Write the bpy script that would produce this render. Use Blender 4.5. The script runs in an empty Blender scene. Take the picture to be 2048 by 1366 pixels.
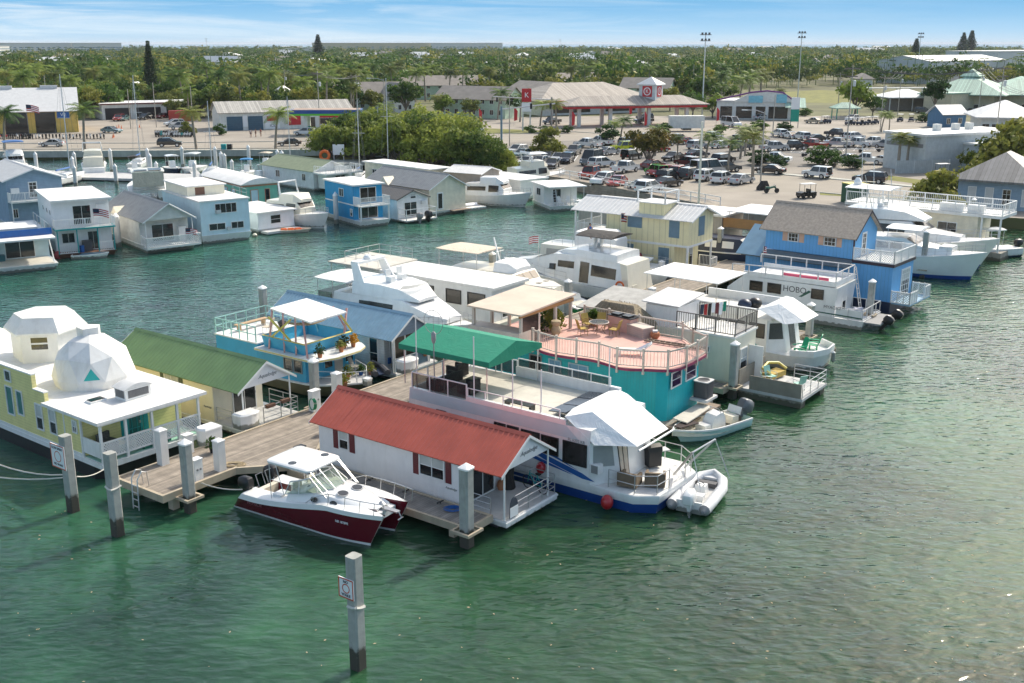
import bpy,math,random
from mathutils import Vector,Matrix,Euler,noise
R=math.radians
SC=bpy.context.scene;COL=SC.collection
FPX=2150.0;PITCH=math.atan(597/FPX);HC=21.0
CP,SP=math.cos(PITCH),math.sin(PITCH)
RNG=random.Random(7)
def G(x,y,z=0.0):
 """surveyed point: where the sight line of photograph pixel (x, y) meets height z"""
 X,Y=(x-1024)/FPX,(y-683)/FPX
 t=(z-HC)/-(Y*CP+SP)
 return Vector((X*t,(CP-Y*SP)*t,z))
# ---------------------------------------------------------------- materials
MATS={}
def mat(name,col,rough=.55,metal=0.,var=.12,scale=1.5,kind=None,per=.2,bump=.3,dirt=0.,dcol=(.12,.11,.09),spec=.5,sub=0.,coat=0.,wl=None):
 if name in MATS: return MATS[name]
 m=bpy.data.materials.new(name);m.use_nodes=True;MATS[name]=m
 nt=m.node_tree;N=nt.nodes;L=nt.links;b=N['Principled BSDF']
 b.inputs['Roughness'].default_value=rough;b.inputs['Metallic'].default_value=metal
 b.inputs['Specular IOR Level'].default_value=spec
 if coat: b.inputs['Coat Weight'].default_value=coat
 tc=N.new('ShaderNodeTexCoord')
 nz=N.new('ShaderNodeTexNoise');nz.inputs['Scale'].default_value=scale;nz.inputs['Detail'].default_value=5
 L.new(tc.outputs['Object'],nz.inputs['Vector'])
 rp=N.new('ShaderNodeValToRGB');e=rp.color_ramp.elements
 e[0].position=.3;e[1].position=.7
 e[0].color=(*[max(0,c*(1-var)) for c in col],1);e[1].color=(*[min(1,c*(1+var*.7)) for c in col],1)
 L.new(nz.outputs['Fac'],rp.inputs['Fac']);out=rp.outputs['Color']
 hgt=None
 def mth(op,a,b_=None):
  q=N.new('ShaderNodeMath');q.operation=op
  for i,v in enumerate((a,b_)):
   if v is None: continue
   if isinstance(v,(int,float)): q.inputs[i].default_value=v
   else: L.new(v,q.inputs[i])
  return q.outputs[0]
 if kind in ('siding','batten','plankx','planky','corr','shingle'):
  sx=N.new('ShaderNodeSeparateXYZ');L.new(tc.outputs['Object'],sx.inputs[0])
  if kind in ('siding','shingle'): c=sx.outputs['Z']
  elif kind in ('batten','corr'): c=mth('ADD',sx.outputs['X'],sx.outputs['Y'])
  elif kind=='plankx': c=sx.outputs['X']
  else: c=sx.outputs['Y']
  f=mth('FRACT',mth('DIVIDE',c,per))
  if kind=='siding': hgt=mth('SUBTRACT',1.,f);line=mth('GREATER_THAN',f,.9)
  elif kind=='corr': hgt=mth('SINE',mth('MULTIPLY',f,6.283));line=mth('GREATER_THAN',f,.85)
  else: line=mth('GREATER_THAN',f,.88);hgt=mth('SUBTRACT',1.,line)
  mx=N.new('ShaderNodeMixRGB');mx.blend_type='MULTIPLY'
  L.new(mth('MULTIPLY',line,.55 if kind.startswith('plank') else .3),mx.inputs['Fac'])
  L.new(out,mx.inputs[1]);mx.inputs[2].default_value=(.25,.22,.2,1);out=mx.outputs[0]
  if kind.startswith('plank'):   # every board its own tone
   wn=N.new('ShaderNodeTexWhiteNoise');wn.noise_dimensions='1D'
   L.new(mth('FLOOR',mth('DIVIDE',c,per)),wn.inputs['W'])
   m2=N.new('ShaderNodeMixRGB');m2.blend_type='MULTIPLY';m2.inputs['Fac'].default_value=.5
   L.new(out,m2.inputs[1])
   cb=N.new('ShaderNodeCombineXYZ');w2=mth('ADD',mth('MULTIPLY',wn.outputs['Value'],.7),.5)
   for i in range(3): L.new(w2,cb.inputs[i])
   L.new(cb.outputs[0],m2.inputs[2]);out=m2.outputs[0]
 if dirt:
  mp=N.new('ShaderNodeMapping');mp.inputs['Scale'].default_value=(1.6,1.6,.35)
  L.new(tc.outputs['Object'],mp.inputs[0])
  n2=N.new('ShaderNodeTexNoise');n2.inputs['Scale'].default_value=1.7;n2.inputs['Detail'].default_value=7;n2.inputs['Roughness'].default_value=.65
  L.new(mp.outputs[0],n2.inputs['Vector'])
  r2=N.new('ShaderNodeValToRGB');r2.color_ramp.elements[0].position=.48;r2.color_ramp.elements[1].position=.8
  L.new(n2.outputs['Fac'],r2.inputs['Fac'])
  mx=N.new('ShaderNodeMixRGB');L.new(mth('MULTIPLY',r2.outputs['Color'],dirt),mx.inputs['Fac'])
  L.new(out,mx.inputs[1]);mx.inputs[2].default_value=(*dcol,1);out=mx.outputs[0]
 if wl:   # stain that creeps up from the waterline with a ragged edge: (height, colour, strength)
  sz=N.new('ShaderNodeSeparateXYZ');L.new(tc.outputs['Object'],sz.inputs[0]);n4=N.new('ShaderNodeTexNoise');n4.inputs['Scale'].default_value=3.5;n4.inputs['Detail'].default_value=6
  L.new(tc.outputs['Object'],n4.inputs['Vector']);q=mth('SUBTRACT',wl[0],mth('ADD',sz.outputs['Z'],mth('MULTIPLY',mth('SUBTRACT',n4.outputs['Fac'],.5),wl[0]*1.2)))
  f4=N.new('ShaderNodeMath');f4.operation='MULTIPLY';f4.use_clamp=True;L.new(q,f4.inputs[0]);f4.inputs[1].default_value=4./wl[0]
  mx=N.new('ShaderNodeMixRGB');L.new(mth('MULTIPLY',f4.outputs[0],wl[2]),mx.inputs['Fac']);L.new(out,mx.inputs[1]);mx.inputs[2].default_value=(*wl[1],1);out=mx.outputs[0]
 L.new(out,b.inputs['Base Color'])
 bp=N.new('ShaderNodeBump');bp.inputs['Strength'].default_value=bump;bp.inputs['Distance'].default_value=.02
 if kind=='fabric':
  n3=N.new('ShaderNodeTexNoise');n3.inputs['Scale'].default_value=1.6;n3.inputs['Detail'].default_value=4;n3.inputs['Distortion'].default_value=1.5;L.new(tc.outputs['Object'],n3.inputs['Vector']);hgt=n3.outputs['Fac'];bp.inputs['Distance'].default_value=.12
 if hgt is None:
  n3=N.new('ShaderNodeTexNoise');n3.inputs['Scale'].default_value=14;n3.inputs['Detail'].default_value=3
  L.new(tc.outputs['Object'],n3.inputs['Vector']);hgt=n3.outputs['Fac'];bp.inputs['Strength'].default_value=bump*.35
 L.new(hgt,bp.inputs['Height']);L.new(bp.outputs[0],b.inputs['Normal'])
 if sub:
  b.inputs['Transmission Weight'].default_value=sub
 return m
def leafmat(name,c1,c2,trans=.35):
 m=bpy.data.materials.new(name);m.use_nodes=True;MATS[name]=m
 nt=m.node_tree;N=nt.nodes;L=nt.links;b=N['Principled BSDF']
 tc=N.new('ShaderNodeTexCoord');nz=N.new('ShaderNodeTexNoise');nz.inputs['Scale'].default_value=.55;nz.inputs['Detail'].default_value=6
 L.new(tc.outputs['Object'],nz.inputs['Vector'])
 oi=N.new('ShaderNodeObjectInfo');ad=N.new('ShaderNodeMath');ad.operation='MULTIPLY_ADD'
 L.new(oi.outputs['Random'],ad.inputs[0]);ad.inputs[1].default_value=.45;L.new(nz.outputs['Fac'],ad.inputs[2])
 sb=N.new('ShaderNodeMath');sb.operation='SUBTRACT';L.new(ad.outputs[0],sb.inputs[0]);sb.inputs[1].default_value=.22
 rp=N.new('ShaderNodeValToRGB');e=rp.color_ramp.elements;e[0].position=.3;e[1].position=.72
 e[0].color=(*c1,1);e[1].color=(*c2,1);L.new(sb.outputs[0],rp.inputs['Fac'])
 L.new(rp.outputs['Color'],b.inputs['Base Color']);b.inputs['Roughness'].default_value=.6;b.inputs['Specular IOR Level'].default_value=.2
 tr=N.new('ShaderNodeBsdfTranslucent');mx=N.new('ShaderNodeMixShader');mx.inputs[0].default_value=trans
 L.new(rp.outputs['Color'],tr.inputs['Color']);L.new(b.outputs[0],mx.inputs[1]);L.new(tr.outputs[0],mx.inputs[2])
 L.new(mx.outputs[0],N['Material Output'].inputs['Surface'])
 return m
# ---------------------------------------------------------------- mesh builder
class MB:
 def __init__(s): s.v=[];s.f=[];s.mi=[];s.k=0;s.M=None
 def m(s,k): s.k=k;return s
 def add(s,vs,fs):
  o=len(s.v)
  if s.M: vs=[s.M @ Vector(p) for p in vs]
  s.v+=[tuple(p) for p in vs]
  for f in fs: s.f.append([i+o for i in f]);s.mi.append(s.k)
  return s
 def box(s,x0,x1,y0,y1,z0,z1):
  return s.add([(x,y,z) for z in (z0,z1) for y in (y0,y1) for x in (x0,x1)],
   [(0,2,3,1),(4,5,7,6),(0,1,5,4),(2,6,7,3),(0,4,6,2),(1,3,7,5)])
 def cbox(s,c,sx,sy,sz,rz=0.):
  ca,sa=math.cos(rz),math.sin(rz);vs=[]
  for z in (0,sz):
   for y in (-sy/2,sy/2):
    for x in (-sx/2,sx/2): vs.append((c[0]+x*ca-y*sa,c[1]+x*sa+y*ca,c[2]+z))
  return s.add(vs,[(0,2,3,1),(4,5,7,6),(0,1,5,4),(2,6,7,3),(0,4,6,2),(1,3,7,5)])
 def prism(s,poly,z0,z1,inset=None):
  n=len(poly);top=poly
  if inset:
   cx=sum(p[0] for p in poly)/n;cy=sum(p[1] for p in poly)/n
   top=[(cx+(p[0]-cx)*inset,cy+(p[1]-cy)*inset) for p in poly]
  vs=[(p[0],p[1],z0) for p in poly]+[(p[0],p[1],z1) for p in top]
  return s.add(vs,[list(range(n))[::-1],list(range(n,2*n))]+[(i,(i+1) % n,n+(i+1) % n,n+i) for i in range(n)])
 def ext(s,poly,ax,a,b):
  """2-D outline extruded along an axis; outline runs in the two other axes"""
  n=len(poly)
  def P(p,t): return (t,p[0],p[1]) if ax==0 else ((p[0],t,p[1]) if ax==1 else (p[0],p[1],t))
  vs=[P(p,a) for p in poly]+[P(p,b) for p in poly]
  return s.add(vs,[list(range(n)),list(range(n,2*n))[::-1]]+[(i,n+i,n+(i+1) % n,(i+1) % n) for i in range(n)])
 def tube(s,pts,r,n=6,cap=True,r2=None):
  pts=[Vector(p) for p in pts];rings=[]
  for i,p in enumerate(pts):
   d=(pts[min(i+1,len(pts)-1)]-pts[max(i-1,0)]).normalized()
   a=d.cross(Vector((0,0,1)))
   if a.length<1e-3: a=Vector((1,0,0))
   a.normalize();b=d.cross(a)
   rr=r if r2 is None else r+(r2-r)*i/(len(pts)-1)
   rings.append([p+(a*math.cos(6.2832*k/n)+b*math.sin(6.2832*k/n))*rr for k in range(n)])
  return s.loft(rings,cap)
 def loft(s,rings,cap=True,closed=True):
  n=len(rings[0]);vs=[p for r_ in rings for p in r_];fs=[]
  for i in range(len(rings)-1):
   for k in range(n if closed else n-1):
    fs.append((i*n+k,i*n+(k+1) % n,(i+1)*n+(k+1) % n,(i+1)*n+k))
  if cap: fs+=[list(range(n))[::-1],list(range((len(rings)-1)*n,len(rings)*n))]
  return s.add(vs,fs)
 def bar(s,p0,p1,w,h=None):
  h=h or w;p0,p1=Vector(p0),Vector(p1);d=(p1-p0).normalized()
  a=d.cross(Vector((0,0,1)))
  if a.length<1e-3: a=Vector((1,0,0))
  a.normalize();b=a.cross(d)
  rings=[[p+a*i*w/2+b*j*h/2 for i,j in ((-1,-1),(1,-1),(1,1),(-1,1))] for p in (p0,p1)]
  return s.loft(rings)
 def lathe(s,prof,c=(0,0,0),n=12):
  return s.loft([[(c[0]+r*math.cos(6.2832*k/n),c[1]+r*math.sin(6.2832*k/n),c[2]+z) for k in range(n)] for r,z in prof])
 def ball(s,c,r,rz=None,n=10,h=6):
  rz=rz or r
  return s.lathe([(max(.001,r*math.sin(math.pi*i/h)),-rz*math.cos(math.pi*i/h)) for i in range(h+1)],c,n)
 def quad(s,*p): return s.add(p,[tuple(range(len(p)))])
 def slab(s,pts,th):
  """3-D polygon with thickness (downwards along its normal)"""
  pts=[Vector(p) for p in pts];n=len(pts)
  nr=(pts[1]-pts[0]).cross(pts[2]-pts[1]).normalized()
  if nr.z<0: nr=-nr
  return s.add(pts+[p-nr*th for p in pts],[list(range(n)),list(range(n,2*n))[::-1]]+[(i,n+i,n+(i+1) % n,(i+1) % n) for i in range(n)])
 def rail(s,pts,h,post=1.2,rails=(1.,),r=.025,bal=0.,sq=False,br=.012,closed=False,top=None):
  pts=[Vector(p) for p in pts]
  if closed: pts.append(pts[0])
  def st(a,b,rr):
   if sq: s.bar(a,b,rr*2)
   else: s.tube([a,b],rr,6)
  for i in range(len(pts)-1):
   a,b=pts[i],pts[i+1];n=max(1,round((b-a).length/post))
   for k in range(n+1 if i==len(pts)-2 else n):
    p=a.lerp(b,k/n);st(p,p+Vector((0,0,h)),r)
   for q in rails: st(a+Vector((0,0,h*q)),b+Vector((0,0,h*q)),top if (top and q==max(rails)) else r*.85)
   if bal:
    nb=max(1,int((b-a).length/bal))
    for k in range(1,nb):
     p=a.lerp(b,k/nb);s.bar(p+Vector((0,0,h*.1)),p+Vector((0,0,h)),br*2)
  return s
 def lattice(s,a,b,z0,z1,step=.16,w=.035,diag=True):
  a,b=Vector((a[0],a[1],0)),Vector((b[0],b[1],0));L=(b-a).length;h=z1-z0;d=(b-a)/L
  for sg in (1,-1):
   t=-h if sg>0 else 0.
   end=L if sg>0 else L+h
   while t<end:
    # strip from bottom (t) to top (t +- h), clipped to [0, L]
    x0,x1=t,t+sg*h;zz0,zz1=z0,z1
    dx=x1-x0
    ta,tb=(0-x0)/dx,(L-x0)/dx
    lo,hi=max(0,min(ta,tb)),min(1,max(ta,tb))
    if hi-lo>.02:
     p,q=a+d*(x0+dx*lo),a+d*(x0+dx*hi)
     off=Vector((d.y,-d.x,0))*(.008*sg)
     s.bar(p+off+Vector((0,0,z0+h*lo)),q+off+Vector((0,0,z0+h*hi)),.012,w)
    t+=step
  return s
 def put(s,name,mats,parent=None,sharp=38,M=None):
  me=bpy.data.meshes.new(name);me.from_pydata(s.v,[],s.f)
  mats=mats if isinstance(mats,(list,tuple)) else [mats]
  for q in mats: me.materials.append(MATS[q] if isinstance(q,str) else q)
  me.polygons.foreach_set('material_index',s.mi)
  me.polygons.foreach_set('use_smooth',[sharp>0]*len(s.f));me.update()
  if sharp>0: me.set_sharp_from_angle(angle=R(sharp))
  o=bpy.data.objects.new(name,me);COL.objects.link(o)
  if parent: o.parent=parent
  return o
def tag(o,label,cat=None,group=None):
 o['label']=label
 if cat: o['category']=cat
 if group: o['group']=group
 return o
def T(name,label,cat,loc=(0,0,0),rz=0.,group=None):
 o=bpy.data.objects.new(name,None);COL.objects.link(o);o.empty_display_size=.2
 o.location=loc;o.rotation_euler=(0,0,rz)
 return tag(o,label,cat,group)
def TF(name,label,cat,ox,oy,az,group=None,z=0.):
 """thing whose local x runs along compass-like azimuth az (0 = straight away from the viewer), y = to its left"""
 return T(name,label,cat,(ox,oy,z),R(90-az),group)
def struct(o): o['kind']='structure';return o
def one(mb,name,mats,label,cat,loc=(0,0,0),rz=0.,group=None,sharp=38):
 o=mb.put(name,mats,None,sharp);o.location=loc;o.rotation_euler=(0,0,rz);return tag(o,label,cat,group)
CH={}
def dup(root,loc=None,rz=None,label=None,group=None,sc=None):
 r=root.copy();COL.objects.link(r)
 if loc is not None: r.location=loc
 if rz is not None: r.rotation_euler=(0,0,rz)
 if sc is not None: r.scale=(sc,sc,sc) if isinstance(sc,(int,float)) else sc
 if label: r['label']=label
 if group: r['group']=group
 if root.name not in CH: CH[root.name]=[(c,list(c.children)) for c in root.children]
 for c0,gs in CH[root.name]:
  c=c0.copy();COL.objects.link(c);c.parent=r
  for g in gs:
   d=g.copy();COL.objects.link(d);d.parent=c
 return r
def text(name,s,size,parent,m,M,italic=0.,ext=.006):
 cu=bpy.data.curves.new(name,'FONT');cu.body=s;cu.size=size;cu.extrude=ext;cu.align_x='CENTER';cu.align_y='CENTER';cu.shear=italic
 o=bpy.data.objects.new(name,cu);COL.objects.link(o);cu.materials.append(MATS[m] if isinstance(m,str) else m)
 bpy.context.view_layer.update()
 me=bpy.data.meshes.new_from_object(o);bpy.data.objects.remove(o);me.materials.clear();me.materials.append(MATS[m] if isinstance(m,str) else m)
 o=bpy.data.objects.new(name,me);COL.objects.link(o)
 if parent: o.parent=parent
 o.matrix_local=M
 return o
def boxes(par,name,m,*bs):
 for b in bs: MB().box(*b).put(name,m,par)
def tubes(par,name,m,r,*ps,n=6):
 for p in ps: MB().tube(p,r,n).put(name,m,par)
def face_M(face,u,z,at):
 """text frame on a wall: 'f' faces -y, 's' faces -x, 'r' faces +x"""
 if face=='f': return Matrix.Translation((u,at,z)) @ Euler((R(90),0,0)).to_matrix().to_4x4()
 if face=='s': return Matrix.Translation((at,u,z)) @ Euler((R(90),0,R(-90))).to_matrix().to_4x4()
 return Matrix.Translation((at,u,z)) @ Euler((R(90),0,R(90))).to_matrix().to_4x4()
def panel(mb,face,at,u0,u1,z0,z1,d0,d1):
 """box on a wall plane, from d0 to d1 metres out of the wall"""
 if face=='f': mb.box(u0,u1,at-d1,at-d0,z0,z1)
 elif face=='b': mb.box(u0,u1,at+d0,at+d1,z0,z1)
 elif face=='s': mb.box(at-d1,at-d0,u0,u1,z0,z1)
 else: mb.box(at+d0,at+d1,u0,u1,z0,z1)
 return mb
def win(par,face,at,u0,u1,z0,z1,c=1,r=2,fr='white_trim',gl='glass',name='window',fw=.07,mw=.035,cur=None,handle=False):
 mb=MB()
 for a in ((u0,u1,z0,z0+fw),(u0,u1,z1-fw,z1),(u0,u0+fw,z0+fw,z1-fw),(u1-fw,u1,z0+fw,z1-fw)): panel(mb,face,at,*a,.003,.06)
 for i in range(1,c): u=u0+(u1-u0)*i/c;panel(mb,face,at,u-mw/2,u+mw/2,z0+fw,z1-fw,.003,.05)
 for i in range(1,r):
  z=z0+(z1-z0)*i/r
  for j in range(c):
   ua=u0+(u1-u0)*j/c+(fw if j==0 else mw/2);ub=u0+(u1-u0)*(j+1)/c-(fw if j==c-1 else mw/2)
   panel(mb,face,at,ua,ub,z-mw/2,z+mw/2,.003,.045)
 mb.m(1);panel(mb,face,at,u0+fw*.9,u1-fw*.9,z0+fw*.9,z1-fw*.9,.001,.02)
 o=mb.put(name,[fr,gl],par)
 if cur is None and r>1 and gl=='glass' and z1-z0>.6: cur=RNG.choice((0,.45,.55))
 if cur:
  panel(MB(),face,at,u0+fw,u1-fw,z0+(z1-z0)*cur,z1-fw,.021,.026).put('curtain','curtain',o)
 if handle:
  panel(MB(),face,at,u1-fw*1.6,u1-fw*.9,z0+(z1-z0)*.45,z0+(z1-z0)*.52,.06,.1).put('handle','steel',o)
 return o
def shut(par,face,at,u0,u1,z0,z1,m):
 mb=MB();panel(mb,face,at,u0,u1,z0,z1,.003,.03)
 n=int((z1-z0)/.1)
 for i in range(n): z=z0+.06+(z1-z0-.12)*i/n;panel(mb,face,at,u0+.05,u1-.05,z,z+.05,.03,.042)
 return mb.put('shutter',m,par)
def ribroof(par,a,b,c,d,m,step=.3,th=.06,rh=.03,name='roof',rw=.05):
 """a,b = eave ends, d,c = ridge ends; ribs run from eave to ridge"""
 a,b,c,d=map(Vector,(a,b,c,d));mb=MB();mb.slab([a,b,c,d],th)
 nr=(b-a).cross(d-a).normalized()
 if nr.z<0: nr=-nr
 n=max(2,int((b-a).length/step));e=(b-a).normalized()*rw
 for i in range(n+1):
  t=.01+.98*i/n;p,q=a.lerp(b,t),d.lerp(c,t);up=nr*rh;p2=p.lerp(q,.995)
  mb.add([p-e+nr*.002,p+e+nr*.002,p+e*.3+up,p-e*.3+up,p2-e+nr*.002,p2+e+nr*.002,p2+e*.3+up,p2-e*.3+up],[(0,1,2,3),(4,7,6,5),(0,3,7,4),(1,5,6,2),(2,6,7,3)])
 return mb.put(name,m,par,30)
def gable(par,x0,x1,y0,y1,zb,ze,zr,wall,roof,oh=.35,ohf=.3,ohb=.3,step=.3,roof2=None,trim='white_trim',xr=None,ribs=True):
 """walls as one mesh with gable ends in y; returns wall object"""
 xm=xr if xr is not None else (x0+x1)/2;mb=MB()
 mb.ext([(x0,zb),(x1,zb),(x1,ze),(xm,zr),(x0,ze)],1,y0,y1);w=mb.put('wall',wall,par)
 gable_roof(par,x0,x1,y0-ohf,y1+ohb,ze,zr,roof,oh,step,xm,trim,ribs)
 return w
def gable_roof(par,x0,x1,y0,y1,ze,zr,roof,oh=.35,step=.3,xm=None,trim='white_trim',ribs=True):
 xm=(x0+x1)/2 if xm is None else xm
 sl=(zr-ze)/(xm-x0);sr=(zr-ze)/(x1-xm);u=.09
 for sgn,xe,s_ in ((-1,x0-oh,sl),(1,x1+oh,sr)):
  za=ze-oh*s_+u
  if ribs: ribroof(par,(xe,y0,za),(xe,y1,za),(xm,y1,zr+u),(xm,y0,zr+u),roof,step)
  else: MB().slab([(xe,y0,za),(xe,y1,za),(xm,y1,zr+u),(xm,y0,zr+u)],.1).put('roof',roof,par)
 mb=MB();mb.ext([(xm-.16,zr+u-.16*sl+.035),(xm,zr+u+.07),(xm+.16,zr+u-.16*sr+.035),(xm,zr+u+.03)],1,y0-.01,y1+.01);mb.put('ridge_cap',roof,par)
 for y in (y0,y1):
  f=MB()
  for xe,s_ in ((x0-oh,sl),(x1+oh,sr)):
   dy=-.03 if y==y0 else .03
   f.add([(xe,y,ze-oh*s_+u-.14),(xm,y,zr+u-.14),(xm,y,zr+u),(xe,y,ze-oh*s_+u),(xe,y+dy,ze-oh*s_+u-.14),(xm,y+dy,zr+u-.14),(xm,y+dy,zr+u),(xe,y+dy,ze-oh*s_+u)],
     [(0,1,2,3),(7,6,5,4),(0,4,5,1),(1,5,6,2),(2,6,7,3),(3,7,4,0)])
  f.put('bargeboard',trim,par)
def hull(L,B,zs,zb,sw=.85,rake=.08,flare=.2,full=2.3,keel=-.5,n=14,bh=.18,stern_round=0.,deck_drop=.0,mid=.5,deck=True):
 """hull along +x (stern x=0, bow x=L). materials: 0 topsides, 1 boot/bottom, 2 deck, 3 rub rail. returns (mb, half(x), sheer(x))"""
 mb=MB()
 def half(t): return B/2*(sw+(1-sw)*min(1,t/mid)) if t<mid else B/2*max(.012,1-((t-mid)/(1-mid))**full)
 def sh(t): return zs+(zb-zs)*t**1.8
 rows=[]
 for i in range(n+1):
  t=i/n;t=t if t<.6 else .6+.4*(1-(1-(t-.6)/.4)**1.35);w=half(t);z=sh(t);x=L*t
  fl=1-flare*(.3+.7*t)
  def X(zz): return x-rake*L*(t**3)*(1-max(0,zz)/z)
  wl=w*fl
  rows.append([(X(keel),0,keel*(1-.6*t**3)),(X(-.05),wl*.8,-.1),(X(bh),wl,bh),(X(z*.55),(wl+w)/2*1.0+.02*w,z*.55),(X(z-.1),w,z-.1),(X(z),w+.03,z-.1),(X(z),w+.03,z),(X(z),w-.06,z)])
 m=len(rows[0])
 for sgn in (1,-1):
  vs=[(p[0],p[1]*sgn,p[2]) for r_ in rows for p in r_]
  o=len(mb.v);mb.v+=vs
  for i in range(n):
   for k in range(m-1):
    a,b_,c,d=o+i*m+k,o+i*m+k+1,o+(i+1)*m+k+1,o+(i+1)*m+k
    mb.f.append([a,d,c,b_] if sgn>0 else [a,b_,c,d]);mb.mi.append(1 if k<2 else (3 if k >= 4 else 0))
 # transom
 r0=rows[0];mb.k=0
 mb.add([(p[0],p[1],p[2]) for p in r0]+[(p[0],-p[1],p[2]) for p in r0[::-1]],[list(range(2*m))[::-1]])
 if deck:
  mb.k=2;vs=[]
  for r_ in rows: vs+=[(r_[7][0],r_[7][1],r_[7][2]-deck_drop),(r_[7][0],-r_[7][1],r_[7][2]-deck_drop)]
  mb.add(vs,[(2*i,2*i+2,2*i+3,2*i+1) for i in range(n)])
  if deck_drop:
   for sgn in (1,-1):
    vs=[]
    for r_ in rows: vs+=[(r_[7][0],sgn*r_[7][1],r_[7][2]),(r_[7][0],sgn*r_[7][1],r_[7][2]-deck_drop)]
    mb.add(vs,[(2*i,2*i+2,2*i+3,2*i+1) for i in range(n)])
 return mb,(lambda x: half(x/L)),(lambda x: sh(x/L))
def bowrail(L,half,sheer,x0,h=.7,n=7,r=.018,mid=True,name='bow_rail',par=None,m='steel',inset=.1):
 mb=MB();xs=[x0+(L*.985-x0)*i/n for i in range(n+1)]
 for sgn in (1,-1):
  tops=[]
  for x in xs:
   w=max(.03,half(x)-inset);z=sheer(x);mb.tube([(x,sgn*w,z),(x,sgn*w,z+h)],r,5);tops.append((x,sgn*w,z+h))
  mb.tube(tops,r,5)
  if mid: mb.tube([(p[0],p[1],p[2]-h*.5) for p in tops],r*.7,5)
 return mb.put(name,m,par)
def rope(pts,r=.02,sag=.4,n=10):
 mb=MB()
 for a,b in zip(pts[:-1],pts[1:]):
  a,b=Vector(a),Vector(b)
  mb.tube([a.lerp(b,i/n)-Vector((0,0,sag*4*(i/n)*(1-i/n))) for i in range(n+1)],r,5)
 return mb
# ---------------------------------------------------------------- camera, light, world
cam=bpy.data.cameras.new('camera');co=bpy.data.objects.new('camera',cam);COL.objects.link(co)
cam.sensor_width=36;cam.lens=36*FPX/2048;cam.clip_end=60000;cam.clip_start=.5
co.location=(0,0,HC);co.rotation_euler=(R(90)-PITCH,0,0);SC.camera=co
SUN_AZ,SUN_EL=42.,41.
w=bpy.data.worlds.new('World');SC.world=w;w.use_nodes=True
N=w.node_tree.nodes;L=w.node_tree.links;bg=N['Background']
sky=N.new('ShaderNodeTexSky');sky.sky_type='NISHITA';sky.sun_disc=False
sky.sun_elevation=R(SUN_EL);sky.sun_rotation=R(SUN_AZ);sky.altitude=0;sky.air_density=1.;sky.dust_density=2.6;sky.ozone_density=2.
# thin streaky cirrus mixed over the sky colour
tc=N.new('ShaderNodeTexCoord');sx=N.new('ShaderNodeSeparateXYZ');L.new(tc.outputs['Generated'],sx.inputs[0])
def wm(op,a,b=None):
 q=N.new('ShaderNodeMath');q.operation=op
 for i,v in enumerate((a,b)):
  if v is None: continue
  if isinstance(v,(int,float)): q.inputs[i].default_value=v
  else: L.new(v,q.inputs[i])
 return q.outputs[0]
az=wm('ARCTAN2',sx.outputs['X'],sx.outputs['Y'])
cb=N.new('ShaderNodeCombineXYZ');L.new(wm('MULTIPLY',az,5.),cb.inputs[0]);L.new(wm('MULTIPLY',wm('ADD',sx.outputs['Z'],wm('MULTIPLY',az,.02)),75.),cb.inputs[1])
cn=N.new('ShaderNodeTexNoise');cn.inputs['Scale'].default_value=1.;cn.inputs['Detail'].default_value=8;cn.inputs['Roughness'].default_value=.62;cn.inputs['Distortion'].default_value=.6
L.new(cb.outputs[0],cn.inputs['Vector'])
cr=N.new('ShaderNodeValToRGB');cr.color_ramp.elements[0].position=.45;cr.color_ramp.elements[1].position=.78;L.new(cn.outputs['Fac'],cr.inputs['Fac'])
# more cloud to the west (left)
q=N.new('ShaderNodeMath');q.operation='MULTIPLY_ADD';L.new(az,q.inputs[0]);q.inputs[1].default_value=-1.1;q.inputs[2].default_value=.5;q.use_clamp=True
mx=N.new('ShaderNodeMixRGB');L.new(wm('MULTIPLY',cr.outputs['Color'],q.outputs[0]),mx.inputs['Fac'])
def skyramp(stops):
 r_=N.new('ShaderNodeValToRGB');e_=r_.color_ramp.elements
 while len(e_)<len(stops): e_.new(.5)
 for k_,(p_,c_) in zip(e_,stops): k_.position=p_;k_.color=(*c_,1)
 L.new(sx.outputs['Z'],r_.inputs['Fac']);return r_.outputs['Color']
def smix(f,a,b,mode='MIX'):
 q_=N.new('ShaderNodeMixRGB');q_.blend_type=mode
 for i,v in enumerate((f,a,b)):
  if isinstance(v,(int,float)): q_.inputs[i].default_value=v
  elif isinstance(v,tuple): q_.inputs[i].default_value=(*v,1)
  else: L.new(v,q_.inputs[i])
 return q_.outputs[0]
warm=smix(1.,sky.outputs[0],skyramp([(.1,(.86,.88,.88)),(.32,(1.02,.98,.88))]),'MULTIPLY')
low=skyramp([(0.,(2.5,3.15,3.7)),(.012,(1.7,2.75,3.7)),(.03,(1.0,2.2,3.45)),(.06,(.55,1.8,3.2))])   # clear blue band above the sea horizon
L.new(smix(skyramp([(.05,(1,1,1)),(.16,(0,0,0))]),warm,low),mx.inputs[1]);mx.inputs[2].default_value=(3.8,4.05,4.15,1);L.new(mx.outputs[0],bg.inputs['Color'])
bg.inputs['Strength'].default_value=.15
sl=bpy.data.lights.new('sun','SUN');sl.energy=2.7;sl.angle=R(.6);sl.color=(1,.93,.80)
so=bpy.data.objects.new('sun',sl);COL.objects.link(so)
sd=Vector((math.sin(R(SUN_AZ))*math.cos(R(SUN_EL)),math.cos(R(SUN_AZ))*math.cos(R(SUN_EL)),math.sin(R(SUN_EL))))
so.rotation_euler=(-sd).to_track_quat('-Z','Y').to_euler()
SC.view_settings.view_transform='Standard';SC.view_settings.look='None';SC.view_settings.exposure=.76;SC.view_settings.gamma=1
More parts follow.
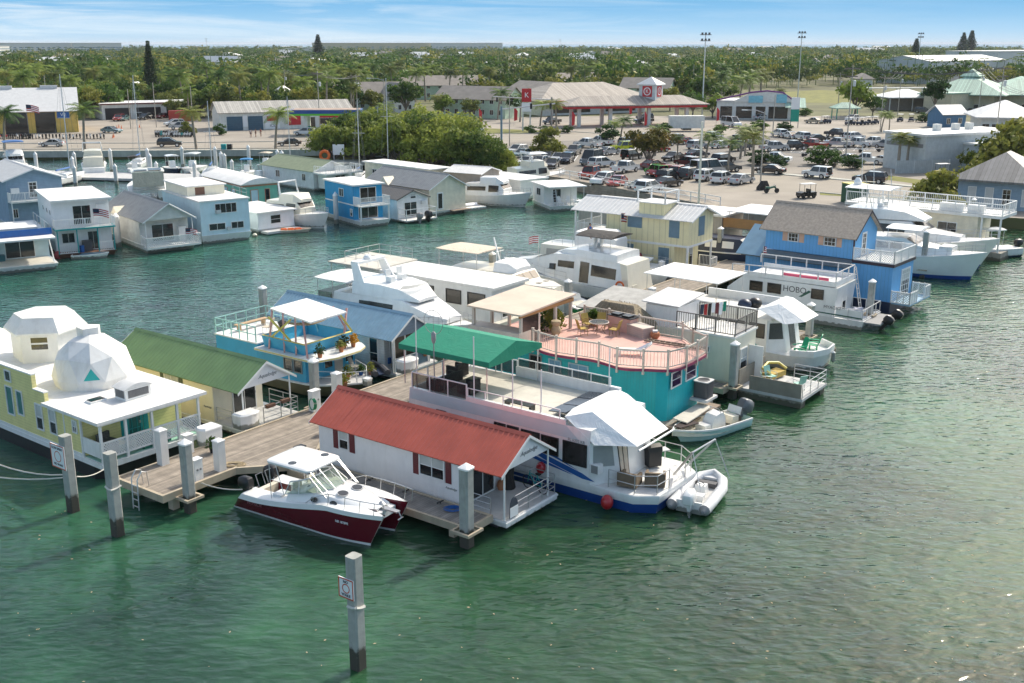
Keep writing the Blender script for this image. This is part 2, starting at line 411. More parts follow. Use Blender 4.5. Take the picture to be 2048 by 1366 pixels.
# ---------------------------------------------------------------- palette
mat('white_trim',(.78,.78,.76),.5,var=.06,dirt=.22,dcol=(.3,.28,.24));mat('post_white',(.66,.66,.64),.55,var=.06,dirt=.25,dcol=(.35,.34,.3));mat('white_wall',(.78,.78,.78),.5,var=.05,dirt=.2,dcol=(.4,.39,.36))
mat('gel_white',(.80,.80,.78),.25,var=.05,coat=.4,dirt=.2,dcol=(.35,.32,.27),wl=(.3,(.1,.1,.06),.75));mat('gel_cream',(.74,.70,.58),.3,var=.05,coat=.3,dirt=.1,wl=(.3,(.1,.1,.06),.75))
mat('deck_white',(.74,.73,.70),.7,var=.08,dirt=.2,wl=(.3,(.1,.1,.06),.75));mat('deck_grey',(.5,.5,.49),.75,var=.1,dirt=.2);mat('roof_white',(.76,.75,.72),.65,var=.08,scale=.7,dirt=.4,dcol=(.42,.38,.33))
mat('canvas_white',(.82,.82,.80),.8,kind='fabric',bump=.45,var=.05,dirt=.1,dcol=(.45,.42,.36));mat('canvas_tan',(.62,.53,.42),.8,kind='fabric',bump=.8,var=.08,dirt=.15);mat('canvas_black',(.025,.022,.02),.8,kind='fabric',bump=.8);mat('canvas_green',(.004,.22,.13),.75,kind='fabric',bump=.25,var=.06);mat('canvas_blue',(.03,.2,.42),.75,kind='fabric',bump=.8)
mat('glass',(.015,.02,.022),.06,var=.3,spec=.8);mat('glass_teal',(.05,.2,.18),.08,var=.2,spec=.8);mat('curtain',(.5,.52,.5),.9);mat('tinted',(.02,.018,.016),.12,spec=.7)
mat('clear_glass',(.75,.85,.82),.03,sub=.92)
mat('steel',(.5,.5,.5),.38,.8,var=.05);mat('alu',(.6,.6,.6),.35,.8,var=.08);mat('black',(.015,.015,.016),.35);mat('rubber',(.02,.02,.02),.7);mat('grey',(.25,.25,.25),.6);mat('dark_grey',(.07,.07,.075),.5)
mat('red_metal',(.50,.10,.062),.5,var=.14,scale=.8,dirt=.2,dcol=(.25,.06,.04));mat('green_metal',(.15,.25,.10),.5,var=.14,scale=.8,dirt=.2,dcol=(.12,.15,.08));mat('blue_metal',(.21,.35,.45),.5,var=.1,dirt=.2,dcol=(.3,.35,.38));mat('grey_metal',(.30,.30,.29),.45,.3,var=.12,dirt=.2);mat('pale_metal',(.6,.6,.59),.5,var=.08,dirt=.25,dcol=(.35,.33,.3));mat('brown_shingle',(.43,.35,.275),.85,var=.2,scale=5,dirt=.3,dcol=(.28,.24,.2))
mat('cream_wall',(.82,.76,.60),.6,var=.05,dirt=.1);mat('yellow_siding',(.78,.70,.30),.55,var=.1,kind='siding',per=.16,bump=.5,dirt=.12);mat('pale_yellow',(.80,.71,.43),.6,var=.05,kind='batten',per=.6,bump=.2,dirt=.08)
mat('maroon',(.14,.022,.028),.5);mat('hull_maroon',(.13,.006,.016),.16,var=.1,coat=.6);mat('slate_shutter',(.15,.24,.30),.6);mat('olive_shutter',(.1,.13,.08),.6);mat('peach',(.66,.42,.3),.6)
mat('teal_batten',(.01,.42,.46),.5,var=.08,kind='batten',per=.2,bump=.6,dirt=.1,dcol=(.05,.3,.33));mat('teal_paint',(.01,.33,.33),.5,dirt=.1);mat('sky_batten',(.13,.40,.72),.5,var=.06,kind='batten',per=.3,bump=.5,dirt=.08);mat('blue_paint',(.05,.37,.60),.5,var=.1,dirt=.15,dcol=(.15,.4,.55));mat('bright_blue_batten',(.01,.28,.55),.5,var=.08,kind='batten',per=.3,bump=.6,dirt=.1);mat('navy',(.012,.025,.06),.4);mat('boot_blue',(.01,.06,.26),.3);mat('stripe_blue',(.01,.10,.34),.35)
mat('pink_deck',(.64,.37,.31),.75,var=.1,scale=.8,dirt=.25,dcol=(.7,.5,.45));mat('beige_rail',(.6,.52,.44),.6);mat('magenta_trim',(.22,.02,.08),.5);mat('lilac',(.44,.60,.63),.3,var=.04,coat=.3);mat('pastel_green',(.35,.55,.38),.5);mat('pastel_blue',(.2,.5,.6),.5);mat('pastel_pink',(.62,.33,.3),.55);mat('pastel_yellow',(.62,.52,.12),.5)
mat('pale_blue_wall',(.58,.74,.8),.6,var=.06,dirt=.2,dcol=(.4,.4,.3));mat('slate_blue_wall',(.26,.36,.46),.6,kind='siding',per=.18,bump=.4);mat('grey_siding',(.62,.62,.58),.6,kind='siding',per=.15,bump=.4,dirt=.1);mat('cream_siding',(.76,.70,.55),.6,kind='siding',per=.15,bump=.4,dirt=.1);mat('white_siding',(.72,.73,.73),.55,kind='siding',per=.17,bump=.4,dirt=.22,dcol=(.35,.34,.3));mat('mint_wall',(.2,.5,.38),.55,dirt=.1);mat('coral',(.6,.25,.16),.6);mat('tan_siding',(.33,.29,.25),.65,kind='batten',per=.2,bump=.5);mat('greige_batten',(.48,.43,.36),.6,kind='batten',per=.35,bump=.5)
mat('dock_wood',(.31,.265,.215),.85,var=.25,scale=2,kind='planky',per=.145,bump=.7,dirt=.25,dcol=(.16,.14,.12));mat('dock_edge',(.44,.37,.27),.8,var=.15,dirt=.2);mat('old_wood',(.26,.2,.15),.8,var=.2,dirt=.2);mat('orange_wood',(.42,.22,.08),.7,kind='siding',per=.15,bump=.5);mat('brown_wood',(.16,.08,.05),.7);mat('bamboo',(.30,.27,.22),.85,kind='batten',per=.05,bump=.9,dirt=.3);mat('thatch',(.34,.28,.19),.95,var=.35,scale=9,kind='batten',per=.03,bump=1.)
mat('piling',(.36,.365,.335),.85,var=.15,scale=3,dirt=.5,dcol=(.17,.175,.13),wl=(.95,(.05,.042,.03),.95),bump=.8);mat('white_pile',(.62,.62,.60),.6,var=.06,dirt=.25,dcol=(.35,.35,.33),wl=(.6,(.12,.12,.08),.8));mat('cap_white',(.8,.8,.78),.5)
mat('concrete',(.40,.37,.32),.85,var=.12,scale=.5,dirt=.25,dcol=(.25,.24,.22));mat('wall_concrete',(.42,.42,.37),.85,var=.15,scale=1,dirt=.5,dcol=(.2,.21,.18))
mat('red_paint',(.42,.01,.015),.3,coat=.5);mat('orange',(.7,.14,.02),.5);mat('green_plastic',(.0,.36,.17),.4);mat('green_hose',(.0,.25,.1),.4);mat('terracotta',(.42,.16,.07),.8);mat('wicker',(.17,.125,.08),.8,kind='siding',per=.04,bump=.8);mat('wicker_gold',(.45,.32,.08),.8);mat('seafoam',(.3,.55,.46),.6);mat('tube_grey',(.60,.61,.62),.4);mat('ink',(.05,.06,.08),.6);mat('sign_white',(.8,.8,.8),.5,var=.02);mat('rope_tan',(.4,.32,.2),.9);mat('rope_white',(.6,.58,.52),.9)
leafmat('leaf_bush',(.075,.125,.025),(.3,.34,.06),.45);leafmat('leaf_a',(.035,.08,.014),(.18,.25,.035));leafmat('leaf_b',(.024,.066,.016),(.11,.19,.035));leafmat('leaf_c',(.08,.11,.02),(.32,.31,.06));leafmat('leaf_palm',(.05,.11,.024),(.24,.31,.06));leafmat('leaf_red',(.09,.09,.02),(.32,.21,.05));leafmat('leaf_dark',(.02,.042,.02),(.075,.115,.045));leafmat('leaf_olive',(.06,.095,.024),(.24,.26,.06));leafmat('leaf_flower',(.4,.16,.01),(.55,.4,.05))
mat('bark',(.2,.17,.14),.9,var=.3,scale=8);mat('palm_bark',(.3,.26,.21),.9,var=.2,kind='siding',per=.12,bump=.7)
# ---------------------------------------------------------------- water
def water_mat():
 m=bpy.data.materials.new('harbour_water');m.use_nodes=True;nt=m.node_tree;N=nt.nodes;L=nt.links;b=N['Principled BSDF']
 tc=N.new('ShaderNodeTexCoord')
 def nz(scale,det,vec=None,rough=.5,dist=0.):
  n=N.new('ShaderNodeTexNoise');n.inputs['Scale'].default_value=scale;n.inputs['Detail'].default_value=det;n.inputs['Roughness'].default_value=rough;n.inputs['Distortion'].default_value=dist
  L.new(vec or tc.outputs['Object'],n.inputs['Vector']);return n.outputs['Fac']
 def ramp(f,stops):
  r=N.new('ShaderNodeValToRGB');e=r.color_ramp.elements
  while len(e)<len(stops): e.new(.5)
  for k,(p,c) in zip(e,stops): k.position=p;k.color=(*c,1)
  L.new(f,r.inputs['Fac']);return r.outputs['Color']
 def mix(f,a,c,mode='MIX'):
  q=N.new('ShaderNodeMixRGB');q.blend_type=mode
  for i,v in enumerate((f,a,c)):
   if isinstance(v,(int,float)): q.inputs[i].default_value=v
   elif isinstance(v,tuple): q.inputs[i].default_value=(*v,1)
   else: L.new(v,q.inputs[i])
  return q.outputs[0]
 # sea bed tone seen through the water: weed beds (dark), sand (pale green); colour shifts to turquoise towards the far left
 bn=nz(.055,5,rough=.55,dist=.5)
 near=ramp(bn,[(.36,(.009,.032,.014)),(.5,(.020,.066,.028)),(.66,(.038,.112,.050))]);deep=ramp(bn,[(.36,(.012,.05,.041)),(.5,(.021,.092,.072)),(.66,(.034,.14,.102))])
 sx=N.new('ShaderNodeSeparateXYZ');L.new(tc.outputs['Object'],sx.inputs[0])
 def mth(op,a,c_,d_=None,cl=False):
  q=N.new('ShaderNodeMath');q.operation=op;q.use_clamp=cl
  for i,v in enumerate((a,c_,d_)):
   if v is None: continue
   if isinstance(v,(int,float)): q.inputs[i].default_value=v
   else: L.new(v,q.inputs[i])
  return q.outputs[0]
 ch=mth('ADD',mth('MULTIPLY_ADD',sx.outputs['X'],-.016,-.15),mth('MULTIPLY',sx.outputs['Y'],.0055),None,True)
 c=mix(ch,near,deep)
 fine=ramp(nz(.5,5,rough=.6,dist=1.),[(.4,(.72,.72,.72)),(.62,(1.3,1.25,1.15))])
 c=mix(.5,c,fine,'MULTIPLY')
 L.new(c,b.inputs['Base Color']);b.inputs['Roughness'].default_value=.07;b.inputs['IOR'].default_value=1.333;b.inputs['Specular IOR Level'].default_value=.5;b.inputs['Subsurface Weight'].default_value=1.;b.inputs['Subsurface Radius'].default_value=(.8,1.6,1.4);b.inputs['Subsurface Scale'].default_value=1.
 # wind ripples: two crossing sets of short wavelets over a slow swell
 def wave(rot,sc,stretch,dist=.35,det=1.5):
  mp=N.new('ShaderNodeMapping');mp.inputs['Rotation'].default_value=(0,0,R(rot));mp.inputs['Scale'].default_value=(stretch,1.,1.);L.new(tc.outputs['Object'],mp.inputs[0]);return nz(sc,det,mp.outputs[0],.45,dist)
 h=mth('ADD',mth('MULTIPLY',wave(38,2.1,.45),.098),mth('MULTIPLY',wave(-14,2.9,.5),.05));h=mth('ADD',h,mth('MULTIPLY',wave(20,5.5,.6),.014));h=mth('ADD',h,mth('MULTIPLY',wave(25,.35,.5,.2),.15))
 lane=ramp(nz(.035,3),[(.35,(.6,.6,.6)),(.65,(1.15,1.15,1.15))]);h=mth('MULTIPLY',h,lane)
 bp=N.new('ShaderNodeBump');bp.inputs['Strength'].default_value=1.;bp.inputs['Distance'].default_value=1.
 L.new(h,bp.inputs['Height']);L.new(bp.outputs[0],b.inputs['Normal'])
 return m
MATS['harbour_water']=water_mat()
struct(MB().quad((-24000,-60,0),(24000,-60,0),(24000,30000,0),(-24000,30000,0)).put('water','harbour_water',None,0))
hz=bpy.data.materials.new('haze');hz.use_nodes=True;nt_=hz.node_tree;nt_.nodes.remove(nt_.nodes['Principled BSDF']);pv=nt_.nodes.new('ShaderNodeVolumePrincipled');pv.inputs['Color'].default_value=(.86,.92,1.,1);pv.inputs['Density'].default_value=.00006;nt_.links.new(pv.outputs[0],nt_.nodes['Material Output'].inputs['Volume']);MATS['haze']=hz
ho=MB().box(-24100,24100,-160,30100,-4,30).put('haze','haze',None,0);ho['kind']='stuff';tag(ho,'thin pale sea haze softening the far trees','haze')
# ---------------------------------------------------------------- repeated waterside bits
def piling(x,y,h,w=.46,rz=R(53.6),label='',wet=.75,capw=None,depth=-1.5,group='square concrete pilings',sign=None):
 t=T('mooring_piling',label,'piling',(x,y,0),rz,group)
 q=w/2;c=.06
 def o(k): return [(-k+c,-k),(k-c,-k),(k,-k+c),(k,k-c),(k-c,k),(-k+c,k),(-k,k-c),(-k,-k+c)]
 mb=MB();mb.prism(o(q),depth,h);mb.put('shaft','piling',t)
 if capw: mb=MB();mb.prism(o(q+.03),h,h+.07);mb.prism(o(q+.03),h+.07,h+.07+.2,inset=.05);mb.put('cap','cap_white',t)
 return t
def round_pile(x,y,h,r=.21,group='round white marina pilings',label=''):
 t=T('marina_piling',label,'piling',(x,y,0),0,group)
 MB().lathe([(r,-1.2),(r,h)],n=12).put('shaft','white_pile',t)
 MB().lathe([(r+.03,h),(r+.03,h+.06),(.02,h+.5)],n=12).put('cap','cap_white',t)
 return t
V0=36.4
def VU(v,u,z=0.):
 a=R(90-V0);return Vector((v*math.cos(a)-u*math.sin(a),v*math.sin(a)+u*math.cos(a),z))
def at(root,x,y,z=0.):
 a=root.rotation_euler[2];l=root.location
 return Vector((l[0]+x*math.cos(a)-y*math.sin(a),l[1]+x*math.sin(a)+y*math.cos(a),l[2]+z))
def rot(root,d=0.): return root.rotation_euler[2]+R(d)
# ================================================================ main dock and finger piers
dk=T('dock','long weathered plank dock running between the two rows of houseboats','dock',(0,0,0),R(90-V0))
mb=MB();mb.prism([(27.2,39.9),(100,39.9),(100,43.4),(27.2,43.4)],.84,1.)
mb.put('planking','dock_wood',dk)
mb=MB();mb.prism([(31.4,39.9),(33.2,38.2),(34.9,38.2),(37.2,39.9)],.83,.99);mb.put('gusset','dock_wood',dk)
mb=MB()
mb.box(27.05,27.2,39.75,43.55,.72,1.08);mb.box(27.2,31.4,39.75,39.9,.72,1.08);mb.box(27.2,100,43.4,43.55,.72,1.06)
mb.bar((31.3,39.82,.9),(33.15,38.1,.9),.15,.34);mb.bar((34.95,38.1,.9),(37.3,39.82,.9),.15,.34);mb.box(37.2,100,39.75,39.9,.72,1.06)
mb.put('edge_beam','dock_edge',dk)
boxes(dk,'support_post','dock_edge',*[(v-.18,v+.18,u-.18,u+.18,-1.5,.84) for v in range(28,100,6) for u in (40.3,43.)])
def finger(label,v0,v1,u0,u1,z=.75):
 t=T('finger_pier',label,'pier',(0,0,0),R(90-V0))
 MB().box(v0,v1,u0,u1,z-.12,z).put('planking',mat('dock_wood_across',(.27,.245,.215),.85,var=.25,scale=2,kind='planky',per=.145,bump=.7,dirt=.25),t)
 mb=MB()
 for v in (v0-.13,v1): mb.box(v,v+.13,u0,u1,z-.28,z+.05)
 mb.box(v0-.13,v1+.13,u0-.14,u0,z-.28,z+.05);mb.put('edge_beam','dock_edge',t)
 boxes(t,'post','dock_edge',*[(v-.15,v+.15,u-.15,u+.15,-1.5,z-.121) for u in (u0+1,(u0+u1)/2) for v in (v0+.25,v1-.25)]);return t
finger('narrow grey finger pier beside the red roofed houseboat',33.25,34.75,26.9,38.2)
finger('narrow finger pier between the turquoise house and the white shack',57.6,58.7,26.6,39.7)
finger('finger pier between the tarp-covered cruiser and the flag-flying houseboat',72.2,73.4,27.5,39.7)
def collar(par,s=.42):   # square timber guide frame round a piling
 mb=MB()
 for a in (-1,1): mb.box(-s-.06,s+.06,a*s-.05,a*s+.05,.68,.8);mb.box(a*s-.06,a*s+.06,-s+.05,s-.05,.68,.8)
 return mb.put('guide_frame','dock_edge',par)
P1=piling(-20.42,46.13,3.75,label='bare concrete piling with a large red-bordered sign by the yellow houseboat')
P2=piling(-17.45,43.6,3.9,label='bare flat-topped concrete piling standing left of the dock ladder')
p=VU(28.2,39.35);P3=piling(p.x,p.y,3.35,capw=1,label='white-capped concrete piling at the corner of the dock end');collar(P3)
P4=piling(-5.36,33.1,4.3,label='lone concrete piling with a small white sign in the foreground water')
P5=piling(-1.95,42.5,3.6,w=.5,capw=1,label='white-capped concrete piling at the end of the pier before the red roof');collar(P5,.46)
for (px,py,zt,lab) in ((632,830,3.5,'white-capped concrete piling before the blue trawler with flower pots'),
 (1617,684,3.0,'white-capped concrete piling beside the white flag-flying houseboat'),(1738,640,3.3,'white-capped concrete piling against the bright blue house'),(1845,548,4.2,'tall concrete piling alongside the white yacht with blue waterline'),
 (1940,470,4.2,'white-capped concrete piling before the cream deckhouse'),(532,690,4.4,'white-capped concrete piling behind the blue trawler railing'),(985,590,3.8,'white-capped concrete piling behind the long white barge'),(1135,640,3.3,'white-capped concrete piling beside the green hulled sailboat'),(1438,530,3.8,'white-capped concrete piling right of the two-storey pale yellow house')):
 q=G(px,py,.3);t=piling(q.x,q.y,zt,capw=1,label=lab);collar(t)
q=VU(58.45,26.3);collar(piling(q.x,q.y,3.4,capw=1,label='white-capped concrete piling between the turquoise house and the white shack'))
# signs on pilings: each hangs on its post
def warnsign(P,z0,z1,y0,y1,lines,label):
 w_=.23;t=T('warning_sign',label,'sign',P.location,P.rotation_euler[2])
 mb=MB();mb.box(-w_-.05,-w_-.01,y0,y1,z0,z1);mb.put('board','sign_white',t)
 b=MB();f=.045;x0,x1=-w_-.056,-w_-.0505
 for a in ((y0,y1,z0,z0+f),(y0,y1,z1-f,z1),(y0,y0+f,z0+f,z1-f),(y1-f,y1,z0+f,z1-f)): b.box(x0,x1,*a)
 cy,cz,r=(y0+y1)/2,(z0+z1)/2,(z1-z0)*.235
 b.loft([[(x,cy+rr*math.cos(6.2832*k/28),cz+rr*math.sin(6.2832*k/28)) for k in range(28)] for x,rr in ((x0,r),(x0,r-.035),(x1,r-.035),(x1,r),(x0,r))],cap=False)
 b.put('red_border',mat('sign_orange',(.55,.08,.03),.5),t)
 for s,z,sz in lines: text('lettering',s,sz,t,'ink',Matrix.Translation((x0-.002,cy,z)) @ Euler((R(90),0,R(-90))).to_matrix().to_4x4())
 return t
warnsign(P1,2.15,3.3,-.25,.85,[('SLOW SPEED',3.12,.15),('NO WAKE',2.34,.15)],'white no wake sign with red border and circle on the piling by the yellow houseboat')
warnsign(P4,2.75,3.5,-.2,.5,[('NO',3.37,.15),('WAKE',2.88,.15)],'small white no wake sign on the lone foreground piling')
one(rope([(-5.62,33.0,2.45),(-5.3,32.75,2.5),(-5.05,33.05,2.4),(-5.4,33.42,2.45),(-5.62,33.0,2.4)],.06,.03,5),'rope_loop','rope_white','white rope loop tied round the lone foreground piling','rope')
one(rope([(-17.75,43.5,2.35),(-17.4,43.2,2.3),(-17.1,43.6,2.35),(-17.45,43.95,2.3),(-17.75,43.5,2.35)],.045,.03,5),'rope_loop','rope_white','old rope loop tied round the bare piling left of the dock ladder','rope')
one(rope([(-30,52.5,1.9),(-20.7,46.3,1.75)],.035,.8),'mooring_line','rope_white','upper white mooring line from the yellow houseboat hull to the signed piling','rope')
one(rope([(-31,50.5,1.6),(-20.7,46.2,1.65)],.035,.7),'mooring_line','rope_white','lower white mooring line sagging to the signed piling','rope')
one(rope([(-20.15,46.3,1.65),(-19.6,48.9,1.2)],.03,.2),'mooring_line','rope_white','short mooring line from the signed piling to the porch of the yellow houseboat','rope')
q1,q2=VU(29.2,39.8,1.),Vector((-11.95,46.9,.9))
one(rope([q1,q2],.03,.25),'mooring_line','rope_white','white stern line from the dock to the dark red motorboat','rope')
# dock furniture
def dockbox(px,py,w,d,h,rz,label):
 g=G(px,py,1.);t=T('dock_box',label,'dock box',g,R(90-V0)+R(rz),'white fibreglass dock boxes');c=.28
 pl=[(-w/2,-d/2),(w/2,-d/2),(w/2,d/2),(w/2-c,d/2+c*.6),(-w/2+c,d/2+c*.6),(-w/2,d/2)]
 MB().prism(pl,0,h*.82,inset=1.04).put('box','gel_white',t);mb=MB();mb.prism([(a*1.08,b*1.08) for a,b in pl],h*.82,h*.9);mb.prism([(a*1.06,b*1.06) for a,b in pl],h*.9,h,inset=.85);mb.put('lid','gel_white',t)
dockbox(493,852,1.25,.65,.85,180,'white dock box in front of the green roofed houseboat porch')
dockbox(420,885,.75,1.0,.95,90,'white tapered dock box beside the lattice porch')
dockbox(815,742,1.3,.65,.85,180,'white dock box in front of the blue roofed houseboat door')
def bollard(px,py,h,w,label,z=1.,group='white square dock posts'):
 g=G(px,py,z);t=T('dock_post',label,'post',g,R(90-V0),group)
 MB().prism([(-w/2,-w/2),(w/2,-w/2),(w/2,w/2),(-w/2,w/2)],0,h).put('shaft','post_white',t);q=w/2+.03
 mb=MB();mb.prism([(-q,-q),(q,-q),(q,q),(-q,q)],h,h+.05);mb.prism([(-q,-q),(q,-q),(q,q),(-q,q)],h+.05,h+.17,inset=.1);mb.put('cap','cap_white',t)
bollard(327,928,1.75,.42,'tall white post on the dock beside the lattice porch');bollard(441,940,1.5,.42,'white post on the dock edge beside a pile of tan rope');bollard(675,800,1.6,.45,'white utility post on the dock behind the red roof ridge')
bollard(1303,612,1.4,.45,'white post behind the pink terrace railing',1.);bollard(1322,555,1.4,.4,'white post between the motor yacht and the pale yellow house',1.)
def meter(px,py,h,w,label,hose=False):
 g=G(px,py,1.);t=T('power_pedestal',label,'power pedestal',g,R(90-V0),'white dock power pedestals')
 mb=MB();mb.box(-w/2,w/2,-.18,.18,0,h);mb.box(-w/2-.03,w/2+.03,-.21,.21,h,h+.05);mb.put('cabinet','white_trim',t)
 tubes(t,'socket','grey',.055,*[[(x,-.181,h*.55),(x,-.2,h*.55)] for x in (-w*.2,w*.2)],n=10)
 return t
meter(377,905,.95,.45,'white power pedestal on the dock between the tall post and the tapered box');meter(395,960,1.05,.45,'white power pedestal near the corner piling at the dock end');mt=meter(630,820,1.15,.6,'wide white power pedestal with a green hose beside the green roofed porch')
mb=MB()
for k in range(5):
 pts=[(-.32+.03*k,-.1-.02*k+.2*math.cos(a),.45+.33*math.sin(a)) for a in [6.2832*i/14 for i in range(15)]];mb.tube(pts,.02,5)
h=one(mb,'garden_hose','green_hose','green garden hose coiled on the wide power pedestal','hose',mt.location,mt.rotation_euler[2])
mb=MB()
for k in range(7):
 r=.25+.05*k;mb.tube([(r*math.cos(a)*1.2+RNG.uniform(-.05,.05),r*math.sin(a)*.6,.03+.025*RNG.random()) for a in [6.2832*i/16+k for i in range(17)]],.02,5)
one(mb,'rope_coil','rope_tan','tangled tan rope lying on the dock edge','rope',G(466,930,1.),0)
t=T('dock_ladder','aluminium swim ladder at the end of the dock','ladder',VU(27.0,41.6),R(90-V0));mb=MB()
for s in (-.22,.22): mb.tube([(.5,s,1.05),(.42,s,1.75),(.15,s,1.85),(-.1,s,1.5),(-.16,s,-.4)],.03,6)
for k in range(5): mb.tube([(-.14,-.22,-.2+.35*k),(-.14,.22,-.2+.35*k)],.025,6)
mb.put('frame','alu',t)
# ================================================================ floating lodges (red, green, blue roofs)
def lodge(name,label,v,u,L,roof,wall,shutter,gab,sidewins,letter=None,porch=2.6,gaby=.12,dx=(.7,2.5),fl=(.0,4.0)):
 t=T(name,label,'houseboat',VU(v,u),R(90-V0));W=3.5
 mb=MB();mb.prism([(fl[0],0),(fl[1],0),(fl[1],L),(fl[0],L)],.25,.55);mb.m(1).prism([(fl[0]+.25,.7),(fl[1]-.25,.7),(fl[1]-.25,L-.2),(fl[0]+.25,L-.2)],-.5,.25);mb.m(2).box(fl[0]-.04,fl[1]+.04,-.04,L+.04,.42,.5);mb.put('float',['gel_white','dark_grey','white_trim'],t)
 MB().box(fl[0]+.02,fl[1]-.02,.02,porch,.55,.57).put('porch_floor','deck_grey',t)
 mb=MB();mb.ext([(0,.55),(W,.55),(W,2.95),(W/2,4.05),(0,2.95)],1,porch,L);w_=mb.put('wall',wall,t)
 gable_roof(t,0,W,0,L+.3,2.95,4.05,roof,.36,.3)
 mb=MB();mb.ext([(-.05,2.9),(W+.05,2.9),(W/2,4.03)],1,gaby,gaby+.06);mb.put('gable_panel',gab,t)
 MB().box(0,W,gaby+.06,porch,2.9,2.94).put('porch_ceiling','white_trim',t)
 tubes(t,'porch_post','white_trim',.045,*[[(x,.16,.57),(x,.16,2.9)] for x in (.06,W-.06)],n=8)
 for y0,y1,z0,z1,c in sidewins:
  win(t,'s',0,y0,y1,z0,z1,c,2,cur=.5)
  if shutter: shut(t,'s',0,y0-.38,y0-.04,z0-.03,z1+.03,shutter);shut(t,'s',0,y1+.04,y1+.38,z0-.03,z1+.03,shutter)
 win(t,'f',porch,dx[0],dx[1],.6,2.65,2,1,name='sliding_door',fw=.06,handle=True)
 if letter:
  text('lettering',letter,.3,t,'grey',face_M('f',W/2+.1,3.32,gaby-.01),.35);text('lettering',letter,.16,t,'grey',face_M('s',porch+.55,1.35,-.012),.35)
 return t
RH=lodge('floating_house','white floating lodge with a rust red metal roof and maroon shutters',35.05,26.15,11.7,'red_metal','white_wall','maroon','white_wall',[(9.6,10.3,1.68,2.72,1),(3.5,5.05,1.6,2.72,2)],'Aqualodge')
MB().rail([(.1,2.5,.57),(.1,.95,.57)],.85,1.5,(1,.66,.33),.022).put('side_railing','steel',RH);mb=MB();mb.rail([(.75,.08,.57),(3.9,.08,.57),(3.92,2.5,.57)],.95,1.05,(1,.66,.33),.025);mb.put('railing','steel',RH)
mb=MB();pl=[(.3,0)]+[(.0+.3*math.cos(a)+.0,.62+.45*math.sin(a)) for a in [math.pi*i/10 for i in range(11)]]+[(-.3,0)]
mb.ext([(a,b+.62) for a,b in [(.3,.0),(.3,.45),(.26,.7),(.15,.88),(0,.94),(-.15,.88),(-.26,.7),(-.3,.45),(-.3,0)]],1,-.02,.02);ob=mb.put('notice_board','ink',RH);ob.location=(.55,.0,0);ob.rotation_euler=(0,0,0)
ob2=MB().box(-.3,.3,-.03,-.021,.64,1.12).put('notice_sheet','sign_white',ob)
one(MB().lathe([(.16,0),(.22,.18),(.16,.42),(.1,.46),(.05,.43)],n=14),'clay_jar','terracotta','round clay jar on the porch of the red roofed lodge','pot',at(RH,2.75,2.35,.57))
one(MB().lathe([(.3,0),(.32,.05),(.22,.6),(.26,1.2),(.12,1.8),(.05,1.9)],n=10),'covered_stack','canvas_black','dark covered bundle standing on the porch of the red roofed lodge','cover',at(RH,3.1,2.15,.57))
def bicycle(loc,rz,label,col,s=1.):
 t=T('bicycle',label,'bicycle',loc,rz)
 for x in (-.5,.5):
  mb=MB();mb.tube([(x+.33*math.cos(a),0,.33+.33*math.sin(a)) for a in [6.2832*i/18 for i in range(19)]],.022,5)
  for k in range(8): mb.tube([(x,0,.33),(x+.32*math.cos(k*.785),0,.33+.32*math.sin(k*.785))],.004,3)
  mb.put('wheel','rubber',t)
 mb=MB()
 for a,b in (((-.5,0,.33),(-.12,0,.8)),((-.5,0,.33),(0,0,.33)),((0,0,.33),(-.18,0,.85)),((0,0,.33),(.38,0,.78)),((-.14,0,.78),(.36,0,.82)),((.5,0,.33),(.34,0,.95))): mb.tube([a,b],.02,6)
 mb.put('frame',col,t);MB().tube([(.28,-.28,1.02),(.36,-.1,.97),(.36,.1,.97),(.28,.28,1.02)],.015,6).put('handlebar','steel',t);MB().cbox((-.2,0,.88),.26,.14,.06).put('saddle','black',t)
bicycle(at(RH,3.55,.95,.57),rot(RH,80),'teal bicycle leaning on the porch rail of the red roofed lodge','teal_paint')
GH=lodge('floating_house','cream floating lodge with a green metal roof and olive shutters',35.85,44.5,11.6,'green_metal','cream_wall','olive_shutter','white_wall',[(5.6,6.9,1.6,2.7,2),(10.2,10.7,1.7,2.6,1)],'Aqualodge',dx=(1.3,3.0))
MB().rail([(.1,2.5,.57),(.1,1.2,.57)],.85,1.3,(1,.66,.33),.022).put('side_railing','steel',GH);mb=MB();mb.rail([(1.4,.1,.57),(3.92,.1,.57),(3.92,2.5,.57)],.95,1.25,(1,.66,.33),.025);mb.put('railing','steel',GH)
for k,x in enumerate((1.9,3.0)):
 one(MB().box(-.3,.3,-.12,.12,0,.18),'planter_box','brown_wood','brown planter box on the green lodge railing, '+('nearer the dock box' if k==0 else 'nearer the blue trawler'),'planter',at(GH,x,.1,1.42),rot(GH))
BHL=lodge('floating_house','white floating lodge with a slate blue metal roof and glazed porch',48.55,45.0,11.5,'blue_metal','white_siding','slate_shutter',mat('slate_gable',(.16,.21,.27),.6,kind='siding',per=.2),[(4.0,5.5,1.3,2.4,2)],None,porch=1.0,dx=(.5,3.1))
win(BHL,'s',0,1.5,2.3,.62,2.7,1,2,name='side_door',handle=True)
mb=MB()
for x in (.05,1.2,2.35,3.45): mb.box(x-.05,x+.05,.25,.35,.57,2.9)
mb.box(0,3.5,.25,.35,1.4,1.46);mb.put('porch_frame','white_trim',BHL);MB().box(.02,3.48,.29,.305,1.46,2.85).put('porch_screen','tinted',BHL);MB().box(.02,3.48,.29,.31,.58,1.4).put('porch_skirt','slate_shutter',BHL)
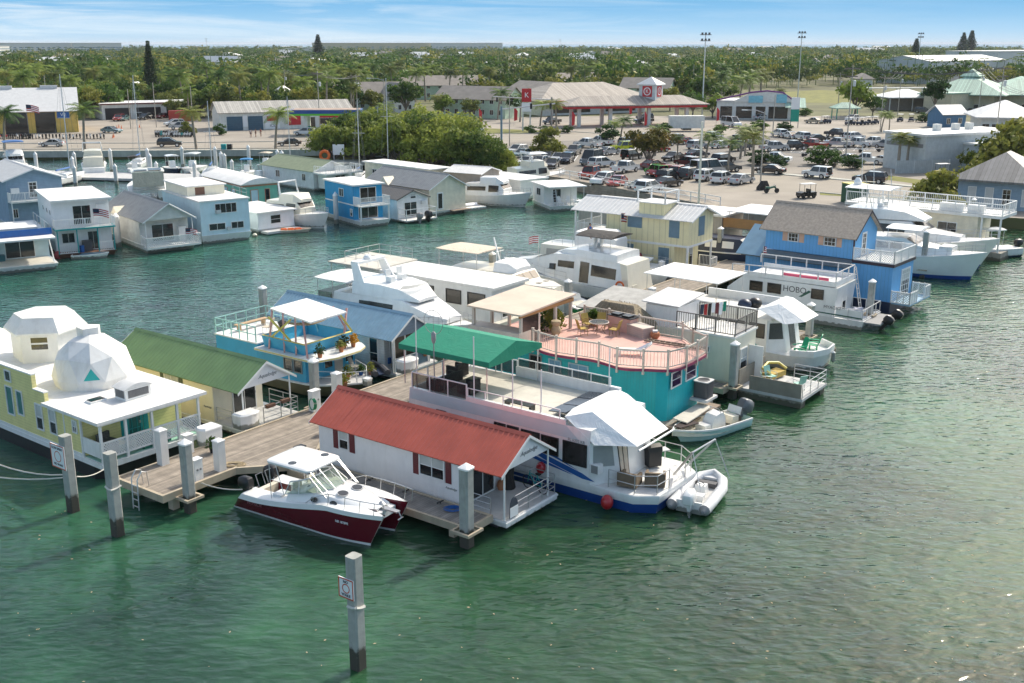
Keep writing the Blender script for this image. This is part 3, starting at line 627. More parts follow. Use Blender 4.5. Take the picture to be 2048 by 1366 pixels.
# ================================================================ yellow dome houseboat
YD=TF('dome_houseboat','yellow clapboard houseboat with white geodesic dome and black hull','houseboat',-20.12,49.35,38.)
X1=5.85
mb=MB();mb.prism([(-.05,-.05),(X1+.05,-.05),(X1+.05,24),(-.05,24)],.72,.98);mb.m(1).prism([(.02,.9),(.9,.1),(X1-.9,.1),(X1,.9),(X1,24),(.02,24)],-.6,.72);mb.put('hull',['white_trim','black'],YD)
mb=MB();mb.box(0,X1,1.75,24,.98,3.1);w_=mb.put('wall','yellow_siding',YD)
MB().box(-.01,.22,6.0,24,3.1,4.45).put('parapet','yellow_siding',YD);MB().box(-.01,.2,4.9,6.0,3.1,3.7).put('parapet','yellow_siding',YD)
mb=MB();mb.box(-.03,.26,6.0,24,4.45,4.52);mb.box(-.03,.24,4.9,6.,3.7,3.76);mb.put('parapet_cap','white_trim',YD)
mb=MB();mb.prism([(-.25,-.25),(X1+.3,-.25),(X1+.3,4.88),(-.25,4.88)],3.1,3.26);mb.prism([(.24,4.88),(X1+.3,4.88),(X1+.3,24),(.24,24)],3.1,3.25);mb.put('roof','roof_white',YD)
mb=MB();mb.box(-.02,.08,1.7,1.8,.98,3.1);mb.box(-.03,.0,1.8,24,.96,1.16);mb.box(-.03,0,3.2,3.28,1.16,3.1);mb.put('corner_trim','white_trim',YD)
for y0,y1,z0,z1,r in ((2.0,2.45,2.15,2.85,2),(3.95,4.65,1.6,3.0,2),(5.25,5.95,1.55,3.0,2)): win(YD,'s',0,y0,y1,z0,z1,1 if z1-z0>1 else 2,r)
for y0,y1,z0,z1 in ((7.15,7.8,1.95,3.35),(8.15,8.9,1.75,3.4),(11,11.8,1.8,3.3)): win(YD,'s',0,y0,y1,z0,z1,1,1,gl='glass_teal')
win(YD,'s',-.01,8.1,8.75,3.65,4.3,1,1)
boxes(YD,'porch_post','white_trim',*[(x-.06,x+.06,0,.12,.98,2.95) for x in (.06,1.45,2.95,4.45,5.75)]);boxes(YD,'porch_beam','white_trim',(0,X1,.0,.1,2.95,3.1))
MB().box(.1,X1-.1,.15,1.75,.981,1.0).put('porch_floor','seafoam',YD)
mb=MB();mb.lattice((.1,.06),(X1-.1,.06),1.3,2.0,.15,.05);mb.box(.0,X1,.02,.1,2.0,2.08);mb.box(0,X1,.02,.1,1.22,1.3);mb.put('porch_lattice','white_trim',YD)
mb=MB();mb.box(.02,.06,.2,1.7,1.25,2.0);mb.box(0,.08,.12,1.7,2.0,2.07);mb.put('porch_side_panel','white_trim',YD)
win(YD,'f',1.75,2.5,3.45,1.05,2.95,3,3,fr='teal_paint',gl='glass_teal',name='french_door',fw=.14,handle=True);shut(YD,'f',1.75,2.2,2.48,1.2,2.95,'teal_paint');shut(YD,'f',1.75,3.5,3.8,1.2,2.95,'teal_paint')
# dome: two-frequency icosphere, lower part
def geodome(cx,cy,z0,r,h):
 import bmesh
 bm=bmesh.new();bmesh.ops.create_icosphere(bm,subdivisions=2,radius=1.)
 bmesh.ops.bisect_plane(bm,geom=bm.verts[:]+bm.edges[:]+bm.faces[:],plane_co=(0,0,-.22),plane_no=(0,0,-1),clear_outer=True)
 a=.35
 vs=[(cx+r*(v.co.x*math.cos(a)-v.co.y*math.sin(a)),cy+r*(v.co.x*math.sin(a)+v.co.y*math.cos(a)),z0+(v.co.z+.22)/1.22*h) for v in bm.verts];bm.verts.index_update();fs=[[v.index for v in f.verts] for f in bm.faces];bm.free()
 return MB().add(vs,fs)
g_=geodome(3.55,6.1,3.25,2.15,2.75);ring=[p for p in g_.v if p[2]<3.3]
dome=g_.put('dome','roof_white',YD,0)
mb=MB()   # triangular teal light in the facet that faces the camera
best=max(g_.f,key=lambda f: (lambda n,c: n.dot(Vector((-.45,-.85,.25)))-abs(c.z-4.1)*.3)((Vector(g_.v[f[1]])-Vector(g_.v[f[0]])).cross(Vector(g_.v[f[2]])-Vector(g_.v[f[0]])).normalized(),sum((Vector(g_.v[i]) for i in f),Vector())/len(f)))
A_,B_,C_=[Vector(g_.v[i]) for i in best[:3]];nn=(B_-A_).cross(C_-A_).normalized();ce=(A_+B_+C_)/3
mb.add([ce+(p-ce)*.62+nn*.012 for p in (A_,B_,C_)],[(0,1,2)]);mb.put('triangle_window',mat('teal_light',(.03,.4,.36),.25),dome,0)
MB().prism([(3.1,6.0),(3.9,5.8),(4.3,6.3),(3.9,6.9),(3.2,6.8)],5.7,6.25).put('dome_cap','roof_white',YD)
mb=MB();cx,cy=4.75,12.9
def oct_(r,n=6,a0=.3): return [(cx+r*math.cos(a0+6.2832*i/n),cy+r*math.sin(a0+6.2832*i/n)) for i in range(n)]
MB().prism(oct_(2.0),3.25,5.0).put('cupola_wall','white_trim',YD);MB().prism(oct_(2.35),4.95,5.05).put('cupola_eave','white_trim',YD)
mb=MB();mb.loft([[(x,y,5.05) for x,y in oct_(2.35)],[(x,y,5.75) for x,y in oct_(1.75)],[(x,y,5.85) for x,y in oct_(1.7)]]);mb.put('cupola_roof','roof_white',YD,0)
o_=oct_(2.0);A_,B_=Vector((*o_[3],0)),Vector((*o_[4],0));d=(B_-A_).normalized();nn=Vector((d.y,-d.x,0));m_=A_.lerp(B_,.5)
mb=MB()
for zz in (4.05,4.45): mb.m(1).slab([m_+nn*.02-d*.45+Vector((0,0,zz)),m_+nn*.02+d*.45+Vector((0,0,zz)),m_+nn*.02+d*.45+Vector((0,0,zz+.3)),m_+nn*.02-d*.45+Vector((0,0,zz+.3))],.015)
mb.m(0).slab([m_+nn*.012-d*.55+Vector((0,0,3.97)),m_+nn*.012+d*.55+Vector((0,0,3.97)),m_+nn*.012+d*.55+Vector((0,0,4.83)),m_+nn*.012-d*.55+Vector((0,0,4.83))],.012);mb.put('cupola_window',['white_trim','glass'],YD)
vt=T('roof_vent','grey louvred vent box with curved lid on the white roof of the dome houseboat','vent',at(YD,3.3,2.1,3.26),rot(YD));MB().box(-.75,.75,-.5,.5,0,.62).put('box','white_trim',vt)
mb=MB();mb.ext([(-.85+1.7*i/8,.62+.22*math.sin(math.pi*i/8)) for i in range(9)]+[(.85,.6),(-.85,.6)],1,-.58,.58);mb.put('lid','pale_metal',vt)
for face,a0,a1,atv in (('f',-.6,.6,-.5),('s',-.38,.38,-.75)):
 mb=MB();panel(mb,face,atv,a0,a1,.12,.52,.002,.01);mb.m(1)
 for k in range(7): panel(mb,face,atv,a0,a1,.14+.054*k,.165+.054*k,.01,.03)
 mb.put('louvre',['dark_grey','grey'],vt)
one(MB().box(-.45,.45,-.3,.3,0,.1).m(1).box(-.38,.38,-.23,.23,.1,.13),'roof_hatch',['white_trim','tinted'],'low hatch with dark pane beside the vent box on the dome houseboat roof','hatch',at(YD,1.65,2.9,3.26),rot(YD))
one(MB().cbox((0,0,0),.8,.7,.75).cbox((0,.28,.75),.8,.15,.35),'armchair',mat('mottled_fabric',(.09,.09,.08),.9,var=.6,scale=9),'dark upholstered armchair on the lattice porch','armchair',at(YD,1.0,1.1,1.0),rot(YD,15))
one(MB().box(-.8,.8,-.35,.35,0,.5),'deck_chest',mat('green_chest',(.01,.2,.13),.5),'long green chest on the lattice porch floor','chest',at(YD,3.3,.6,1.0),rot(YD))
# ================================================================ blue trawler with flower pots
BT=TF('trawler_houseboat','turquoise blue trawler houseboat with shaded flybridge and flower pots','houseboat',-12.58,62.62,V0)
W_=4.25
mb,hf,shr=hull(12.6,4.5,.75,1.15,.95,.12,.12,2.2,bh=.12,mid=.72)
Mh=Matrix.Translation((2.12,9.3,0)) @ Matrix.Rotation(R(-90),4,'Z');mb.v=[tuple(Mh @ Vector(p)) for p in mb.v];mb.put('hull',[mat('hull_olive',(.16,.15,.09),.6),mat('bottom_dark',(.05,.05,.035),.7),'deck_grey','white_trim'],BT)
mb=MB();mb.ext([(0,.7),(W_,.7),(W_,2.45),(0,2.45)],1,0,4.3);mb.ext([(-.02,.6),(W_+.02,.6),(W_+.02,2.75),(-.02,2.75)],1,4.3,8.3);mb.put('cabin','blue_paint',BT)
mb=MB();mb.prism([(-.35,4.2),(-.3,-.6),(.1,-1.2),(1.2,-1.55),(3.2,-1.55),(4.1,-1.1),(4.5,-.4),(4.55,4.2)],2.45,2.6);mb.m(1).prism([(-.37,4.2),(-.32,-.6),(.08,-1.22),(1.2,-1.57),(3.2,-1.57),(4.12,-1.1),(4.52,-.4),(4.57,4.2)],2.5,2.55);mb.put('cabin_roof',['deck_white','pastel_yellow'],BT)
MB().box(-.1,W_+.1,4.2,8.4,2.75,2.83).put('sun_deck','deck_white',BT)
mb=MB();mb.rail([(0,4.4,2.83),(0,8.3,2.83),(W_,8.3,2.83),(W_,4.6,2.83)],1.0,.8,(1.,.5),.03,sq=True);mb.put('railing',mat('pastel_rail',(.35,.6,.55),.5,var=.3,scale=.7),BT)
for y0,y1 in ((.25,1.0),(1.1,1.9)): win(BT,'s',0,y0,y1,1.5,2.35,1,1,fr='grey',gl='glass')
for x0,x1,z0 in ((.15,1.1,1.45),(1.5,2.3,1.45),(3.3,4.1,1.45)): win(BT,'f',0,x0,x1,z0,2.35,1,1,fr='blue_paint')
MB().box(2.45,3.15,-.02,0,.8,2.35).put('cabin_door',mat('door_grey',(.45,.45,.42),.5),BT)
mb=MB();mb.loft([[(.25,3.9,2.6),(.25,.35,2.6),(3.95,.35,2.6),(3.95,3.9,2.6)],[(.12,4.0,3.35),(.0,.0,3.35),(4.2,.0,3.35),(4.1,4.,3.35)]],cap=False);mb.m(1).loft([[(.12,4.0,3.35),(.0,.0,3.35),(4.2,.0,3.35),(4.1,4.,3.35)],[(.22,3.9,3.4),(.1,.1,3.4),(4.1,.1,3.4),(4.,3.9,3.4)]],cap=False);mb.put('flybridge_coaming',['blue_paint','pastel_yellow'],BT)
MB().slab([(.6,3.6,5.05),(.05,-.6,4.9),(3.1,-.6,4.95),(3.7,3.6,5.1)],.1).put('sunshade','canvas_white',BT)
for a,b,m in (((.0,3.2,2.6),(.6,3.4,5.),'pastel_pink'),((.0,1.8,2.6),(.4,2.2,5.),'pastel_pink'),((-.05,-.3,2.6),(.2,.2,4.9),'pastel_pink'),((.05,.8,2.6),(.3,1.0,4.95),'pastel_pink'),((.1,1.3,3.4),(.2,3.3,4.6),'pastel_yellow'),((.1,3.0,3.4),(.3,1.4,4.7),'pastel_yellow'),((4.0,-.1,3.4),(3.0,.1,4.9),'pastel_yellow'),((3.4,.0,3.4),(3.9,.2,4.9),'pastel_pink'),((4.1,.5,3.4),(3.4,.9,5.),'pastel_pink'),((4.1,3.,2.6),(3.6,3.4,5.),'pastel_blue')):
 MB().bar(a,b,.1).put('shade_pole',m,BT)
hm=[[(.6+.7*i,2.2-.25*i+s*(.45-.1*abs(i-2)),4.4-.35*math.sin(math.pi*i/4)-.12*(1-abs(s))) for s in (-1,-.5,0,.5,1)] for i in range(5)]
o_=MB().loft(hm,cap=False,closed=False).put('hammock',mat('hammock_cloth',(.26,.2,.12),.9),None);tag(o_,'tan hammock slung under the trawler sunshade','hammock');o_.location=BT.location;o_.rotation_euler=BT.rotation_euler
def shrub_mb(mb,r,h,n,leaf=.09,rng=RNG):
 for _ in range(n):
  a,e,q=rng.uniform(0,6.283),rng.uniform(-.3,1.5),rng.random()**.5
  p=Vector((math.cos(a)*math.cos(e)*r*q,math.sin(a)*math.cos(e)*r*q,max(0,math.sin(e))*h*q))
  u_=Vector((rng.gauss(0,1),rng.gauss(0,1),rng.gauss(0,.8))).normalized();v_=u_.orthogonal().normalized();l=leaf*rng.uniform(.6,1.4)
  mb.add([p-u_*l,p+v_*l*.4,p+u_*l,p-v_*l*.4],[(0,1,2,3)])
 return mb
def potplant(loc,label,r=.35,h=.5,leafm='leaf_a',pot='terracotta',pr=.17,n=130,leaf=.1):
 t=T('potted_plant',label,'potted plant',loc,RNG.random()*6)
 MB().lathe([(pr*.7,0),(pr,.3),(pr*1.1,.3),(pr*1.1,.36),(pr*.9,.34)],n=12).put('pot',pot,t)
 ob=shrub_mb(MB(),r,h,n,leaf).put('foliage',leafm,t,0);ob.location=(0,0,.34);return t
potplant(at(BT,.55,-.75,2.6),'spiky succulent in a terracotta pot at the left of the trawler roof',.38,.55,'leaf_b');potplant(at(BT,2.2,-.9,2.6),'leafy green plant in a low pot in the middle of the trawler roof',.4,.4,'leaf_c');potplant(at(BT,3.5,-.65,2.6),'orange flowering plant in a pot at the right of the trawler roof',.4,.55,'leaf_flower');potplant(at(BT,2.9,-.45,2.6),'dark leafy plant behind the flowering pot on the trawler roof',.45,.5,'leaf_dark')
potplant(at(BT,2.0,-1.6,1.05),'yellow green potted plant on the trawler bow',.4,.6,'leaf_c');potplant(at(BT,3.4,-2.2,1.05),'drooping tan potted grass at the trawler bow',.35,.5,'leaf_olive')
mb=MB();mb.rail([(.5,-.6,1.),(1.2,-2.2,1.05),(2.1,-3.1,1.1),(3.0,-2.2,1.05),(3.7,-.6,1.)],.7,.8,(1,.5),.02);mb.put('bow_railing','white_trim',BT)
def chair(loc,rz,label,fr,seat,name='deck_chair'):
 t=T(name,label,'chair',loc,rz)
 for x in (-.24,.24):
  for y in (-.22,.24): MB().tube([(x,y,0),(x,y*.9,.42)],.02,5).put('leg',fr,t)
 MB().box(-.26,.26,-.25,.25,.4,.44).put('seat',seat,t);MB().slab([(-.26,.24,.46),(.26,.24,.46),(.26,.42,1.0),(-.26,.42,1.)],.03).put('backrest',seat,t)
 tubes(t,'armrest',fr,.018,*[[(x,-.25,.4),(x,-.25,.64),(x,.3,.66)] for x in (-.27,.27)],n=5);return t
chair(at(BT,3.3,-1.0,1.0),rot(BT,20),'grey patio chair on the bow of the blue trawler','grey',mat('sling_grey',(.3,.29,.26),.8));chair(at(BT,2.0,5.6,2.83),rot(BT,200),'pale chair on the rear sun deck of the blue trawler','white_trim','canvas_tan')
one(MB().box(-1.3,1.3,-.18,.18,.42,.48).box(-1.1,-.95,-.15,.15,0,.42).box(.95,1.1,-.15,.15,0,.42),'bench',mat('bench_wood',(.5,.34,.2),.7),'long wooden bench on the rear sun deck of the blue trawler','bench',at(BT,2.2,7.4,2.83),rot(BT))
bt2=one(MB().lathe([(.05,0),(.22,.35),(.3,.6),(.02,.78)],n=10),'kettle_grill','black','black kettle grill on the rear sun deck of the blue trawler','grill',at(BT,2.9,5.2,2.83))
inf=T('dinghy','dark inflatable dinghy stowed on the bow of the blue trawler','dinghy',at(BT,4.0,-2.2,1.0),rot(BT,60));mb=MB();mb.tube([(-.9,-.4,.25),(.6,-.4,.25),(1.1,0,.4),(.6,.4,.25),(-.9,.4,.25)],.2,8);mb.put('tube','dark_grey',inf);MB().box(-.9,.7,-.3,.3,.15,.2).put('floor','navy',inf)

# dock clutter
for k,(x,y,r_,lm,pm,lb) in enumerate(((425,905,.35,'leaf_b','black','dark leafy plant in a black tub beside the tapered dock box'),(652,868,.3,'leaf_flower','terracotta','flowering plant in a clay pot at the blue trawler gangway'),(690,775,.32,'leaf_c','terracotta','bright potted plant on the dock before the blue trawler bow'),(722,752,.3,'leaf_b','stripe_blue','potted plant in a blue pot beside the dark dinghy'),(850,712,.3,'leaf_a','terracotta','potted plant on the dock by the blue roofed lodge corner'))): potplant(G(x,y,1.),lb,r_,r_*1.4,lm,pm,.16)
for x,y,w,d,h,m,lb in ((600,905,.5,.35,.35,'black','small black crate on the dock corner behind the red roof'),(780,725,.6,.4,.4,'stripe_blue','blue cooler box on the dock near the blue roofed lodge'),(868,690,.5,.4,.5,'old_wood','small wooden crate on the dock beyond the green awning'),(735,770,.4,.4,.45,'gel_white','white bucket box on the dock beyond the red roof ridge')): one(MB().box(-w/2,w/2,-d/2,d/2,0,h*.8).box(-w/2-.02,w/2+.02,-d/2-.02,d/2+.02,h*.8,h),'storage_crate',m,lb,'crate',G(x,y,1.),R(90-V0))
mb=MB()
for k in range(5): r=.12+.05*k;mb.tube([(r*math.cos(a)*1.3,r*math.sin(a),.02+.012*k) for a in [6.2832*i/14 for i in range(15)]],.018,5)
one(mb,'hose_coil','stripe_blue','blue hose coiled on the finger pier beside the red roofed lodge','hose',VU(34.3,28.6,.76))
for k,u in enumerate((29.5,31.6,33.9)): one(rope([(0,0,0),(.35,.25,-.1),(.8,.1,-.25)],.03,.1,5).tube([(-.2,0,.05),(.2,0,.05)],.035,6),'mooring_cleat','black',['black cleat and line on the finger pier nearest the open water','black cleat and line in the middle of the red lodge finger pier','black cleat and line on the finger pier nearest the dock'][k],'cleat',VU(34.5,u,.8),R(50))
# ================================================================ boat fittings
def outboard(par,x,y,z,m='black',rz=0.,s=1.,name='outboard_motor',tilt=0.):
 mb=MB();M0=Matrix.Translation((x,y,z)) @ Matrix.Rotation(rz,4,'Z') @ Matrix.Rotation(R(tilt),4,'Y') @ Matrix.Scale(s,4);mb.M=M0
 mb.loft([[(a*w-.25,b*w2,zz) for a,b in ((-.42,-.2),(-.3,-.28),(.3,-.28),(.42,-.2),(.42,.2),(.3,.28),(-.3,.28),(-.42,.2))] for zz,w,w2 in ((.0,.7,.75),(.12,1.,1.),(.4,1.,1.),(.58,.85,.85),(.66,.5,.5))])
 mb.loft([[(a-.28,b,zz) for a,b in ((-.14*w,-.09*w),(.16*w,-.09*w),(.16*w,.09*w),(-.14*w,.09*w))] for zz,w in ((.0,1.2),(-.5,.8),(-.9,.6))])
 mb.box(-.5,-.05,-.03,.03,-.62,-.58)
 mb.box(-.12,.08,-.16,.16,-.3,.05)
 o=mb.put(name,m,par)
 p=MB();p.M=M0
 for k in range(3):
  a=2.094*k;p.slab([(-.55,.02*math.cos(a),-.75+.02*math.sin(a)),(-.5,.17*math.cos(a-.35),-.75+.17*math.sin(a-.35)),(-.55,.19*math.cos(a),-.75+.19*math.sin(a)),(-.6,.17*math.cos(a+.35),-.75+.17*math.sin(a+.35))],.012)
 p.put('propeller','grey',o);return o
def place(mb,x,y,deg,z=0.):
 M_=Matrix.Translation((x,y,z)) @ Matrix.Rotation(R(deg),4,'Z');mb.v=[tuple(M_ @ Vector(p)) for p in mb.v];return mb
def wheel_helm(par,x,y,z,r=.2,tilt=60,name='steering_wheel'):
 mb=MB();mb.M=Matrix.Translation((x,y,z)) @ Matrix.Rotation(R(tilt),4,'Y')
 mb.tube([(r*math.cos(a),r*math.sin(a),0) for a in [6.2832*i/16 for i in range(17)]],.018,5)
 for k in range(3): mb.tube([(0,0,0),(r*math.cos(2.1*k),r*math.sin(2.1*k),0)],.014,4)
 return mb.put(name,'black',par)
# ================================================================ dark red catamaran
CB=T('motorboat','dark red twin-hulled cabin boat with white hardtop and two black outboards','motorboat',(-11.75,47.1,0),R(-32.3))
Lc=8.0
def chs(t):  # sheer height
 return .98+.62*max(0,min(1,(t-.12)/.5))**1.4*(1 if t<.62 else 1)
ROWS=[]
for i in range(19):
 t=i/18;x=Lc*t;z=chs(t);w=.56 if t<.6 else .56*max(.03,1-((t-.6)/.4)**2.4)
 cy=.79+(.06*max(0,t-.6)/.4)
 xr=lambda zz: x-.85*(t**4)*(1-zz/z)
 ROWS.append((x,z,w,cy,xr))
m_=[mat('cat_gel',(.80,.80,.78),.2,var=.03,coat=.5),'hull_maroon','gel_cream']
mb=MB()
for s in (1,-1):
 rings=[]
 for x,z,w,cy,xr in ROWS:
  prof=[(w*.15,-.35),(w*.62,.0),(w*.72,.12),(w*.95,z*.62),(w,z-.32 if x<5 else z-.26),(w+.03,z-.30 if x<5 else z-.24),(w+.01,z-.03),(w-.1,z),(-w*.5,z),(-w*.62,z*.5),(-w*.55,.1),(-w*.15,-.35)]
  rings.append([(xr(max(0,zz)),s*(cy+yy),zz) for yy,zz in prof])
 n=len(rings[0]);o=len(mb.v);mb.v+=[p for r_ in rings for p in r_]
 for i in range(len(rings)-1):
  for k in range(n):
   f=[o+i*n+k,o+i*n+(k+1) % n,o+(i+1)*n+(k+1) % n,o+(i+1)*n+k]
   mb.f.append(f[::-1] if s>0 else f);mb.mi.append(1 if k in (2,3) or k in (8,9) else 0)
 mb.k=0;mb.f.append([o+k for k in range(n)]);mb.mi.append(0);mb.f.append([o+(len(rings)-1)*n+k for k in range(n)]);mb.mi.append(0)
mb.put('hull',m_,CB)
mb=MB();mb.ext([(0,.35),(Lc*.86,.7),(Lc*.93,1.1),(Lc*.93,1.42),(Lc*.62,1.52),(3.05,1.3),(3.0,.55),(.2,.5)],1,-.62,.62);mb.put('bridge_deck',m_,CB)
mb=MB();mb.box(.35,3.,-1.02,1.02,.5,.56);mb.put('cockpit_sole','gel_cream',CB)
MB().box(.2,.5,-1.05,1.05,.5,.96).put('transom_bench','gel_cream',CB)
MB().box(1.5,2.05,-.9,-.3,.56,1.15).put('bait_station','cat_gel',CB);MB().box(1.5,2.05,.3,.9,.56,1.15).put('bait_station','cat_gel',CB)
# coachroof and windscreen
cr_=[]
for x,hw,z in ((2.6,1.18,1.5),(3.3,1.2,1.72),(4.6,1.12,1.88),(5.6,.95,1.78),(6.6,.72,1.62),(7.25,.45,1.5)):
 zb=chs(x/Lc)-.03;cr_.append([(x,-hw,zb),(x,-hw*.86,z-.05),(x,-hw*.5,z+.03),(x,0,z+.05),(x,hw*.5,z+.03),(x,hw*.86,z-.05),(x,hw,zb)])
MB().loft(cr_,cap=True,closed=False).put('coachroof','cat_gel',CB)
for x,y,r in ((5.35,-.42,.27),(5.45,.42,.27)):
 ob=MB().lathe([(r,0),(r,.05)],n=20).m(1).lathe([(r*.84,.05),(r*.84,.062)],n=20).put('deck_hatch',['steel','tinted'],CB);ob.location=(x,y,1.835);ob.rotation_euler=(0,R(7),0)
for x in (4.35,5.35):
 ob=MB().lathe([(.15,0),(.15,.02)],n=16).put('porthole','tinted',CB);ob.scale=(1.3,.8,1);ob.rotation_euler=(R(62),0,R(4));ob.location=(x,-1.2+.13*(x-4.35),1.62)
A=[(2.55,-1.15,1.45),(3.4,-1.16,1.62),(4.4,-.98,1.86),(4.75,-.4,1.93),(4.75,.4,1.93),(4.4,.98,1.86),(3.4,1.16,1.62),(2.55,1.15,1.45)]
B_=[(2.75,-1.0,2.05),(3.3,-.98,2.2),(3.75,-.8,2.35),(3.85,-.35,2.4),(3.85,.35,2.4),(3.75,.8,2.35),(3.3,.98,2.2),(2.75,1.0,2.05)]
gm=bpy.data.materials.new('windscreen_glass');gm.use_nodes=True;MATS['windscreen_glass']=gm
nt=gm.node_tree;mxs=nt.nodes.new('ShaderNodeMixShader');tb=nt.nodes.new('ShaderNodeBsdfTransparent');tb.inputs[0].default_value=(.72,.82,.76,1)
gb=nt.nodes['Principled BSDF'];gb.inputs['Base Color'].default_value=(.25,.3,.27,1);gb.inputs['Roughness'].default_value=.04;mxs.inputs[0].default_value=.3
nt.links.new(tb.outputs[0],mxs.inputs[1]);nt.links.new(gb.outputs[0],mxs.inputs[2]);nt.links.new(mxs.outputs[0],nt.nodes['Material Output'].inputs['Surface'])
gk=gm.copy();gk.name='smoked';MATS['smoked']=gk
for n_ in gk.node_tree.nodes:
 if n_.type=='BSDF_TRANSPARENT': n_.inputs[0].default_value=(.68,.69,.67,1)
 elif n_.type=='BSDF_PRINCIPLED': n_.inputs['Base Color'].default_value=(.1,.1,.1,1)
ws=MB().loft([A,B_],cap=False,closed=False).put('windscreen','windscreen_glass',CB)
mb=MB();mb.tube(B_,.03,6);mb.tube(A,.02,5)
for i in range(len(A)): mb.tube([A[i],B_[i]],.02,5)
mb.put('windscreen_frame','alu',ws)
for y in (-.45,.45):
 MB().loft([[(2.9+a,y+b,z) for a,b in ((-.25,-.25),(.25,-.25),(.25,.25),(-.25,.25))] for z in (.56,1.35)]).put('helm_seat','gel_cream',CB);MB().box(2.6,2.7,y-.25,y+.25,1.35,1.85).put('seat_back','gel_cream',CB)
MB().ext([(3.35,.6),(4.2,.6),(4.2,1.8),(3.75,1.85),(3.4,1.4)],1,-1.,1.).put('dashboard','gel_cream',CB);wheel_helm(CB,3.45,-.45,1.6)
def rrect(x0,x1,y0,y1,r,n=5):
 pts=[]
 for cx,cy,a0 in ((x1-r,y1-r,0),(x0+r,y1-r,90),(x0+r,y0+r,180),(x1-r,y0+r,270)):
  pts+=[(cx+r*math.cos(R(a0+90*i/n)),cy+r*math.sin(R(a0+90*i/n))) for i in range(n+1)]
 return pts
ht=MB();pl=rrect(1.35,4.0,-1.12,1.12,.28);ht.loft([[(x,y,2.72) for x,y in pl],[(x,y,2.8) for x,y in pl],[(2.67+(x-2.67)*.93,y*.93,2.86) for x,y in pl]]);ht=ht.put('hardtop','cat_gel',CB)
for x,y in ((2.75,-.78),(3.3,.75)): MB().lathe([(.19,2.85),(.19,2.875)],(x,y,0),18).put('top_hatch','tinted',ht)
fr_=[]
for s in (1,-1):
 fr_+=[[(1.5,s*1.0,2.75),(1.65,s*1.12,1.0)],[(1.9,s*1.02,2.75),(2.5,s*1.15,1.35)],[(3.7,s*1.0,2.74),(4.9,s*1.02,1.75)],[(3.95,s*.95,2.74),(5.1,s*.9,1.85)],[(3.9,s*.4,2.76),(4.85,s*.35,1.95)]]
tubes(CB,'top_support','steel',.02,*fr_)
mb=MB()
for s in (1,-1):
 pts=[]
 for x in (3.9,4.3,5.2,6.1,6.9,7.6,8.05):
  t=x/Lc;w=1.28-.12*max(0,t-.6)/.4-.15*max(0,(t-.85)/.15);zb=chs(min(1,t));h=0 if x==3.9 else (.3 if x==4.3 else .45+.12*t)
  if h>.2: mb.tube([(x,s*w,zb),(x+.08,s*w,zb+h)],.016,5)
  pts.append((x+(.08 if h else 0),s*w,zb+h))
 mb.tube(pts,.02,6)
mb.put('bow_rail','steel',CB)
mb=MB();mb.bar((7.2,0,1.5),(8.1,0,1.48),.25,.06);mb.lathe([(.1,1.5),(.12,1.62),(.05,1.68)],(7.05,.15,0),10);mb.tube([(8.1,0,1.5),(8.25,0,1.25),(8.2,.18,1.2)],.03,6);mb.tube([(8.25,0,1.25),(8.2,-.18,1.2)],.03,6);mb.put('anchor_gear','steel',CB)
outboard(CB,-.05,-.82,1.0,'black',s=.85);outboard(CB,-.05,.82,1.0,'black',s=.85)
mb=MB()
for y in (-.15,.45): mb.tube([(.1,y-.2,.95),(-.1,y-.2,1.5),(-.1,y+.2,1.5),(.1,y+.2,.95)],.025,6)
mb.put('transom_rail','steel',CB)
text('registration','NB 1878PR',.15,CB,'sign_white',Matrix.Translation((6.05,-1.375,1.02)) @ Euler((R(84),0,R(2.5))).to_matrix().to_4x4());text('boat_name','WorldCat',.22,CB,mat('faded_ink',(.25,.08,.09),.5),Matrix.Translation((.75,-1.36,.62)) @ Euler((R(84),0,0)).to_matrix().to_4x4(),.3)
# ================================================================ white houseboat with blue stripes
WB=TF('houseboat','long white houseboat with blue wave stripes, tarp covered bow and green awning','houseboat',4.12,46.65,V0);Wx=5.2
mb=MB()
def oct2(z,i=0.): return [(0+i,11.9-i,z),(0+i,.2,z),(.05+i,-1.8+i,z),(.75+i*.5,-2.75+i,z),(4.4-i*.5,-2.75+i,z),(5.2-i,-1.8+i,z),(5.2-i,.2,z),(5.2-i,11.9-i,z)]
mb.m(1).loft([oct2(-.4,.35),oct2(.5,.1)]);mb.m(0).loft([oct2(.5,.1),oct2(.85,0),oct2(.95,.02)]);mb.put('hull',['gel_white','boot_blue'],WB)
MB().prism([(p[0],p[1]) for p in oct2(0,.06)[1:7]],.951,.965).put('bow_deck','deck_white',WB)
mb=MB();sec=[(0,.95),(Wx,.95),(Wx,3.0),(Wx-.08,3.6),(.08,3.6),(0,3.0)];mb.ext(sec,1,.6,11.85);w_=mb.put('cabin','gel_white',WB)
mb=MB();mb.add([(-.012,1.2,3.02),(-.012,11.8,3.02),(.07,11.8,3.58),(.07,2.0,3.58)],[(0,1,2,3)]);mb.put('coaming_panel','lilac',w_)
# sun deck sits in a well: parapets + floor
MB().box(.3,Wx-.3,2.2,11.7,3.6,3.615).put('sun_deck',mat('deck_cream',(.58,.55,.48),.8,var=.1,dirt=.3,dcol=(.3,.28,.24)),WB)
for a in ((.06,.26,2.0,8.0,3.6,3.85),(Wx-.26,Wx-.06,2.0,8.5,3.6,4.15)): MB().box(*a).put('parapet','gel_white',WB)
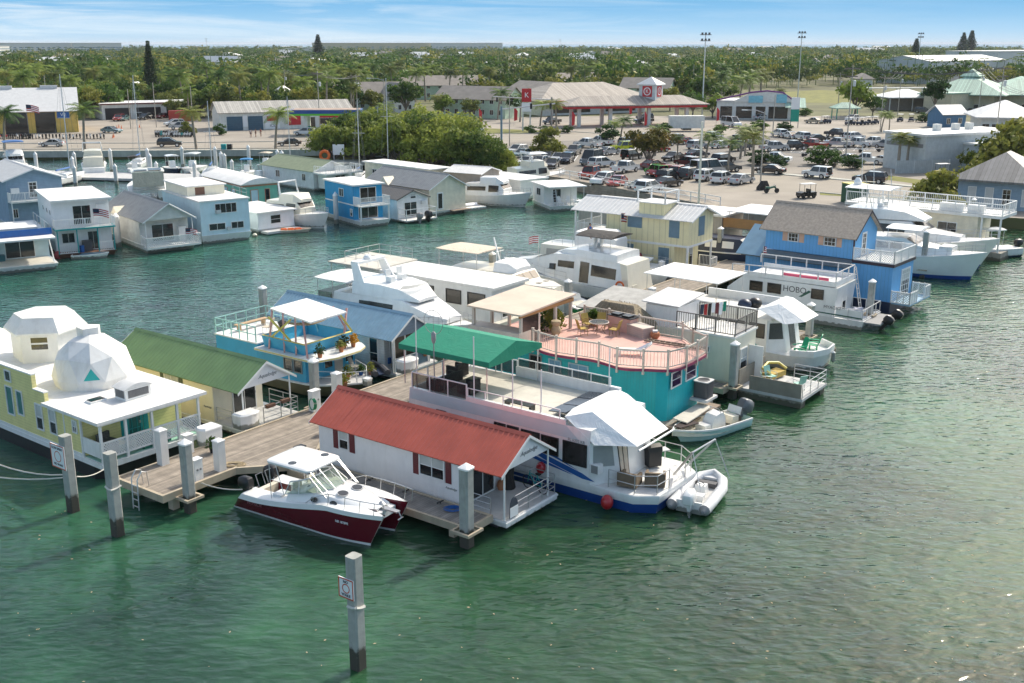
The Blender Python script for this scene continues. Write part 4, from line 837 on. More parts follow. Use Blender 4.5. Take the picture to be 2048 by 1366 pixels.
# sloped windscreen front: quads
fx=[(0,.6,.95),(0,.6,3.0),(1.15,-.45,.95),(1.0,-.2,3.0),(2.0,-.45,.95),(2.0,-.2,3.0),(Wx-1.15,-.45,.95),(Wx-1.,-.2,3.),(Wx,.6,.95),(Wx,.6,3.)]
mb=MB();mb.add(fx,[(0,2,3,1),(2,4,5,3),(4,6,7,5),(6,8,9,7),(1,3,5,7,9)]);mb.put('front_cabin','gel_white',WB)
def onq(name,a,b,c,d,m,par,u0,u1,v0,v1,off=.02,th=.02):
 a,b,c,d=map(Vector,(a,b,c,d));nr=(b-a).cross(d-a).normalized()
 if nr.dot(Vector((0,-1,0)))<0 and abs(nr.y)>.2: nr=-nr
 elif abs(nr.y) <= .2 and nr.x>0: nr=-nr
 P=lambda u,v: a.lerp(b,u).lerp(d.lerp(c,u),v)+nr*off
 q=[P(u0,v0),P(u1,v0),P(u1,v1),P(u0,v1)];mb=MB();mb.add(q+[p-nr*th*.8 for p in q],[(0,1,2,3),(7,6,5,4),(0,4,5,1),(1,5,6,2),(2,6,7,3),(3,7,4,0)])
 return mb.put(name,m,par)
onq('windscreen',fx[0],fx[2],fx[3],fx[1],mat('screen_grey',(.3,.32,.31),.3),WB,.12,.85,.42,.93);onq('sliding_door',fx[2],fx[4],fx[5],fx[3],'tinted',WB,.05,.95,.02,.95);onq('door_curtain',fx[2],fx[4],fx[5],fx[3],'canvas_tan',WB,.1,.4,.03,.94,.035,.01);onq('door_curtain',fx[2],fx[4],fx[5],fx[3],'canvas_tan',WB,.5,.85,.03,.94,.035,.01)
for y0,y1,z0,z1 in ((.75,2.1,1.75,2.88),(2.35,3.35,1.95,2.88),(3.45,4.55,1.95,2.9),(4.7,5.4,2.2,2.92),(5.5,6.2,2.2,2.92),(9.3,9.95,2.15,2.8)): win(WB,'s',0,y0,y1,z0,z1,1,1,fr='black',gl='tinted',fw=.05)
mb=MB()
for k,(pts) in enumerate(([(.3,1.15),(1.0,1.42),(2.2,1.68),(3.6,1.98),(5.2,2.22),(4.2,1.98),(3.2,1.62),(2.0,1.36),(1.0,1.15)],[(1.2,1.5),(2.6,1.86),(4.2,2.14),(6.4,2.3),(4.4,2.22),(2.6,1.98)],[(1.5,1.22),(3.0,1.55),(4.6,1.85),(7.0,2.1),(5.0,1.72),(3.0,1.4)])):
 mb.ext(pts,0,-.006,-.0005) if k==0 else mb.ext(pts,0,-.012-.004*k,-.0065)
 mb.put('wave_stripe','stripe_blue',WB);mb=MB()
text('registration','FL 6202 KR',.2,WB,'grey',face_M('s',1.35,2.97,-.014) @ Matrix.Rotation(0,4,'Z'))
tp=MB();T1,T2,F1,F2,F0,F3,B0,B3=(.95,1.1,4.2),(4.25,1.1,4.2),(1.1,-1.3,2.95),(4.1,-1.3,2.95),(.0,.35,2.98),(5.2,.35,2.98),(.1,2.1,4.0),(5.1,2.1,4.)
tp.add([T1,T2,F1,F2,F0,F3,B0,B3,(.95,2.2,4.15),(4.25,2.2,4.15),(1.02,-.5,3.36),(4.15,-.5,3.36),(.45,.1,3.3)],[(0,10,11,1),(10,2,3,11),(0,6,4,2,10),(1,11,3,5,7),(0,1,9,8),(0,8,6),(1,7,9)]);tp.put('bow_tarp','canvas_white',WB,0)
MB().tube([(.9,-1.5,2.85),(4.3,-1.5,2.9)],.05,8).put('awning_roller','white_trim',WB)
for k in range(3): MB().slab([(.5+k*1.25,2.3,4.05),(1.65+k*1.25,2.3,4.05),(1.65+k*1.25,3.3,3.95),(.5+k*1.25,3.3,3.95)],.05).put('solar_panel',mat('solar',(.02,.025,.04),.15),WB)
for nm,y0,y1,x in (('glass_rail',8.05,11.7,.12),('glass_rail',8.5,11.7,Wx-.12)):
 mb=MB();mb.rail([(x,y0,3.6),(x,y1,3.6)],.85,1.2,(1.,),.03,sq=True);ob=mb.put(nm,'white_trim',WB);MB().box(x-.01,x+.01,y0,y1,3.68,4.4).put('smoked_panel','smoked',ob)
mb=MB();mb.rail([(Wx-.16,2.6,4.15),(Wx-.16,8.4,4.15)],.45,1.15,(1.,),.025,sq=True);ob=mb.put('glass_rail','white_trim',WB);MB().box(Wx-.17,Wx-.15,2.6,8.4,4.16,4.55).put('smoked_panel','smoked',ob)
mb=MB();mb.rail([(.15,11.7,3.6),(Wx-.15,11.7,3.6)],.85,1.2,(1.,),.03,sq=True);mb.put('rear_rail','white_trim',WB)
mb=MB();y0,y1,xa,xb,xm,ze,zr=6.8,12.8,.35,4.95,2.65,5.75,6.38
mb.add([(xa,y0,ze),(xm,y0,zr),(xb,y0,ze),(xa,y1,ze),(xm,y1,zr),(xb,y1,ze),(xa,y0,ze-.28),(xb,y0,ze-.28),(xa,y1,ze-.28),(xb,y1,ze-.28),(xm,y0,ze-.28),(xm,y1,ze-.28)],[(0,1,4,3),(1,2,5,4),(0,6,10,1),(1,10,7,2),(3,4,11,8),(4,5,9,11),(0,3,8,6),(2,7,9,5)]);mb.put('awning','canvas_green',WB,0)
mb=MB();mb.rail([(.14,2.4,3.85),(.14,8.0,3.85)],.42,1.1,(1.,),.022,sq=True);mb.put('low_rail','white_trim',WB)
tubes(WB,'awning_pole','alu',.03,*[[(x,y,3.6),(x,y,ze-.05)] for x in (.45,4.85) for y in (7.0,9.8,12.5)])
for x,y,h in ((.16,11.4,3.9),(.16,7.6,3.4),(.16,5.2,2.6),(.3,3.6,2.4),(4.9,2.6,2.6)): MB().tube([(x,y,3.6),(x,y,3.6+h)],.03,6).put('mast_pole','white_trim',WB)
mb=MB();mb.tube([(.16+.0*a,10.2+.62*math.cos(a),7.35+.62*math.sin(a)) for a in [6.2832*i/24 for i in range(25)]],.014,5);mb.tube([(.16,10.2,3.6),(.16,10.2,6.3)],.03,6);mb.lathe([(.08,6.25),(.13,6.45),(.13,6.75),(.05,6.85)],(.16,10.2,0),10);mb.tube([(.16,10.2,6.8),(.16,10.2,8.2)],.01,5);mb.put('loop_antenna',mat('antenna_grey',(.3,.3,.3),.5),WB)
mb=MB();mb.rail([(.25,-.3,.96),(.25,-1.7,.96),(.85,-2.55,.96),(1.9,-2.6,.96)],.9,1.1,(1,.5),.025);mb.put('bow_railing','steel',WB);mb=MB();mb.rail([(3.5,-2.6,.96),(4.3,-2.5,.96),(5.0,-1.6,.96),(5.0,.2,.96)],.9,1.1,(1,.5),.025);mb.put('bow_railing','steel',WB)
MB().box(-.02,.4,.1,.55,1.55,2.0).m(1).box(-.03,-.02,.14,.5,1.58,1.97).put('air_conditioner',['white_trim','grey'],WB)
one(MB().ball((0,0,0),.3,.36,14,9),'mooring_buoy','red_paint','red ball fender hanging at the bow corner of the blue striped houseboat','fender',at(WB,-.25,-.55,.45))
one(MB().ball((0,0,0),.25,.3,12,8),'mooring_buoy','red_paint','red ball fender on the side of the blue striped houseboat behind the porch','fender',at(WB,-.25,3.2,1.25))
def sofa(loc,rz,w,d,m,label,name='wicker_armchair',h=.75):
 t=T(name,label,'armchair',loc,rz);MB().box(-w/2,w/2,-d/2,d/2,.08,.4).put('seat',m,t);MB().box(-w/2,w/2,d/2-.15,d/2,.4,h).put('backrest',m,t)
 boxes(t,'armrest',m,(-w/2,-w/2+.14,-d/2,d/2-.15,.4,h*.8),(w/2-.14,w/2,-d/2,d/2-.15,.4,h*.8));return t
sofa(at(WB,1.0,-1.0,.965),rot(WB,100),.95,.85,'wicker','brown wicker armchair on the bow deck, nearer the cabin door');sofa(at(WB,1.75,-1.95,.965),rot(WB,115),.95,.85,'wicker','brown wicker armchair on the bow deck, nearer the front railing')
t=T('gas_grill','black gas grill with side shelf on the bow deck','grill',at(WB,3.7,-.7,.965),rot(WB,-30));MB().box(-.35,.35,-.3,.3,.1,.85).put('cart','black',t);MB().ext([(-.3,.85),(.3,.85),(.28,1.1),(0,1.2),(-.28,1.1)],0,-.38,.38).put('lid','black',t);MB().box(.36,.85,-.25,.25,.8,.84).put('shelf','pale_metal',t)
for x,y,w,d,lab in ((1.1,10.3,1.9,.9,'black sofa under the green awning nearest the glass rail'),(3.0,11.0,.9,.85,'black armchair under the green awning at the far corner'),(1.0,8.6,.85,.85,'black armchair under the green awning by the white pole')): sofa(at(WB,x,y,3.615),rot(WB,180),w,d,'canvas_black',lab,'sofa',.8)
one(MB().box(-.5,.5,-.25,.25,0,.38).box(-.55,.55,-.3,.3,.38,.45),'coffee_table','old_wood','low slatted table on the sun deck of the blue striped houseboat','table',at(WB,1.9,9.2,3.615),rot(WB))
one(MB().box(-.8,.8,-.25,.25,.25,.3).box(-.8,-.7,-.2,.2,0,.25).box(.7,.8,-.2,.2,0,.25),'low_bench','black','low black bench on the sun deck beyond the awning','bench',at(WB,.75,5.2,3.615),rot(WB,90))
mb=MB();mb.bar((3.1,-2.2,1.1),(2.8,-3.3,2.6),.09);mb.bar((4.2,-2.2,1.1),(4.5,-3.6,2.8),.09);mb.tube([(2.8,-3.3,2.6),(4.5,-3.6,2.8)],.04,6);mb.tube([(4.5,-3.6,2.8),(4.6,-4.4,1.0)],.02,5);mb.tube([(2.8,-3.3,2.6),(2.4,-4.0,.9)],.02,5);mb.put('davit','steel',WB)
# inflatable tender
g1,g2=G(1365,1030,.3),G(1440,945,.3);d=g2-g1;c=(g1+g2)/2
RB=T('inflatable_boat','grey inflatable tender with white outboard tied off the houseboat bow','inflatable boat',(c.x,c.y,0),math.atan2(d.y,d.x))
mb=MB();pts=[(-2.1,-.78,.38),(-1.2,-.8,.38),(.6,-.78,.4),(1.4,-.55,.5),(1.85,0,.58),(1.4,.55,.5),(.6,.78,.4),(-1.2,.8,.38),(-2.1,.78,.38)]
mb.tube(pts,.27,10);mb.m(1)
for s in (-1,1): mb.tube([(-2.1,s*.79,.38),(-2.35,s*.79,.38)],.27,10,r2=.08)
mb.put('tube',['tube_grey','grey'],RB)
mb=MB();mb.loft([[(-1.9,-.6,.35),(-1.9,0,.0),(-1.9,.6,.35)],[(.6,-.55,.38),(.6,0,.02),(.6,.55,.38)],[(1.6,-.1,.5),(1.65,0,.4),(1.6,.1,.5)]],closed=True);mb.put('floor','deck_grey',RB)
MB().box(-1.95,-1.85,-.62,.62,.05,.62).put('transom','gel_white',RB);MB().loft([[(-.2+a,b,z) for a,b in ((-.25*w,-.28*w),(.3*w,-.28*w),(.3*w,.28*w),(-.25*w,.28*w))] for z,w in ((.35,1),(.8,.85))]).put('console','gel_white',RB);wheel_helm(RB,-.45,0,.95,.22,55)
MB().box(-1.2,-.8,-.4,.4,.35,.65).put('seat','gel_white',RB);MB().box(.5,.85,-.5,.5,.4,.62).put('bow_seat','dark_grey',RB);MB().box(1.25,1.55,-.42,.42,.5,.62).put('bow_step','tube_grey',RB)
outboard(RB,-2.0,-.1,.75,'gel_white',s=.95,tilt=-12)
# skiff by the turquoise house
g1,g2=G(1355,885,0),G(1480,845,0);d=g2-g1
SK=T('skiff','open white and seafoam centre console skiff beside the turquoise house','skiff',(g2.x,g2.y,0),math.atan2(-d.y,-d.x))
mb,hf,shr=hull(5.6,2.1,.55,.85,.85,.12,.2,2.4,bh=.06,mid=.5,deck_drop=.38);mb.put('hull',[mat('seafoam_hull',(.45,.66,.62),.3,var=.06,dirt=.1),'seafoam','gel_cream','gel_white'],SK)
mb=MB();mb.ext([(1.7,.25),(2.9,.25),(2.75,.75),(2.5,1.05),(1.95,1.15),(1.75,.8)],1,-.38,.38);mb.put('console','gel_white',SK);MB().box(2.9,3.4,-.35,.35,.25,.62).put('console_seat','gel_white',SK);mb=MB();mb.tube([(2.1,-.35,1.1),(2.3,-.33,1.4),(2.3,.33,1.4),(2.1,.35,1.1)],.02,6);mb.put('grab_rail','steel',SK)
wheel_helm(SK,1.75,0,1.1,.2,-60);MB().box(.7,1.2,-.45,.45,.25,.72).put('leaning_seat','gel_cream',SK);MB().slab([(.65,-.45,.75),(.65,.45,.75),(.5,.45,1.15),(.5,-.45,1.15)],.06).put('seat_back','gel_white',SK)
MB().slab([(3.6,-.75,.8),(5.1,-.4,.84),(5.1,.1,.86),(3.6,.1,.82)],.05).put('bow_cushion',mat('brown_cushion',(.035,.02,.02),.8),SK);outboard(SK,.0,0,.75,mat('outboard_grey',(.13,.14,.15),.3),s=1.15,tilt=-25)
# ================================================================ turquoise house with pink roof terrace
TH=TF('turquoise_houseboat','turquoise batten houseboat with pink roof terrace and beige railings','houseboat',8.37,56.26,V0);zf=3.75
def smooth(pts,n=6):
 out=[];m=len(pts)
 for i in range(m-1):
  p0,p1,p2,p3=pts[max(0,i-1)],pts[i],pts[i+1],pts[min(m-1,i+2)]
  for k in range(n):
   t=k/n;out.append(tuple(.5*((2*b)+(-a+c)*t+(2*a-5*b+4*c-d)*t*t+(-a+3*b-3*c+d)*t**3) for a,b,c,d in zip(p0,p1,p2,p3)))
 return out+[pts[-1]]
wavy=smooth([(-.35,1.0),(-.95,2.2),(-.55,4.2),(-.85,5.8),(-.9,7.3),(-.3,9.0),(-.3,12.8)])
front=smooth([(5.0,.9),(4.75,.1),(4.2,-.35),(1.6,-.45),(.4,-.2),(-.35,1.0)])
dpoly=front+wavy[1:]+[(6.4,12.8),(6.4,7.5),(6.2,5.2),(6.2,2.2),(5.7,1.2)]
MB().prism([(0.15,.6),(.6,.1),(1.2,0),(4.1,0),(4.5,.35),(4.5,12.5),(0.15,12.5)],.6,3.62).put('wall','teal_batten',TH)
MB().box(-.1,5.6,-.3,13,-.2,.6).put('float',mat('float_grey',(.3,.28,.24),.85,dirt=.5,wl=(.35,(.06,.06,.035),.85)),TH)
MB().prism(dpoly,3.62,zf).put('terrace_floor','pink_deck',TH)
MB().prism([(2.8+(p[0]-2.8)*1.006,6+(p[1]-6)*1.006) for p in dpoly],3.58,3.72).put('terrace_edge','magenta_trim',TH)
for (x0,x1) in ((.75,1.95),(2.45,3.75)): win(TH,'f',0,x0,x1,2.45,3.4,1,2,gl=mat('purple_glass',(.04,.012,.06),.1,spec=.7))
for y0,y1,r in ((5.0,6.4,2),(6.9,7.8,2)): win(TH,'s',.15,y0,y1,1.4,3.05,2,r,fr=mat('pale_frame',(.4,.55,.62),.5),gl=mat('blue_curtain',(.16,.34,.5),.6,kind='batten',per=.1,bump=.4))
win(TH,'s',.15,8.3,9.2,1.0,3.1,1,1,fr='grey',gl='glass',name='side_door')
def terr(pts,name='railing',cl=False):
 mb=MB();L_=0;last=None;pts=[Vector((p[0],p[1],zf)) for p in pts]
 acc=[pts[0]]
 for p in pts[1:]:
  if (p-acc[-1]).length>1.25: acc.append(p)
 if (acc[-1]-pts[-1]).length>.5: acc.append(pts[-1])
 for p in acc: mb.cbox((p.x,p.y,zf-.35),.11,.11,1.45);mb.cbox((p.x,p.y,zf+1.1),.14,.14,.04)
 for a,b in zip(acc[:-1],acc[1:]):
  mb.bar(a+Vector((0,0,1.)),b+Vector((0,0,1.)),.06,.09);mb.bar(a+Vector((0,0,.12)),b+Vector((0,0,.12)),.045,.06)
  n=max(2,int((b-a).length/.17))
  for k in range(1,n): q=a.lerp(b,k/n);mb.bar(q+Vector((0,0,.12)),q+Vector((0,0,1.)),.022)
 return mb.put(name,'beige_rail',TH)
terr(front[:-1]+wavy[:int(len(wavy)*.82)]);terr([(5.0,.9),(5.7,1.3),(6.2,2.2),(6.2,5.2),(6.4,7.5),(6.35,9.3)])
# pavilion at the far end of the terrace
MB().slab([(-1.2,8.9,5.75),(4.7,8.9,5.95),(4.7,12.9,6.0),(-1.2,12.9,5.8)],.1).put('pavilion_roof',mat('tan_canvas_roof',(.60,.50,.40),.8,var=.1,scale=.8,dirt=.3,dcol=(.4,.33,.26)),TH)
boxes(TH,'pavilion_post','beige_rail',*[(x-.08,x+.08,y-.08,y+.08,zf,5.72) for x in (-.9,.9,2.7,4.4) for y in (9.1,12.6)])
MB().box(-1.1,4.6,9.0,9.12,5.5,5.72).put('pavilion_beam','orange_wood',TH)
MB().box(-.85,.85,9.05,9.09,zf+.1,5.5).put('screen_panel','tinted',TH);MB().box(-1.2,.0,9.0,12.8,3.5,4.6).put('side_wall','beige_rail',TH)
one(MB().lathe([(.12,0),(.3,.3),(.3,.5),(.2,.7),(.3,.85),(.3,1.0),(.18,1.05)],n=12),'stone_urn','rope_tan','stacked pale stone urn by the pavilion on the pink terrace','urn',at(TH,2.2,8.7,zf))
for x,y,lab,r_,lm in ((3.2,9.6,'large bright leafy plant beside the pavilion post on the pink terrace',.9,'leaf_c'),(1.8,9.9,'dark leafy plant under the pavilion roof behind the urn',.8,'leaf_dark'),(4.1,10.4,'dark green plant in the back corner of the pavilion',.8,'leaf_b'),(6.0,8.4,'spiky agave like plant behind the glass table on the pink terrace',.5,'leaf_b')): potplant(at(TH,x,y,zf),lab,r_,r_*1.3,lm,'terracotta',.25,350,.16)
def tbl(loc): 
 t=T('garden_table','round glass garden table with wrought chairs around it on the pink terrace','table',loc);MB().lathe([(.6,.72),(.62,.74),(.6,.76)],n=20).put('table_top','smoked',t);MB().tube([(.6*math.cos(a),.6*math.sin(a),.74) for a in [6.2832*i/20 for i in range(21)]],.03,6).put('rim','beige_rail',t)
 for k in range(3): MB().tube([(.4*math.cos(2.1*k),.4*math.sin(2.1*k),0),(.15*math.cos(2.1*k),.15*math.sin(2.1*k),.4),(.4*math.cos(2.1*k),.4*math.sin(2.1*k),.72)],.02,5).put('leg','old_wood',t)
tl=at(TH,4.4,7.0,zf);tbl(tl)
for k,(dx,dy,lab) in enumerate(((-1,-.3,'gold bentwood chair on the railing side of the glass table'),(.9,-.5,'gold bentwood chair nearest the grill counter'),(.2,1.0,'gold bentwood chair behind the glass table'),(-.6,.9,'gold bentwood chair between the glass table and the plants'))): chair(tl+Vector((dx,dy,0)),math.atan2(dy,dx)-R(90),lab,mat('gold_bent',(.3,.2,.07),.5),'wicker_gold','bentwood_chair')
chair(at(TH,5.1,8.4,zf),rot(TH,30),'dark wooden armchair in front of the leafy plants on the pink terrace','brown_wood','brown_wood','wooden_armchair')
one(MB().box(-.9,.9,-.35,.35,0,.9).m(1).box(-.95,.95,-.4,.4,.9,.95).box(-.7,-.1,-.25,.25,.95,1.05).box(.15,.75,-.25,.25,.95,1.05),'grill_counter',['pink_deck','black'],'pink outdoor kitchen counter with black grill tops on the terrace','counter',at(TH,5.9,6.2,zf),rot(TH,80))
one(MB().box(-.75,.75,-.45,.45,0,.6).m(1).box(-.78,.78,-.48,.48,.6,.66),'storage_bench',[mat('pinkish_board',(.48,.37,.33),.8,kind='siding',per=.12),'beige_rail'],'pinkish boarded storage bench beside the grill counter','bench',at(TH,5.5,4.7,zf),rot(TH,70))
one(MB().lathe([(.15,0),(.3,.2),(.28,.4),(.2,.45)],n=12).m(1).box(-.15,.15,-.12,.12,.42,.55),'round_planter',['terracotta','white_trim'],'round orange pot by the storage bench on the pink terrace','pot',at(TH,5.35,3.6,zf))
t=T('ladder','pale wooden ladder lying on the pink terrace','ladder',at(TH,4.7,2.0,zf+.05),rot(TH,95));mb=MB()
for s in (-.2,.2): mb.box(-1.8,1.8,s-.03,s+.03,0,.1)
for k in range(10): mb.box(-1.7+.37*k,-1.64+.37*k,-.17,.17,.03,.07)
mb.put('frame','old_wood',t)
t=T('sun_lounger','white lounger with a draped towel on the pink terrace','lounger',at(TH,1.6,2.9,zf),rot(TH,-60));MB().box(-.9,.5,-.3,.3,.28,.33).put('seat','white_trim',t);MB().slab([(.5,-.3,.33),(.5,.3,.33),(1.0,.3,.75),(1.0,-.3,.75)],.04).put('backrest','white_trim',t);boxes(t,'leg','white_trim',*[(x-.03,x+.03,y-.03,y+.03,0,.28) for x in (-.8,.4) for y in (-.27,.27)]);MB().slab([(-.1,-.35,.36),(.5,-.35,.38),(.95,.0,.8),(.3,.35,.36)],.04).put('towel','sign_white',t)
t=T('air_conditioner','dark grey air conditioning unit on a bracket at the end of the turquoise house','air conditioner',at(TH,3.75,-.55,1.35),rot(TH));MB().prism(rrect(-.45,.45,-.45,.45,.12),0,.95).put('cabinet','dark_grey',t);MB().prism(rrect(-.47,.47,-.47,.47,.12),.95,1.0).put('rim','pale_metal',t);MB().lathe([(.36,1.0),(.36,1.03),(.3,1.03),(.3,1.01)],n=20).m(1).lathe([(.3,1.001),(.3,1.012)],n=20).put('fan_grille',['grey','black'],t)
MB().box(3.1,4.5,-1.1,-.02,1.2,1.34).put('unit_bracket','pale_metal',TH);MB().box(-.1,5.0,-1.1,-.3,.45,.6).put('end_platform','old_wood',TH);MB().slab([(.2,-1.4,.95),(3.4,-1.3,1.0),(3.5,-.4,1.0),(.4,-.4,.95)],.06).put('gangplank','deck_cream',TH)
HM,HP=R(-V0),R(180-V0)      # headings: bow towards / away from the open water
def brt(name,label,v,u,rz,cat='boat',group=None): return T(name,label,cat,VU(v,u),rz,group)
def house(t,secs,m='gel_white',name='deckhouse',zb=None,tum=.86,band=None,screen=None,gl='tinted',crown=.06):
 """lofted deckhouse; secs = [(x, half width, z base, z top)], band = [(x0, x1, f0, f1)], screen = section index of the raked front"""
 rg=[]
 for x,w,b,z in secs: rg.append([(x,-w,b),(x,-w*tum,z),(x,-w*tum*.5,z+crown),(x,0,z+crown*1.3),(x,w*tum*.5,z+crown),(x,w*tum,z),(x,w,b)])
 o=MB().loft(rg,closed=False).put(name,m,t,30)
 def ip(x):
  for a,b in zip(secs[:-1],secs[1:]):
   if a[0] <= x <= b[0]: f=(x-a[0])/max(1e-6,b[0]-a[0]);return [p+(q-p)*f for p,q in zip(a,b)]
  return list(secs[-1])
 for x0,x1,f0,f1 in band or []:
  for s in (-1,1):
   mb=MB();xs=[x0]+[q[0] for q in secs if x0<q[0]<x1]+[x1];pts=[]
   for x in xs:
    _,w,b,z=ip(x)
    pts+=[(x,s*(w+(w*tum-w)*f+.012),b+(z-b)*f) for f in (f0,f1)]
   mb.add(pts,[(2*i,2*i+2,2*i+3,2*i+1) if s<0 else (2*i,2*i+1,2*i+3,2*i+2) for i in range(len(xs)-1)]);mb.put('side_window',gl,o,0)
 for i in ([] if screen is None else ([screen] if isinstance(screen,int) else screen)):
  a,b=secs[i],secs[i+1]
  for y0,y1 in ((-.9,-.34),(-.3,.3),(.34,.9)):
   P=lambda u,q: Vector((a[0]+(b[0]-a[0])*u+.03,y*((a[1]+(b[1]-a[1])*u)*tum),a[3]+(b[3]-a[3])*u+crown*(1.3-.9*abs(y))+.02)) if (y := q) is not None else None
   q=[P(.12,y0),P(.9,y0),P(.9,y1),P(.12,y1)];MB().add(q,[(0,1,2,3)]).put('windscreen',gl,o,0)
 return o
def hullput(t,L,B,zs,zb,top='gel_white',boot='navy',deck='deck_white',rub='gel_white',**k):
 mb,hf,sh=hull(L,B,zs,zb,**k);mb.put('hull',[top,boot,deck,rub],t);return hf,sh
def canopy(t,x0,x1,hw,z,m,posts=(),zp=2.,name='canopy',th=.06,camber=.12,r=.025):
 mb=MB();n=6;rg=[]
 for i in range(n+1):
  x=x0+(x1-x0)*i/n;e=1 if 0<i<n else .97
  rg.append([(x,-hw*e,z-.05),(x,-hw*e,z),(x,-hw*.5,z+camber*.8),(x,0,z+camber),(x,hw*.5,z+camber*.8),(x,hw*e,z),(x,hw*e,z-.05)])
 mb.loft(rg);mb.put(name,m,t,30);tubes(t,'canopy_pole','alu',r,*[[(x,y,zp),(x,y,z)] for x,y in posts])
def seatbox(t,x,y,z,w=.5,m='gel_white'): MB().box(x-.25,x+.25,y-w/2,y+w/2,z,z+.45).box(x-.3,x-.2,y-w/2,y+w/2,z+.45,z+.95).put('seat',m,t)
# ---- express cruiser behind the blue roofed lodge
t=brt('cabin_cruiser','white cabin cruiser with radar arch between blue roofed lodge and long white barge',56.3,58.3,HM)
hf,sh=hullput(t,13.6,4.3,1.5,2.3,full=2.0)
house(t,[(1.6,1.9,1.4,3.3),(5.5,2.0,1.6,3.5),(8.3,1.95,1.7,3.5),(10.6,1.5,2.0,2.75),(11.8,.9,2.2,2.5)],band=[(4.3,7.6,.35,.8)],screen=None)
house(t,[(3.6,1.75,3.45,4.35),(6.4,1.8,3.5,4.4),(8.0,1.6,3.5,4.25),(9.4,1.0,3.4,3.55)],name='flybridge',tum=.94)
MB().loft([[(8.05,-1.5,4.25),(8.35,-.9,4.25),(8.5,0,4.25),(8.35,.9,4.25),(8.05,1.5,4.25)],[(8.35,-1.5,4.55),(8.7,-.9,4.55),(8.85,0,4.55),(8.7,.9,4.55),(8.35,1.5,4.55)]],cap=False,closed=False).put('fly_screen','smoked',t)
for s in (-1,1): MB().loft([[(4.0,s*1.75,3.6),(5.2,s*1.75,3.6),(5.2,s*1.62,3.6),(4.0,s*1.62,3.6)],[(3.3,s*1.45,5.6),(4.0,s*1.45,5.6),(4.0,s*1.32,5.6),(3.3,s*1.32,5.6)]]).put('radar_arch_leg','gel_white',t)
MB().box(3.3,4.0,-1.45,1.45,5.55,5.72).put('radar_arch','gel_white',t);MB().lathe([(.3,5.72),(.32,5.85),(.2,6.0)],(3.6,0,0),14).put('radar_dome','gel_white',t)
for y in (-.6,.6): seatbox(t,6.4,y,4.4)
canopy(t,-.2,3.3,1.9,4.2,'roof_white',[(0,-1.7),(0,1.7),(1.6,-1.75),(1.6,1.75)],1.5,'aft_hardtop');MB().box(.1,1.5,-1.75,1.75,1.5,3.2).put('aft_enclosure','smoked',t)
bowrail(13.6,hf,sh,8.5,.6,par=t);MB().box(11.0,11.5,-.3,.3,2.5,2.58).put('fore_hatch','grey',t)
# ---- long white barge
t=brt('house_barge','long low white house barge with flat roof and railed rear sun deck',61.5,47.2,R(90-V0))
MB().box(-.2,4.4,-.6,16.8,-.3,.9).put('float','gel_cream',t);MB().box(0,4.2,0,11.2,.9,3.4).put('wall','white_trim',t);mb=MB();mb.prism([(-.15,-.3),(4.35,-.3),(4.35,11.2),(-.15,11.2)],3.4,3.6);mb.put('roof','roof_white',t)
for y0,y1 in ((.6,2.3),(2.9,4.4),(5.6,7.2)): win(t,'s',0,y0,y1,1.9,3.0,1,1,fr='black',gl='tinted')
win(t,'f',0,1.2,3.2,1.0,3.0,2,1)
MB().box(.1,4.1,11.2,15.2,.9,3.6).put('rear_cabin','white_siding',t);MB().box(-.5,4.5,11.21,16.6,3.61,3.72).put('sun_deck','deck_cream',t);win(t,'s',.1,12,14.2,2.2,3.2,3,1,gl='tinted')
mb=MB();mb.rail([(.1,11.5,3.72),(.1,15.2,3.72),(4.2,15.2,3.72),(4.2,11.5,3.72)],.9,1.3,(1,.5),.02);mb.put('railing','alu',t)
tubes(t,'deck_post','alu',.04,*[[(x,16.4,.9),(x,16.4,3.6)] for x in (-.3,4.3)])
# ---- trawler with tan bimini
t=brt('trawler','white trawler with square tan canopy over its aft deck',69.3,57.5,HM)
hf,sh=hullput(t,12.5,4.2,1.4,2.0,full=2.1)
house(t,[(1.2,1.85,1.4,3.1),(5.6,1.9,1.5,3.2),(7.6,1.85,1.6,3.15),(8.3,1.6,1.6,2.5)],m='gel_cream',band=[(2,3,.45,.8),(3.4,4.2,.45,.8),(4.7,5.5,.45,.8),(6.0,7.0,.2,.85)],screen=2)
house(t,[(8.1,1.55,1.7,2.5),(9.8,1.3,1.8,2.45),(11.0,.7,1.9,2.3)],m='gel_cream',name='trunk_cabin');canopy(t,-.3,4.2,1.75,4.5,'canvas_tan',[(0,-1.6),(0,1.6),(4.,-1.6),(4.,1.6)],1.5,camber=.05,r=.035)
house(t,[(5.6,1.5,3.2,3.9),(6.9,1.4,3.2,3.9),(7.6,1.1,3.1,3.5)],m='canvas_white',name='flybridge_cover');mb=MB();mb.bar((5.2,.2,3.2),(4.4,.2,5.6),.1);mb.tube([(5.2,-.5,3.2),(5.2,-.5,4.6),(5.2,.5,4.6)],.03,5);mb.put('mast','gel_white',t)
for y in (-.4,.5): MB().box(9.2,9.6,y-.2,y+.2,2.5,2.56).put('fore_hatch','tan_siding',t)
bowrail(12.5,hf,sh,7.5,.65,par=t)
